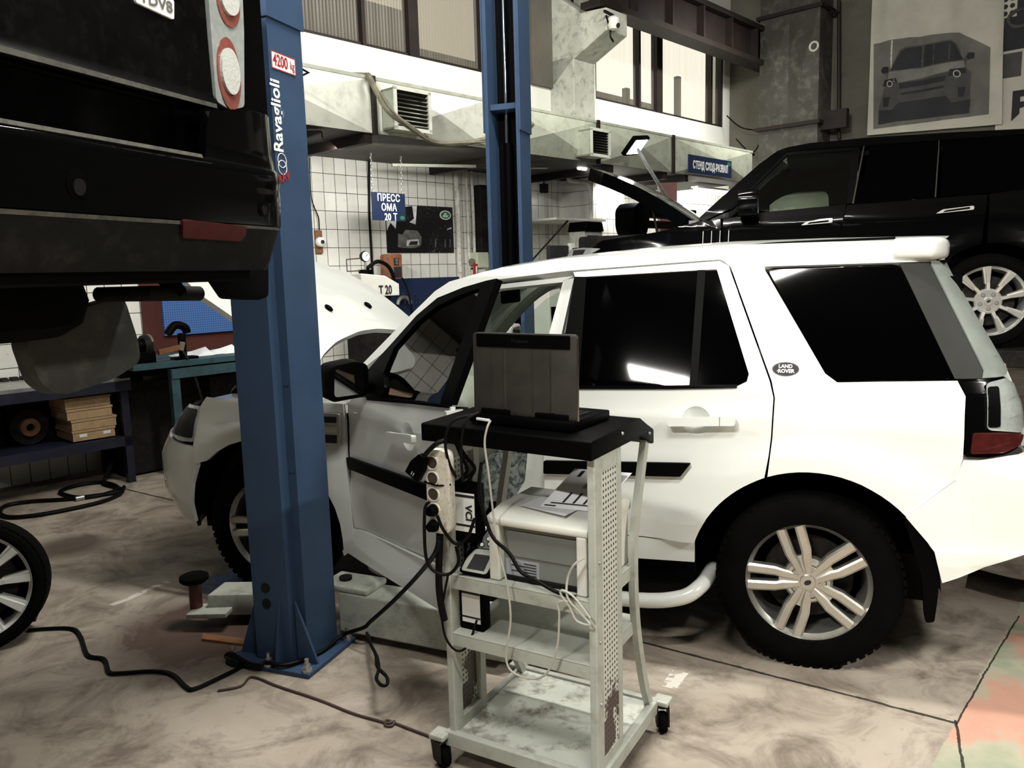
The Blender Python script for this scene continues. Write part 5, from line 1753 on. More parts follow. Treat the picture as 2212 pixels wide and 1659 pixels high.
dpanel('door_moulding', fillet([(2.128, .785), (1.125, .828), (1.125, .765), (2.110, .730)], .012), M['black_plastic'], fd, off=.024, thick=.02)
frame_out = [(1.95, 1.098), (1.985, 1.215), (1.90, 1.285), (1.823, 1.345), (1.652, 1.485), (1.512, 1.562), (1.321, 1.606), (1.158, 1.632), (1.085, 1.640), (1.14, 1.160), (1.225, 1.150), (1.186, 1.604), (1.312, 1.580), (1.50, 1.526), (1.631, 1.455), (1.775, 1.335), (1.80, 1.22), (1.745, 1.165), (1.77, 1.110)]
dpanel('window_frame', frame_out, M['black_plastic'], fd, off=.002, thick=.03)
dpanel('door_window', [(1.80, 1.105), (1.76, 1.165), (1.81, 1.22), (1.785, 1.34), (1.631, 1.465), (1.50, 1.536), (1.312, 1.59), (1.18, 1.612), (1.215, 1.145)], M['door_glass'], fd, off=-.012, thick=.004)
dpanel('window_seal', [(1.92, 1.104), (1.45, 1.141), (1.15, 1.160), (1.15, 1.148), (1.45, 1.127), (1.92, 1.088)], M['black_plastic'], fd, off=.010, thick=.02)
dpanel('door_handle', fillet([(1.615, .990), (1.36, 1.010), (1.36, .978), (1.61, .957)], .010), M['white_paint'], fd, off=.05, thick=.022)
dpanel('handle_cup', CUP(1.485, .985), M['white_paint'], fd, off=dish(1.485, .985), thick=.003, grid=.014)
both('door_handle', fillet([(.562, 1.041), (.29, 1.055), (.29, 1.018), (.56, 1.005)], .010), off=.05, thick=.022, par=rear_door, sides=(1,))
both('handle_key_cap', [(.352, 1.052), (.350, 1.052), (.350, 1.014), (.352, 1.014)], M['ink'], off=.0505, thick=.004, par=rear_door, sides=(1,))
both('handle_cup', CUP(.45, 1.03), M['white_paint'], off=dish(.45, 1.03), thick=.003, grid=.014, par=rear_door, sides=(1,))
both('door_moulding', fillet([(1.112, .828), (.533, .851), (.468, .853), (.510, .795), (1.114, .770)], .008), M['black_plastic'], off=.024, thick=.02, par=rear_door, sides=(1,))
both('front_door', skin, sides=(-1,))
both('front_window', [(1.93, 1.11), (1.80, 1.355), (1.631, 1.485), (1.50, 1.546), (1.312, 1.60), (1.10, 1.635), (1.15, 1.155)], M['clear'], off=-.01, thick=.004, sides=(-1,))
both('front_window_frame', [(1.14, 1.155), (1.055, 1.640), (1.10, 1.640), (1.20, 1.150)], M['black_plastic'], off=0, thick=.02, sides=(-1,))
# badge on the rear pillar
bc = (.104, 1.246)
bo = both('badge', [(bc[0]+.052*cos(a), bc[1]+.027*sin(a)) for a in np.linspace(0, 2*pi, 25)[:-1]], M['chrome'], off=.003, thick=.004, sides=(1,))
both('badge_face', [(bc[0]+.047*cos(a), bc[1]+.023*sin(a)) for a in np.linspace(0, 2*pi, 25)[:-1]], M['ink'], off=.0045, thick=.002, sides=(1,), par=bo)
cN = nrm(np.cross(SL(.104, 1.26)-SL(.104, 1.24), SL(.114, 1.246)-SL(.094, 1.246)))
text('badge_lettering', 'LAND\n·ROVER', .021, SL(*bc)+cN*.0055, -e1, np.cross(cN, -e1), M['letter_white'], bo, bold=.03, depth=.0004, sx=.95)
# mirrors
dm = swing(1.93, hpy+.19, 1.20)
ry = nrm(swing(1.0, hpy, 1)-swing(2.0, hpy, 1)); ro = nrm(swing(1.0, hpy+1, 1)-swing(1.0, hpy, 1))
fn_ = nrm(-e1*.62-e2*-.95+ry*.2)          # the glass looks back toward the driver and the camera
q = onplane(752, 823, dm, nrm(c_o-dm)*A3([1, 1, 0]))
mn = nrm(A3([.62, -.78, -.09])); mx_ = nrm(np.cross(UP, mn))
my_ = np.cross(mn, mx_)
dd = float(np.linalg.norm(q-c_o))
mw, mh = 87/FPX*dd*1.05, 83/FPX*dd
shell = fillet([(-mw/2, -mh/2), (mw/2, -mh/2+.01), (mw/2, mh/2-.02), (mw*.2, mh/2), (-mw/2, mh/2-.015)], .035, 5)
MB().prism(shell, q-mn*.09, mx_, my_, mn*.10).build('door_mirror', M['black_plastic'], car, bevel=.012, seg=3)
gl = fillet([(-mw*.39, -mh*.37), (mw*.38, -mh*.36), (mw*.36, mh*.33), (-mw*.37, mh*.36)], .022, 5)
MB().prism(gl, q+mn*.0115, mx_, my_, mn*.002).build('mirror_glass', M['mirror'], car, smooth=False)
MB().bar(q-mn*.05+mx_*mw*.3-UP*.02, swing(1.92, hpy-.02, 1.14), .07, .05).build('mirror_arm', M['black_plastic'], car, bevel=.012)
q2 = carp(1.95, -1.04, 1.22)
MB().prism(shell, q2-e1*.0, nrm(e2), UP, e1*.10).build('door_mirror', M['white_paint'], car, bevel=.012)
MB().prism(gl, q2-e1*.002, nrm(e2), UP, -e1*.002).build('mirror_glass', M['mirror'], car, smooth=False)
# side step tube, tow bar stub
for sd in (1, -1):
    MB().tube([carp(.40, sd*.70, .32), carp(.43, sd*.90, .31), carp(.52, sd*.965, .27), carp(.75, sd*.975, .245), carp(1.4, sd*.975, .245), carp(1.95, sd*.97, .25), carp(2.05, sd*.80, .28)], .033, 12).build('side_step', M['white_paint'], car)
    MB().boxf(carp(.55, sd*.80, .325), e1*1.3, e2*sd*.15, UP*.012).build('step_tread', M['black_plastic'], car, smooth=False)
MB().tube([carp(-.62, .62, .36), carp(-.80, .66, .34), carp(-.92, .68, .36)], .045, 12).build('tailpipe', M['dark_metal'], car)
# wheels
for hx in HUBS:
    for sd in (1, -1):
        hubc = carp(hx, sd*.895, .3695)
        make_wheel('wheel', .3695, .245, 'twin5', car, hubc, e2*sd, M['alloy'], rot=radians(36) if hx == 0 else radians(40))
MB().bar(carp(0, -.8, .37), carp(0, .8, .37), .1, .1).build('axle', M['black_plastic'], car)
MB().bar(carp(2.66, -.8, .37), carp(2.66, .8, .37), .1, .1).build('axle', M['black_plastic'], car)

# ================================================================== BLACK CAR ON THE ALIGNMENT STAND
LZ = .93
O2 = CO + e1*-1.36 + e2*(-3.3-.97)
S2 = dict(hw=([.3, .5, .8, 1.1, 1.22, 1.70, 1.8], [.94, .96, .985, .975, .95, .74, .66]),
          xr=([.3, .6, 1.1, 1.7], [-1.05, -1.15, -1.10, -.85]), xf=([.3, .6, .8, .95, 1.1], [3.75, 3.80, 3.74, 3.66, 3.5]), RR=.30, RF=.45)
BL, BR = Surf(O2, side=1, zl=LZ, **S2), Surf(O2, side=-1, zl=LZ, **S2)
bc2 = thing('black_car', 'large black off-road car raised on the alignment stand with its bonnet open', 'car', O2+UP*LZ)
H2 = (0.0, 2.92)


def fl2(s, z):
    k = 0
    for hx in H2:
        d = math.hypot(s-hx, z-.39)
        t = max(0, min(1, (.62-d)/.12)); k = max(k, t*t*(3-2*t)*.02)
    return k+.006*math.exp(-((z-1.09)/.02)**2)


def both2(name, pl, mt=None, off=fl2, thick=.02, sides=(1, -1), r=None, par=None, **kw):
    first = None
    for sd in sides:
        o = panel(name, fillet(pl, r) if r else pl, BL if sd > 0 else BR, mt or M['black_paint'], par or bc2, thick, off, sgn=sd, grid=.1, **kw)
        first = first or o
    return first


both2('front_fender', [(2.135, .95), (2.135, .32), (2.42, .32)]+arc(2.92, .47, 188, 35, cz=.39)+[(3.31, .72), (3.36, .84), (3.36, .95), (3.24, 1.003), (2.715, 1.062), (2.318, 1.145), (2.15, 1.15)])
for k in range(4):
    s0 = 2.07+k*.075
    both2('fender_slot', [(s0, 1.05), (s0+.006, 1.05), (s0+.012, .88), (s0+.006, .88)], M['steel'], off=.012, thick=.008)
d2a = both2('front_door', [(2.125, 1.15), (2.125, .32), (1.16, .32), (1.16, .94), (1.105, 1.228), (1.75, 1.198)])
both2('rear_door', [(1.097, 1.222), (1.152, .94), (1.152, .32), (.47, .32)]+arc(0, .47, 10, 80, cz=.39)+[(.045, 1.252), (.418, 1.244)])
both2('quarter_panel', [(.032, 1.255), (.04, .86)]+arc(0, .47, 88, 165, cz=.39)+[(-.6, .5), (-1.5, .5), (-1.5, 1.30), (-.211, 1.276)])
both2('front_window', [(1.10, 1.235), (1.75, 1.205), (2.02, 1.25), (1.70, 1.62), (1.60, 1.70), (1.06, 1.70)], M['clear'], off=-.006, thick=.006, sides=(1,))
far = fillet([(1.20, 1.235), (1.76, 1.215), (1.96, 1.26), (1.74, 1.45), (1.58, 1.505), (1.22, 1.505)], .08)
both2('front_window', far, M['clear'], off=-.006, thick=.006, sides=(-1,))
both2('window_surround', [(1.06, 1.22), (1.75, 1.19), (2.06, 1.22), (1.70, 1.66), (1.60, 1.73), (1.02, 1.73)], M['black_plastic'], off=0, thick=.03, sides=(-1,), holes=[far])
both2('window_frame', [(1.10, 1.235), (1.06, 1.70), (1.60, 1.70), (2.05, 1.24), (2.12, 1.22), (1.62, 1.73), (1.0, 1.73), (1.04, 1.235)], M['black_plastic'], off=0, thick=.03)
both2('rear_window', [(1.0, 1.232), (.92, 1.735), (.395, 1.735), (.425, 1.25)], M['privacy'], off=-.004, thick=.006)
both2('quarter_window', [(.385, 1.256), (.355, 1.735), (-.95, 1.72), (-1.0, 1.29)], M['privacy'], off=-.004, thick=.006)
both2('window_trim', [(1.045, 1.232), (.962, 1.735), (.972, 1.735), (1.058, 1.232)], M['chrome'], off=.002, thick=.006)
both2('window_trim', [(.418, 1.25), (.382, 1.735), (.390, 1.735), (.428, 1.25)], M['chrome'], off=.002, thick=.006)
both2('roof_rail_panel', [(2.30, 1.14), (2.08, 1.235), (1.83, 1.50), (1.61, 1.73), (1.4, 1.735), (-.9, 1.73), (-.95, 1.755), (.4, 1.80), (.953, 1.81), (1.407, 1.797), (1.602, 1.772), (1.68, 1.745), (1.834, 1.633), (1.988, 1.494), (2.144, 1.352), (2.345, 1.165)], off=.004, thick=.05)
both2('tailgate', [(-1.0, 1.29), (-.95, 1.73), (-1.6, 1.73), (-1.9, 1.29)], M['privacy'], off=0)
both2('front_bumper', [(3.365, .72), (3.37, .83), (4.4, .83), (4.4, .35), (3.35, .35)])
both2('headlight', fillet([(3.25, .93), (3.40, .862), (3.75, .86), (3.72, .93), (3.45, .945)], .02), M['clear_lens'], off=.004, thick=.02)
both2('headlight_bezel', fillet([(3.42, .925), (3.45, .872), (3.60, .872), (3.60, .925)], .01), M['ink'], off=.007, thick=.01)
both2('front_grille', [(3.76, .84), (4.4, .84), (4.4, .98), (3.74, .96)], M['dark_plastic'], off=-.01)
m = MB(); vs = []
for i in range(17):
    x = -.95+2.57*i/16
    ze = float(np.interp(x, [-.95, .4, .953, 1.407, 1.602], [1.755, 1.80, 1.81, 1.797, 1.772])); he = float(np.interp(ze, *S2['hw']))
    for j in range(11):
        v = -1+.2*j
        vs.append(O2+e1*x+e2*he*v+UP*(LZ+ze+.03*(1-v*v)))
m.add(vs, [[i*11+j, i*11+j+1, (i+1)*11+j+1, (i+1)*11+j] for i in range(16) for j in range(10)])
m.build('roof', M['black_paint'], bc2)
m = MB(); vs = []
for i in range(9):
    t_ = i/8
    for j in range(13):
        v = -1+j/6
        xb, xt = 2.33+.15*(1-v*v), 1.62+.06*(1-v*v)
        vs.append(O2+e1*(xb+(xt-xb)*t_)+e2*(.90+(.68-.90)*t_)*v+UP*(LZ+1.15+(1.775-1.15)*t_+.03*sin(pi*t_)))
m.add(vs, [[i*13+j, i*13+j+1, (i+1)*13+j+1, (i+1)*13+j] for i in range(8) for j in range(12)])
m.build('windscreen', M['windscreen'], bc2)
# bonnet: from the hinge by the windscreen up to the front edge
hA = onplane(1512, 474, O2+e2*.80, e2); hB = onplane(1262, 348, O2+e2*.72, e2)
hdir = nrm(hB-hA); hL = float(np.linalg.norm(hB-hA)); hnn = nrm(np.cross(hdir, e2))
if hnn[2] < 0:
    hnn = -hnn
hA = hA-e2*.80


def b2(l, y):
    return hA+hdir*l+e2*y+hnn*(.05*sin(pi*min(1, l/hL))-.04*(y/.8)**2-.06*max(0, l/hL-.8)**2*8)


panel('bonnet', fillet([(0, .82), (hL*.85, .80), (hL*.97, .66), (hL*1.0, .35), (hL*1.0, -.35), (hL*.97, -.66), (hL*.85, -.80), (0, -.82)], .06), b2, M['black_paint'], bc2, .12, 0, grid=.12, sgn=-1)
MB().cyl(O2+e1*2.76+e2*.70+UP*(LZ+1.03), b2(.42*hL, .70)-hnn*.04, .012, 8).build('gas_strut', M['dark_metal'], bc2)
MB().boxf(O2+e1*2.35-e2*.72+UP*(LZ+.7), e1*1.2, e2*1.44, UP*.36).build('engine_bay', M['dark_metal'], bc2, bevel=.03)
q = O2+e1*2.45+e2*.80+UP*(LZ+1.1)
MB().boxf(q, e1*-.07, e2*.02, UP*.06).build('bay_label', M['paper_grey'], bc2, smooth=False)
# door handles
for a, b in (((1.466, 1.077), (1.211, 1.089)), ((.424, 1.117), (.148, 1.136))):
    pl = fillet([(a[0], a[1]-.014), (b[0], b[1]-.014), (b[0], b[1]+.018), (a[0]-.05, a[1]+.018)], .012)
    hd2 = both2('door_handle', pl, M['bright_alloy'], off=.045, thick=.02, sides=(1,))
    pl = fillet([(a[0]-.05, a[1]-.006), (b[0]+.03, b[1]-.006), (b[0]+.03, b[1]+.009), (a[0]-.07, a[1]+.009)], .008)
    both2('handle_grip', pl, M['black_plastic'], off=.048, thick=.006, sides=(1,), par=hd2)
# mirrors
for sd in (1, -1):
    q = O2+e1*1.90+e2*sd*1.08+UP*(LZ+1.27)
    pr_ = fillet([(-.13, -.11), (.12, -.12), (.14, .06), (.05, .12), (-.12, .11)], .05, 5)
    MB().prism(pr_, q-e1*.08, e2, UP, e1*.16).build('door_mirror', M['black_paint'], bc2, bevel=.03, seg=3)
    MB().bar(q-UP*.10, O2+e1*1.92+e2*sd*.93+UP*(LZ+1.17), .08, .06).build('mirror_arm', M['black_plastic'], bc2, bevel=.012)
# cabin
m = MB().boxf(O2-e1*1.0-e2*.72+UP*(LZ+.3), e1*1.9, e2*1.44, UP*.95)
m.build('cabin_block', M['black_plastic'], bc2, smooth=False)
m = MB().boxf(O2-e1*.9-e2*.66+UP*(LZ+1.66), e1*2.5, e2*1.32, UP*.05)
m.build('headliner', M['black_plastic'], bc2, smooth=False)
m = MB().boxf(O2+e1*1.45-e2*.78+UP*(LZ+.6), e1*.75, e2*1.56, UP*.57)
m.build('dashboard', M['black_plastic'], bc2, smooth=False, bevel=.03)
MB().boxf(O2+e1*.0-e2*.66+UP*(LZ+1.1), e1*.06, e2*1.32, UP*.58).build('load_wall', M['black_plastic'], bc2, smooth=False)
for y in (.42, -.42):
    m = MB().prism(fillet([(.98, 1.1), (1.12, 1.1), (1.0, 1.42), (.9, 1.42)], .04), O2+e2*(y-.24)+UP*LZ, e1, UP, e2*.48)
    m.build('seat', M['seat'], bc2, bevel=.03)
MB().boxf(O2-e1*1.0-e2*.7+UP*(LZ+.26), e1*4.6, e2*1.4, UP*.3).build('underbody', M['black_plastic'], bc2, smooth=False)
for hx in H2:
    for sd in (1, -1):
        prof = arc(hx, .49, -15, 195, 22, cz=.39)
        a = [O2+e1*x+e2*sd*.5+UP*(z+LZ) for x, z in prof]; b = [p+e2*sd*.46 for p in a]
        n = len(prof)
        MB().add(a+b, [[i, i+1, n+i+1, n+i] for i in range(n-1)]+[list(range(n))]).build('wheel_housing', M['black_plastic'], bc2)
        make_wheel('wheel', .388, .285, '9', bc2, O2+e1*hx+e2*sd*.97+UP*(LZ+.388), e2*sd, M['bright_alloy'], rot=radians(93) if sd > 0 else .2, hub_r=.08)
t = thing('alignment_stand', 'dark steel drive-on stand carrying the raised black car', 'car stand', O2)
for sd in (1, -1):
    MB().boxf(O2-e1*1.3+e2*(sd*.85-.28)+UP*(LZ-.14), e1*5.4, e2*.56, UP*.138).build('runway', M['dark_metal'], t, smooth=False, bevel=.008)
    for x in (-1.2, 3.9):
        MB().boxf(O2+e1*x+e2*(sd*.85-.08), e1*.16, e2*.16, UP*(LZ-.14)).build('leg', M['red_paint'], t, smooth=False)
    MB().boxf(O2-e1*.45+e2*(sd*.85-.24)+UP*LZ, e1*.08, e2*.48, UP*.07).build('wheel_chock', M['steel'], t, smooth=False)

# ================================================================== LIFTED BLACK CAR AT THE UPPER LEFT
KY = 2.325                                   # its right side, in the car frame
O3 = CO + e1*1.33 + e2*(KY+1.0)


def S3(xr, RR=.15):
    return Surf(O3, hw=([1, 3], [1.0, 1.0]), xr=xr, xf=([1, 3], [5, 5]), RR=RR, RF=.5, side=-1)


lc = thing('lifted_black_car', 'dusty black car hanging high on the left, seen from behind at its right corner', 'car', O3+UP*1.6)
SB = S3(([1.6, 1.70, 1.80, 1.88, 1.95, 2.1], [.12, .045, .005, 0.0, .015, .02]))
ST_ = S3(([1.9, 2.6], [.09, .09]), .10)


def yz(px, py, surf, g=(-.1, 1.9)):
    """pixel -> (s, z) on one of the tail surfaces"""
    g = A3(g, float)
    for _ in range(60):
        def pr_(a):
            d = surf(a[0], a[1])-c_o; z = d@c_f
            return A3([1106+FPX*(d@c_r)/z, 829.5-FPX*(d@c_u)/z])
        r = pr_(g)-A3([px, py])
        if abs(r).max() < .05:
            break
        e = 1e-4
        J = A3([(pr_(g+A3([e, 0]))-r-A3([px, py]))/e, (pr_(g+A3([0, e]))-r-A3([px, py]))/e]).T
        st = np.linalg.solve(J, r); n = abs(st).max()
        g = g-st*min(1, .1/n if n > 0 else 1)
    return float(g[0]), float(g[1])


sL = SB.s_rear(-.98, 1.85)                    # far left end of the tail (behind the frame's edge)


def tail(name, pl, surf, mt, off=0.0, thick=.02, par=None, grid=.05, **kw):
    return panel(name, pl, surf, mt, par or lc, thick, off, grid=grid, sgn=-1, **kw)


# bumper: upper edge follows the light line, corner rises beside the lamp
zt3, zm3 = 1.945, 2.06
cs = [yz(445, 346, SB), yz(441, 236, SB), yz(500, 236, SB), yz(556, 238, SB)]
bumper = tail('rear_bumper', [(sL, 1.80), (sL, zt3), (cs[0][0]-.10, zt3), (cs[0][0], zt3+.002), (cs[1][0]+.004, cs[1][1]-.03), (cs[1][0]+.02, cs[1][1]), cs[2], cs[3], (.35, cs[3][1]-.01), (.9, cs[3][1]-.02), (.9, 1.80)], SB, M['black_paint'],
              off=lambda s, z: .012*math.exp(-((z-1.925)/.02)**2))
tail('bumper_ledge', [(sL, 1.935), (sL, 1.953), (cs[0][0]-.02, 1.953), (cs[0][0], 1.935)], S3(([1, 1.935, 1.953, 3], [0, .004, .10, .10])), M['dusty_black'])
tail('bumper_valance', [(sL, 1.685), (sL, 1.797), (.9, 1.797), (.9, 1.685)], SB, M['dusty_plastic'], off=-.004)
rf = [yz(x, y, SB) for x, y in ((391, 473), (529, 488), (527, 508), (515, 520), (391, 512))]
tail('reflector', fillet(rf, .008), SB, M['red_lens'], off=.006, thick=.012, par=bumper)
for (x, y, w_, lab) in ((164, 396, .022, 1), (566, 450, .016, 0)):
    s0, z0 = yz(x, y, SB)
    o = tail('parking_sensor', [(s0+w_*cos(a), z0+w_*1.25*sin(a)) for a in np.linspace(0, 2*pi, 21)[:-1]], SB, M['black_plastic'], off=.002, thick=.01, par=bumper, grid=.02)
    tail('sensor_face', [(s0+.004+w_*.62*cos(a), z0-w_*.3+w_*.72*sin(a)) for a in np.linspace(0, 2*pi, 21)[:-1]], SB, M['dark_plastic'], off=.006, thick=.006, par=bumper, grid=.02)
# tailgate in two parts with a ledge between
zl = 2.075
tl = yz(459, 220, ST_, (-.1, 2.1)); tr_ = yz(520, 232, ST_, (0, 2.1))
tail('lower_tailgate', [(sL, 1.94), (sL, zl-.006), (tl[0]-.02, zl-.006), (tl[0]-.02, 1.94)], ST_, M['dusty_black'])
tg_ = tail('tailgate', [(sL, zl+.004), (sL, 2.75), (tl[0]-.035, 2.75), (tl[0]-.020, zl+.004)], ST_, M['dusty_black'], off=lambda s, z: .016*math.exp(-((z-zl-.008)/.012)**2)+.02)
M['ledge_dust_glint'] = mat('road dust and painted highlight on a ledge', (.075, .074, .062), .6, var=.3, scale=20, dirt=(.01, .01, .009), dfac=.25)  # dust on the ledges, with the bumper-top reflection painted in
tail('ledge_dust_glint', [(sL, zl+.003), (sL, zl+.016), (tl[0]-.03, zl+.013), (tl[0]-.03, zl+.003)], ST_, M['ledge_dust_glint'], off=.0375, thick=.004)
tail('ledge_dust_glint', [(sL, 1.941), (sL, 1.950), (cs[0][0]-.02, 1.949), (cs[0][0]-.02, 1.941)], SB, M['ledge_dust_glint'], off=.010, thick=.004)  # painted highlight along the bumper top, with some dust
tail('ledge_dust_glint', [(sL, 1.786), (sL, 1.7965), (.10, 1.7965), (.10, 1.790)], SB, M['ledge_dust_glint'], off=-.002, thick=.004)
tail('tailgate_seam', [(tl[0]-.03, 1.95), (tl[0]-.03, 2.75), (tl[0]-.004, 2.75), (tl[0]-.004, 1.95)], ST_, M['black_plastic'], off=-.03)
lmp = tail('tail_light', fillet([(tl[0], tl[1]), (tl[0], 2.62), (tr_[0]+.035, 2.62), (tr_[0]+.02, 2.3), (tr_[0], tr_[1]), (tl[0]+.05, tl[1]-.012)], .012), ST_, M['clear_lens'], off=.012, thick=.05, grid=.03)
for (cx_, cy_, rx, ry_) in ((486, 160, 22, 70), (484, 5, 22, 48)):
    s0, z0 = yz(cx_, cy_, ST_, (0, 2.2)); s1, _ = yz(cx_+rx, cy_, ST_, (0, 2.2)); _, z1 = yz(cx_, cy_-ry_, ST_, (0, 2.2))
    a_, b_ = abs(s1-s0), abs(z1-z0)
    o = tail('lamp_ring', [(s0-.002+a_*1.08*cos(a), z0-.002+b_*1.1*sin(a)) for a in np.linspace(0, 2*pi, 25)[:-1]], ST_, M['pink_lens'], off=.016, thick=.006, par=lmp, grid=.03)
    tail('lamp_lens', [(s0-.004+a_*.86*cos(a), z0+.003+b_*.70*sin(a)) for a in np.linspace(0, 2*pi, 25)[:-1]], ST_, M['lens_white'], off=.024, thick=.01, par=lmp, grid=.03)
tail('rear_quarter', [(tl[0]+.04, 1.95), (tl[0]+.04, 2.75), (1.2, 2.75), (1.2, 1.95)], ST_, M['black_paint'], off=-.012)
# badge plate and the foot of the lettering above it
bp_ = [yz(x, y, ST_, (-.2, 2.2)) for x, y in ((276, -26), (357, 4), (357, 46), (273, 8))]
bo = tail('badge_plate', fillet(bp_, .006), ST_, M['letter_white'], off=.026, thick=.006)
c0 = (sum(p[0] for p in bp_)/4, sum(p[1] for p in bp_)/4)
axs = nrm(ST_(c0[0]+.01, c0[1])-ST_(c0[0]-.01, c0[1])); azs = nrm(ST_(c0[0], c0[1]+.01)-ST_(c0[0], c0[1]-.01))
nn3 = nrm(np.cross(axs, azs))
if nn3 @ (c_o-ST_(*c0)) < 0:
    nn3 = -nn3
wpl = abs(bp_[1][0]-bp_[0][0]); hpl = abs(bp_[1][1]-bp_[2][1])
text('badge_lettering', 'TDV8', hpl*.78, ST_(*c0)+nn3*.0275, axs, azs, M['steel'], bo, bold=.02, depth=.0008, sx=wpl/(hpl*.78*2.75))
q = yz(368, 0, ST_, (-.1, 2.2))
text('model_lettering', 'E', .045, ST_(q[0], q[1]+.014)+nn3*.027, axs, azs, M['chrome'], lc, bold=.02, depth=.001)
# underside
MB().cbox(1.46, 6.0, KY+.06, KY+1.95, 1.66, 1.95).build('underbody', M['black_plastic'], lc, smooth=False, bevel=.02)
MB().cbox(1.42, 6.0, KY+.01, KY+1.98, 1.9, 3.15).build('body_shell', M['black_paint'], lc, smooth=False)
sil = [(54, 735), (87, 828), (119, 849), (145, 852), (250, 817), (304, 781), (300, 740), (268, 640), (200, 660), (90, 690)]
XS = 1.95
c3 = [onplane(x, y, carp(XS, 0, 0), e1)-carp(XS, 0, 0) for x, y in sil]
poly = fillet([(float(p@e2), float(p[2])) for p in c3], .03)
MB().prism(poly, carp(XS, 0, 0), e2, UP, e1*.06).build('silencer', M['silencer'], lc, bevel=.025, seg=3)
q = onplane(60, 660, carp(1.9, 0, 0), e1); r_ = .30
MB().lathe([(0, -.09), (.26, -.09), (.31, -.06), (.33, 0), (.31, .08), (.2, .1), (0, .1)], carp(2.05, float((q-CO)@e2)+.12, 1.62), UP, 40).build('spare_wheel', M['rubber'], lc)
pa = onplane(330, 634, carp(1.75, 0, 0), e1); pb = onplane(430, 634, carp(1.75, 0, 0), e1)
MB().tube([pa+e1*.2, pa, (pa+pb)/2, pb], .022, 14, smooth=False).build('tailpipe', M['dusty_plastic'], lc)
MB().bar(pa+UP*.12, (pa+pb)/2+UP*.0, .05, .03).build('pipe_hanger', M['black_plastic'], lc)
fl_ = [(470, 520), (474, 600), (504, 645), (560, 648), (580, 640), (580, 500)]
XF = 1.62
c3 = [onplane(x, y, carp(XF, 0, 0), e1)-carp(XF, 0, 0) for x, y in fl_]
MB().prism(fillet([(float(p@e2), float(p[2])) for p in c3], .012), carp(XF, 0, 0), e2, UP, e1*.05).build('mudflap', M['black_plastic'], lc, bevel=.006)

# ================================================================== DIAGNOSTIC CART
Nc = A3([.232, 2.256, 0]); cu = A3([-.866, .5, 0]); cv = A3([.5, .866, 0])


def cp(u, v, z):
    return Nc+cu*u+cv*v+UP*z


def cf(px, py, v=0.0):
    return onplane(px, py, Nc+cv*v, cv)


def cbx(m, u0, u1, v0, v1, z0, z1):
    return m.boxf(cp(u0, v0, z0), cu*(u1-u0), cv*(v1-v0), UP*(z1-z0))


cart = thing('diagnostic_cart', 'pale grey metal cart on castors with a black top and perforated side sheets', 'cart', cp(.27, .2, 0))
TZ = 1.18
tray = MB()
prof = [(-.03, TZ-.058), (-.03, TZ-.004), (-.024, TZ), (.30, TZ+.002), (.33, TZ+.004), (.36, TZ), (.42, TZ-.03), (.475, TZ-.055), (.485, TZ-.062), (.485, TZ-.105), (.475, TZ-.108), (.40, TZ-.075), (.35, TZ-.058), (.28, TZ-.06)]
tray.prism(prof, cp(-.005, 0, 0), cv, UP, cu*.635+cv*.05)
to = tray.build('top_tray', M['black_plastic'], cart, bevel=.005)
for v, z in ((.20, TZ-.02), (.44, TZ-.065)):
    MB().ball(cp(-.005, v, z), .006, .006, .006, 8, 6).build('screw', M['steel'], to)
for (u0, sgn) in ((0.0, 1), (.55, -1)):
    uo = u0; ui = u0+sgn*.025
    a, b = min(uo, ui), max(uo, ui)
    m = MB()
    cbx(m, a, b, 0, .05, .10, TZ-.06); cbx(m, a, b, .17, .205, .10, TZ-.06)
    cbx(m, a, b, .05, .17, .10, .16); cbx(m, a, b, .05, .17, TZ-.11, TZ-.06)
    fr = m.build('upright', M['cart_grey'], cart, smooth=False, bevel=.003)
    m = MB(); e = a+.002 if u0 == 0 else b-.006
    cbx(m, e, e+.004, .048, .172, .14, TZ-.08)
    m.build('perforated_sheet', M['perf'], fr, smooth=False)
    for z in (.35, .55, .80):
        p = cp(uo-sgn*.001, .026, z)
        MB().ball(p, .006, .006, .006, 8, 6).build('rivet', M['steel'], fr)
    pts = [cp(u0+sgn*.015, v, z) for v, z in ((.455, TZ-.075), (.40, .95), (.35, .80), (.338, .66), (.352, .5), (.385, .36), (.44, .20), (.50, .085))]
    # flat curved rear leg
    m = MB(); vs = []; P_ = []
    for i in range(len(pts)-1):
        for k in range(5):
            t_ = k/5; a_, b_, c_, d_ = pts[max(i-1, 0)], pts[i], pts[i+1], pts[min(i+2, len(pts)-1)]
            P_.append(.5*(2*b_+(c_-a_)*t_+(2*a_-5*b_+4*c_-d_)*t_*t_+(3*b_-a_-3*c_+d_)*t_**3))
    P_.append(pts[-1])
    for p in P_:
        vs += [p-cu*.011-cv*.017, p+cu*.011-cv*.017, p+cu*.011+cv*.017, p-cu*.011+cv*.017]
    n = len(P_)
    m.add(vs, [[i*4+j, i*4+(j+1) % 4, i*4+4+(j+1) % 4, i*4+4+j] for i in range(n-1) for j in range(4)]+[[3, 2, 1, 0], [n*4-4, n*4-3, n*4-2, n*4-1]])
    m.build('curved_leg', M['cart_grey'], cart, ang=50)


def shelf(z, lip, v1, name='shelf', mt='cart_grey', u0=.02, u1=.535):
    m = MB()
    cbx(m, u0, u1, 0.004, v1, z-.006, z)
    cbx(m, u0, u1, 0.004, .012, z-lip, z-.001); cbx(m, u0, u1, v1-.008, v1, z-lip, z-.001)
    cbx(m, u0, u0+.006, .01, v1, z-lip, z-.001); cbx(m, u1-.006, u1, .01, v1, z-lip, z-.001)
    return m.build(name, M[mt], cart, smooth=False, bevel=.0015)


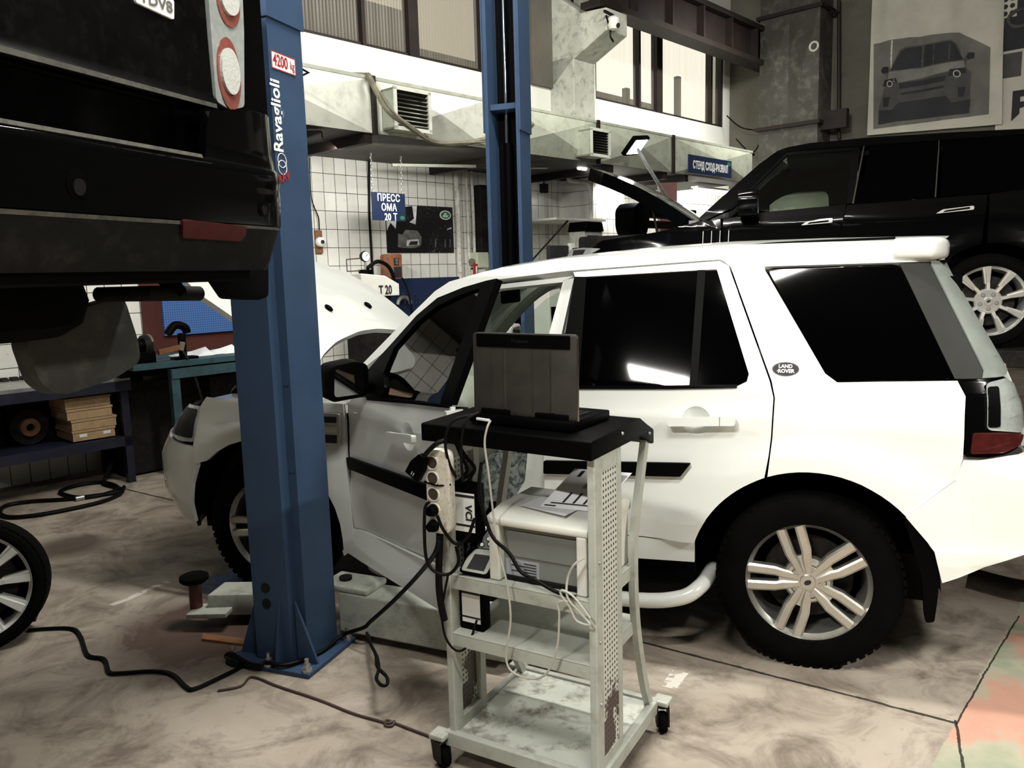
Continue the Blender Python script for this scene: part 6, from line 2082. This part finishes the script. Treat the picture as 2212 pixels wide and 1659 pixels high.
shelf(.683, .048, .36)
shelf(.48, .045, .40)
m = MB()
cbx(m, .01, .545, .01, .50, .108, .118)
m.build('base_shelf', M['cart_chipped'], cart, smooth=False, bevel=.003)
m = MB()
cbx(m, -.01, .56, -.015, .012, .075, .128); cbx(m, -.01, .56, .49, .515, .075, .128)
cbx(m, -.012, .015, .0, .51, .075, .125); cbx(m, .535, .562, .0, .51, .075, .125)
m.build('base_rim', M['cart_grey'], cart, smooth=False, bevel=.004)
for u, v, ru in ((.575, -.02, .4), (-.02, .525, 1.1), (.575, .525, .9), (-.02, -.02, .2)):
    p = cp(u, v, .085)
    c0 = MB().boxf(p-cu*.03-cv*.03+UP*.02, cu*.06, cv*.06, UP*.02)
    co = c0.build('castor', M['cart_grey'], cart, smooth=False, bevel=.006)
    dr = nrm(cu*cos(ru)+cv*sin(ru)); dn = nrm(np.cross(UP, dr))
    m = MB()
    for s_ in (-1, 1):
        m.prism(fillet([(-.025, .10), (.03, .10), (.015, .025), (-.03, .025)], .008), A3([p[0], p[1], 0])+dn*s_*.020-dn*.003, dr, UP, dn*.006)
    m.cyl(A3([p[0], p[1], .095]), A3([p[0], p[1], .108]), .026, 14)
    m.build('fork', M['dark_metal'], co)
    MB().lathe([(.012, -.014), (.034, -.014), (.038, -.008), (.038, .008), (.034, .014), (.012, .014)], A3([p[0], p[1], .038])-dr*.01, dn, 26, close=True).build('castor_wheel', M['rubber'], co)

# laptop
la, lb_ = onz(1027, 888, TZ+.036), onz(1243, 908, TZ+.036)
lx = nrm(lb_-la); lw = float(np.linalg.norm(lb_-la)); ly = np.cross(UP, lx)
if ly @ cv < 0:
    ly = -ly
lt = thing('laptop', 'rugged grey laptop open on the cart top with its back to the viewer', 'laptop', (la+lb_)/2-UP*.032)
MB().boxf(la-lx*.004-UP*.032-ly*.03, lx*(lw+.008), ly*.25, UP*.030).build('base', M['black_plastic'], lt, bevel=.005)
for i in range(5):
    for k in range(14):
        m = MB().boxf(la+lx*(.02+k*.024)+ly*(.05+i*.02)-UP*.002, lx*.019, ly*.016, UP*.004)
        m.build('key', M['dark_plastic'], lt, smooth=False)
lup = nrm(UP*1.0+ly*.02)
lh = .262
ll = la-UP*.004
pl = fillet([(-.004, 0), (lw+.004, 0), (lw+.004, lh), (-.004, lh)], .012)
M['lid'] = mat('brushed dark lid', (.05, .046, .041), .42, .5, var=.2, scale=14)
lid = MB().prism(pl, ll, lx, lup, ly*.014).build('lid', M['lid'], lt, bevel=.003)
MB().prism(fillet([(.012, lh-.045), (lw-.016, lh-.045), (lw-.016, lh-.004), (.012, lh-.004)], .004), ll-ly*.003, lx, lup, ly*.004).build('top_band', M['black_plastic'], lid, smooth=False)
text('maker_lettering', 'Panasonic', .016, ll+lx*lw*.48+lup*(lh-.024)-ly*.0035, lx, lup, M['dark_plastic'], lid, bold=.01, depth=.0004)
for fx, wd_ in ((.30, .004), (.155, .002), (.585, .002), (.76, .006)):
    m = MB().prism([(0, 0), (wd_*3, 0), (wd_*2, .004), (wd_, .004)], ll+lx*lw*fx+lup*.02-ly*.0, lx, -ly, lup*(lh-.07))
    m.build('lid_rib', M['lid'], lid, smooth=False)
for a, b in ((.07, .37), (.62, .94)):
    MB().boxf(ll+lx*lw*a-ly*.006-lup*.004, lx*lw*(b-a), ly*.02, lup*.022).build('hinge', M['black_plastic'], lt, bevel=.003)
m = MB().tube([ll-lx*.004+ly*.007+lup*.02, ll-lx*.004+ly*.007+lup*(lh-.012)], .0035, 6)
m.tube([ll+lx*(lw+.004)+ly*.007, ll+lx*(lw+.004)+ly*.007+lup*(lh-.012)], .005, 6)
m.build('lid_edge', M['chrome'], lid)
q = onplane(1058, 908, la-ly*.031, ly)
MB().bar(q-lx*.05+UP*.002, q-lx*.0, .012, .008).build('usb_plug', M['letter_white'], lt, bevel=.001)

# printer with papers
pt = thing('printer', 'off-white and grey laser printer on the upper cart shelf, seen from behind', 'printer', cp(.22, .2, .684))
m = MB(); cbx(m, .062, .382, .05, .35, .684, .875)
m.build('body', M['printer_grey'], pt, smooth=False, bevel=.006)
m = MB(); cbx(m, .344, .384, .022, .34, .684, .876)
m.build('side_panel', M['printer_white'], pt, smooth=False, bevel=.006)
m = MB(); cbx(m, .04, .075, .022, .36, .684, .872)
m.build('side_panel', M['printer_white'], pt, smooth=False, bevel=.006)
MB().prism(fillet([(.02, .868), (.02, .895), (.12, .915), (.33, .915), (.37, .895), (.37, .868)], .012), cp(.036, 0, 0), cv, UP, cu*.352).build('top_cover', M['printer_white'], pt, bevel=.006)
m = MB(); cbx(m, .085, .325, .046, .052, .765, .85)
m.build('rear_flap', M['printer_grey'], pt, smooth=False, bevel=.004)
m = MB(); cbx(m, .215, .335, .0475, .051, .70, .755)
m.build('type_label', M['paper_grey'], pt, smooth=False)
for k in range(5):
    m = MB(); cbx(m, .225+.0*(k % 2), .27+.045*(k % 2), .0465, .049, .708+k*.009, .711+k*.009)
    m.build('label_print', M['ink'], pt, smooth=False)
for k in range(2):
    m = MB(); cbx(m, .05, .34, .044, .05, .688+k*.01, .692+k*.01); m.build('seam', M['dark_plastic'], pt, smooth=False)
a = cp(.09, .19, .914); px_ = nrm(cf(1175, 1128)-cf(1210, 1055)); pxx = -cu
up_ = nrm(UP*.75-cu*.45+cv*.3)
sh = thing('printed_sheet', 'printed paper form leaning on top of the printer', 'paper', a)
s0 = cp(.245, .12, .917); wid = -cu*.19+cv*.02; upv = nrm(UP*.62-cu*.42+cv*.66)*.17
MB().boxf(s0, wid, upv, nrm(np.cross(wid, upv))*.0015).build('sheet', M['paper'], sh, smooth=False)
nn_ = nrm(np.cross(wid, upv));
if nn_ @ (c_o-s0) < 0:
    nn_ = -nn_
for (x0, x1, y0, y1, mt) in ((.42, .98, .52, .92, 'paper_grey'), (.12, .9, .10, .13, 'ink'), (.30, .34, .14, .40, 'ink'), (.48, .52, .14, .40, 'ink'), (.66, .70, .14, .40, 'ink'), (.16, .22, .80, .95, 'ink'), (.05, .25, .03, .06, 'ink')):
    MB().boxf(s0+wid*x0+upv*y0+nn_*.002, wid*(x1-x0), upv*(y1-y0), nn_*.0006).build('print_block', M[mt], sh, smooth=False)
m = MB()
m.add([cp(.31, .10, .918), cp(.13, .06, .918), cp(.10, .25, .919), cp(.28, .29, .919)], [[0, 1, 2, 3]])
m.build('flat_sheet', M['paper'], smooth=False, **tg('blank white sheet lying flat on the printer', 'paper'))

# handheld tester
dv = thing('handheld_tester', 'black and grey handheld tester with round keys beside the printer', 'handheld tester', cf(1040, 1235, .06))
o0 = cf(1025, 1240, .012)
hx_ = nrm(-cu*.97+cv*.1); hu_ = nrm(UP*.8+cv*.55-cu*.18)
hn_ = np.cross(hx_, hu_)
if hn_ @ (c_o-o0) < 0:
    hn_ = -hn_
MB().prism(fillet([(-.060, 0), (.05, -.004), (.055, .05), (.045, .19), (-.015, .20), (-.055, .07)], .014), o0, hx_, hu_, -hn_*.03).build('body', M['black_plastic'], dv, bevel=.005)
MB().prism(fillet([(-.052, .006), (.042, .002), (.046, .05), (.034, .085), (-.034, .085), (-.05, .05)], .012), o0+hn_*.0005, hx_, hu_, hn_*.004).build('faceplate', M['arm_grey'], dv, bevel=.0015)
MB().prism(fillet([(-.036, .088), (.036, .088), (.034, .185), (-.012, .19)], .012), o0+hn_*.0005, hx_, hu_, hn_*.003).build('keypad', M['printer_grey'], dv, bevel=.001)
MB().prism([(-.034, .014), (.03, .012), (.03, .066), (-.028, .066)], o0+hn_*.004, hx_, hu_, hn_*.0012).build('screen', M['ink'], dv, smooth=False)
for x, y in ((-.018, .10), (.008, .105), (.028, .10), (-.004, .122), (.018, .130), (.034, .122)):
    kb_ = MB().cyl(o0+hx_*x+hu_*y, o0+hx_*x+hu_*y+hn_*.005, .0095, 14).build('key_button', M['ink'], dv)
    MB().cyl(o0+hx_*x+hu_*y, o0+hx_*x+hu_*y+hn_*.0065, .006, 12).build('key_cap', M['letter_white'], kb_)
# interface boxes strapped inside the left upright
for (xa, ya, xb, yb, vv, txt, lab) in ((982, 1062, 1024, 1150, .045, 'VCI', 'black interface box with a white label inside the left cart upright'), (1000, 1275, 1036, 1345, .05, '', 'black interface box with a scratched white label under the printer shelf')):
    p0, p1 = cf(xa, yb, vv), cf(xb, ya, vv)
    t = thing('interface_box', lab, 'interface box', (p0+p1)/2)
    dz = p1[2]-p0[2]; du = abs((p1-p0)@cu)
    MB().boxf(p0+cu*.012-UP*.03, -cu*(du+.022), cv*.05, UP*(dz+.05)).build('case', M['black_plastic'], t, bevel=.006)
    MB().boxf(p0+UP*dz*.06-cv*.0015, -cu*du, cv*.002, UP*dz*.88).build('label_sticker', M['letter_white'], t, smooth=False)
    MB().boxf(p0+UP*dz*.84-cv*.002, -cu*du, cv*.001, UP*dz*.06).build('label_line', M['ink'], t, smooth=False)
    MB().boxf(p0+UP*dz*.18-cv*.002, -cu*du, cv*.001, UP*dz*.05).build('label_line', M['ink'], t, smooth=False)
    if txt:
        text('lettering', txt, du*.42, (p0+p1)/2-cu*du*.22-cv*.003, -UP, -cu, M['ink'], t, bold=.03, depth=.0004)
# power strip
t = thing('power_strip', 'white power strip with five round sockets strapped to the left cart upright', 'power strip', cp(.54, -.03, .82))
zt_s, zb_s = 1.11, .835
M['socket_dark'] = mat('dark brown socket well', (.045, .036, .026), .5, var=.3, scale=30)
M['strip'] = mat('stained white plastic', (.66, .63, .54), .5, var=.1, scale=30, dirt=(.25, .2, .14), dfac=.3)
so = MB().prism(fillet([(.488, zb_s), (.575, zb_s), (.575, zt_s), (.488, zt_s)], .03, 5), cp(0, -.004, 0), cu, UP, -cv*.035).build('body', M['strip'], t, bevel=.008, seg=3)
for k in range(5):
    z = 1.068-k*.052
    c = cp(.548, -.039, z)
    o = MB().lathe([(.025, .0), (.024, .004), (.020, .004), (.020, .001)], c, -cv, 22).build('socket', M['strip'], t)
    MB().lathe([(0, .0015), (.021, .0015)], c, -cv, 20).build('socket_well', M['socket_dark'], o)  # flat dark disc stands in for the hollow well
    if k >= 3:
        MB().lathe([(0, .03), (.014, .03), (.020, .012), (.021, -.004)], c, -cv, 18).build('plug', M['black_plastic'], t)
MB().tube([cp(.58, -.042, 1.003), cp(.53, -.043, .995), cp(.485, -.03, 1.0)], .003, 6).build('cable_tie', M['black_plastic'], t)
# diagnostic connector hanging on its cable
p0, p1 = cf(944, 958, -.05), cf(905, 1000, -.06)
t = thing('connector', 'black diagnostic plug hanging in front of the open white door', 'connector', cf(890, 1040, -.06))
q0, q1 = cf(912, 990, -.06), cf(888, 1036, -.06)
ad = nrm(q1-q0); sd_ = nrm(np.cross(ad, cv))
MB().prism(fillet([(-.013, -.01), (.013, -.01), (.028, .03), (.028, .075), (-.028, .075), (-.028, .03)], .004), q0-cv*.01, sd_, ad, cv*.022).build('housing', M['black_plastic'], t, bevel=.003)
for k in (-1, 1):
    MB().boxf(q0+ad*.055+sd_*(.004*k-.001)-cv*.0115, sd_*.002, ad*.012, cv*.001).build('latch_mark', M['letter_white'], t, smooth=False)
MB().tube([q0, (p0+q0)/2+UP*.003, p0, cf(965, 950, -.03)], .008).build('cord', M['hose'], t)


def cable(name, pts, r, mt, label, group=None):
    return MB().tube(pts, r).build(name, M[mt], **tg(label, 'cable', group))


cable('laptop_cable', [cf(1060, 908, -.04), cf(1052, 925, -.05), cf(1047, 960, -.045), cf(1055, 1020, -.03), cf(1062, 1080, -.02), cf(1068, 1130, -.015), cf(1080, 1200, -.02), cf(1095, 1260, -.03), cf(1103, 1330, -.03), cf(1098, 1380, -.03), cf(1093, 1420, -.03), cf(1105, 1450, -.03), cf(1145, 1466, -.03), cf(1180, 1455, -.03), cf(1203, 1400, -.03), cf(1208, 1330, -.03), cf(1205, 1305, -.03), cf(1215, 1298, -.03), cf(1228, 1300, -.03)], .0035, 'grey_wire', 'long pale cord looping from the laptop down to the printer')
cable('pale_cord', [cf(1262, 1205, .0), cf(1240, 1220, -.02), cf(1226, 1250, -.02), cf(1226, 1290, -.03), cf(1250, 1320, -.03), cf(1272, 1345, -.03), cf(1270, 1350, -.03), cf(1245, 1340, -.03), cf(1230, 1310, -.03), cf(1212, 1285, -.03), cf(1215, 1275, -.03), cf(1240, 1290, -.03), cf(1275, 1335, -.03)], .0035, 'grey_wire', 'pale cord bundled in loops at the right of the printer')
cable('mains_lead', [cf(1040, 1000, .0), cf(1035, 1060, .0), cf(1052, 1130, -.01), cf(1068, 1165, -.02), cf(1100, 1195, -.03), cf(1125, 1235, -.03), cf(1160, 1255, -.03), cf(1205, 1280, -.02), cf(1245, 1290, .0)], .006, 'hose', 'thick black power cord running across the back of the printer')
cable('tray_cord', [cf(1030, 902, .0)+UP*.01, cf(985, 905, -.03), cf(968, 925, -.045), cf(962, 960, -.045), cf(970, 1000, -.03), cf(985, 1030, -.01)], .005, 'hose', 'black cord bending over the left front of the cart top')
cable('tray_cord', [cf(1035, 898, .0)+UP*.01, cf(1010, 905, -.03), cf(1000, 930, -.045), cf(996, 980, -.03), cf(1000, 1040, -.01)], .005, 'hose', 'black cord over the cart top nearest the laptop')
cable('strip_cord', [cf(927, 1085, -.08), cf(918, 1100, -.08), cf(917, 1160, -.07), cf(922, 1210, -.06), cf(940, 1235, -.05), cf(970, 1240, -.03), cf(990, 1215, -.01), cf(985, 1180, .0)], .0055, 'hose', 'black cord drooping from the fourth socket of the power strip')
cable('strip_cord', [cf(945, 1115, -.08), cf(958, 1145, -.05), cf(985, 1175, -.02), cf(1010, 1160, .0), cf(1025, 1120, .01)], .0055, 'hose', 'black cord from the lowest plug of the power strip to the interface box')
cable('upright_cord', [cf(968, 1240, -.02), cf(955, 1320, -.02), cf(962, 1375, -.02), cf(985, 1405, -.01), cf(1010, 1395, .01), cf(1030, 1340, .03)], .004, 'hose', 'thin black cord hanging down the left cart upright')
for k in range(4):
    a, b = random.uniform(978, 1000), random.uniform(1005, 1030)
    cable('tangled_cord', [cf(a, 952, .03), cf((a+b)/2, 985, .05), cf(b, 1015, .06), cf(a+10, 1040+k*5, .07), cf(b-8, 1052, .09), cf(b-4, 1170+k*6, .12), cf(a+6, 1215, .12)], .004, 'hose', 'black cords tangled inside the left end of the cart', 'tangled cords in the cart')
# black base of cables left of the cart upright
cable('hanging_cords', [cf(950, 1150, -.02), cf(948, 1250, -.02), cf(952, 1300, -.02), cf(960, 1340, -.02)], .012, 'hose', 'bundle of black cords hanging beside the left cart upright')

# ================================================================== ON THE FLOOR


def fl(pts, z=.012):
    return [onz(x, y, z) for x, y in pts]


lead = fl([(60, 1362), (100, 1358), (155, 1358), (174, 1374), (190, 1415), (225, 1424), (236, 1452), (262, 1454), (330, 1450), (372, 1457), (402, 1484), (420, 1488), (470, 1466), (525, 1437)], .010)
lead += [onz(505, 1428, .035), onz(488, 1418, .03), onz(500, 1412, .05), onz(535, 1432, .035), onz(560, 1437, .035), onz(575, 1431, .04), onz(620, 1436, .035), onz(690, 1410, .03), onz(740, 1372, .05), onz(785, 1356, .11), onz(800, 1343, .15), onz(850, 1298, .32), onz(900, 1246, .50), cf(940, 1195, -.03), cf(948, 1160, -.03)]
cable('extension_lead', lead, .009, 'hose', 'long black lead snaking over the floor past the near post and up to the cart')
cable('lead_loop', [onz(790, 1358, .03), onz(798, 1385, .10), onz(812, 1415, .14), onz(815, 1440, .15), onz(835, 1462, .15), onz(836, 1478, .15), onz(824, 1480, .15), onz(813, 1466, .15), onz(818, 1445, .15), onz(814, 1418, .14), onz(800, 1390, .10), onz(796, 1370, .04)], .007, 'hose', 'hanging loop of black lead between the near post and the cart')
cable('brown_line', fl([(470, 1492), (520, 1482), (545, 1462), (600, 1482), (690, 1512), (760, 1540), (815, 1556), (838, 1562), (852, 1558), (846, 1568), (832, 1566), (836, 1556), (856, 1563), (900, 1580), (960, 1602)], .006), .005, 'brown_matt', 'thin brown line with a small loop lying from the near post to the cart')  # thin brown tube traced along a line on the floor
coil = fl([(268, 1052), (258, 1068), (215, 1085), (140, 1102), (70, 1114), (20, 1117), (0, 1108), (14, 1092), (70, 1083), (150, 1078), (215, 1070), (255, 1055), (225, 1042), (170, 1048), (130, 1062), (165, 1074), (210, 1070), (250, 1064), (262, 1056), (225, 1045)], .016)
Dh = float((onz(225, 1045, .016)-c_o)@c_f)
coil += [atdepth(240, 1000, Dh+.1), atdepth(232, 965, Dh+.25), atdepth(205, 925, Dh+.5), atdepth(175, 880, Dh+.7), atdepth(152, 852, Dh+.75), atdepth(140, 835, Dh+.8)]
cable('air_hose', coil, .016, 'hose', 'black air hose coiled on the floor and hanging from the left bench')
q = onz(172, 1076, .02)
MB().cyl(q-d1*.03, q+d1*.03, .02, 12).build('hose_coupling', M['steel'], **tg('steel hose coupling lying in the coil of air hose', 'coupling'))
# loose wheel at the frame's left edge
wc = onz(-52, 1415, 0.0)
WR = .305
dirc = nrm(A3([c_o[0]-wc[0], c_o[1]-wc[1], 0]))
aw = nrm(dirc*cos(.18)+A3([dirc[1], -dirc[0], 0])*.22+UP*.16)
upw = nrm(UP-aw*aw[2])
ctr = wc+upw*WR*.99
lw_ = thing('spare_alloy_wheel', 'pale spoked wheel with a low black tyre standing at the left edge', 'wheel', wc)
make_wheel('rim', WR, WR*.80, '10', lw_, ctr, aw, M['white_alloy'], wdt=.2, rot=.05, hub_r=.06)
MB().bar(wc-aw*.32+UP*.30, wc-aw*.14+UP*.30, .5, .02).build('support', M['dark_metal'], lw_, smooth=False)
MB().boxf(wc-aw*.42-nrm(np.cross(UP, aw))*.2-UP*wc[2], nrm(A3([aw[0], aw[1], 0]))*.12, nrm(np.cross(UP, aw))*.4, UP*.4).build('support', M['dark_metal'], lw_, smooth=False)
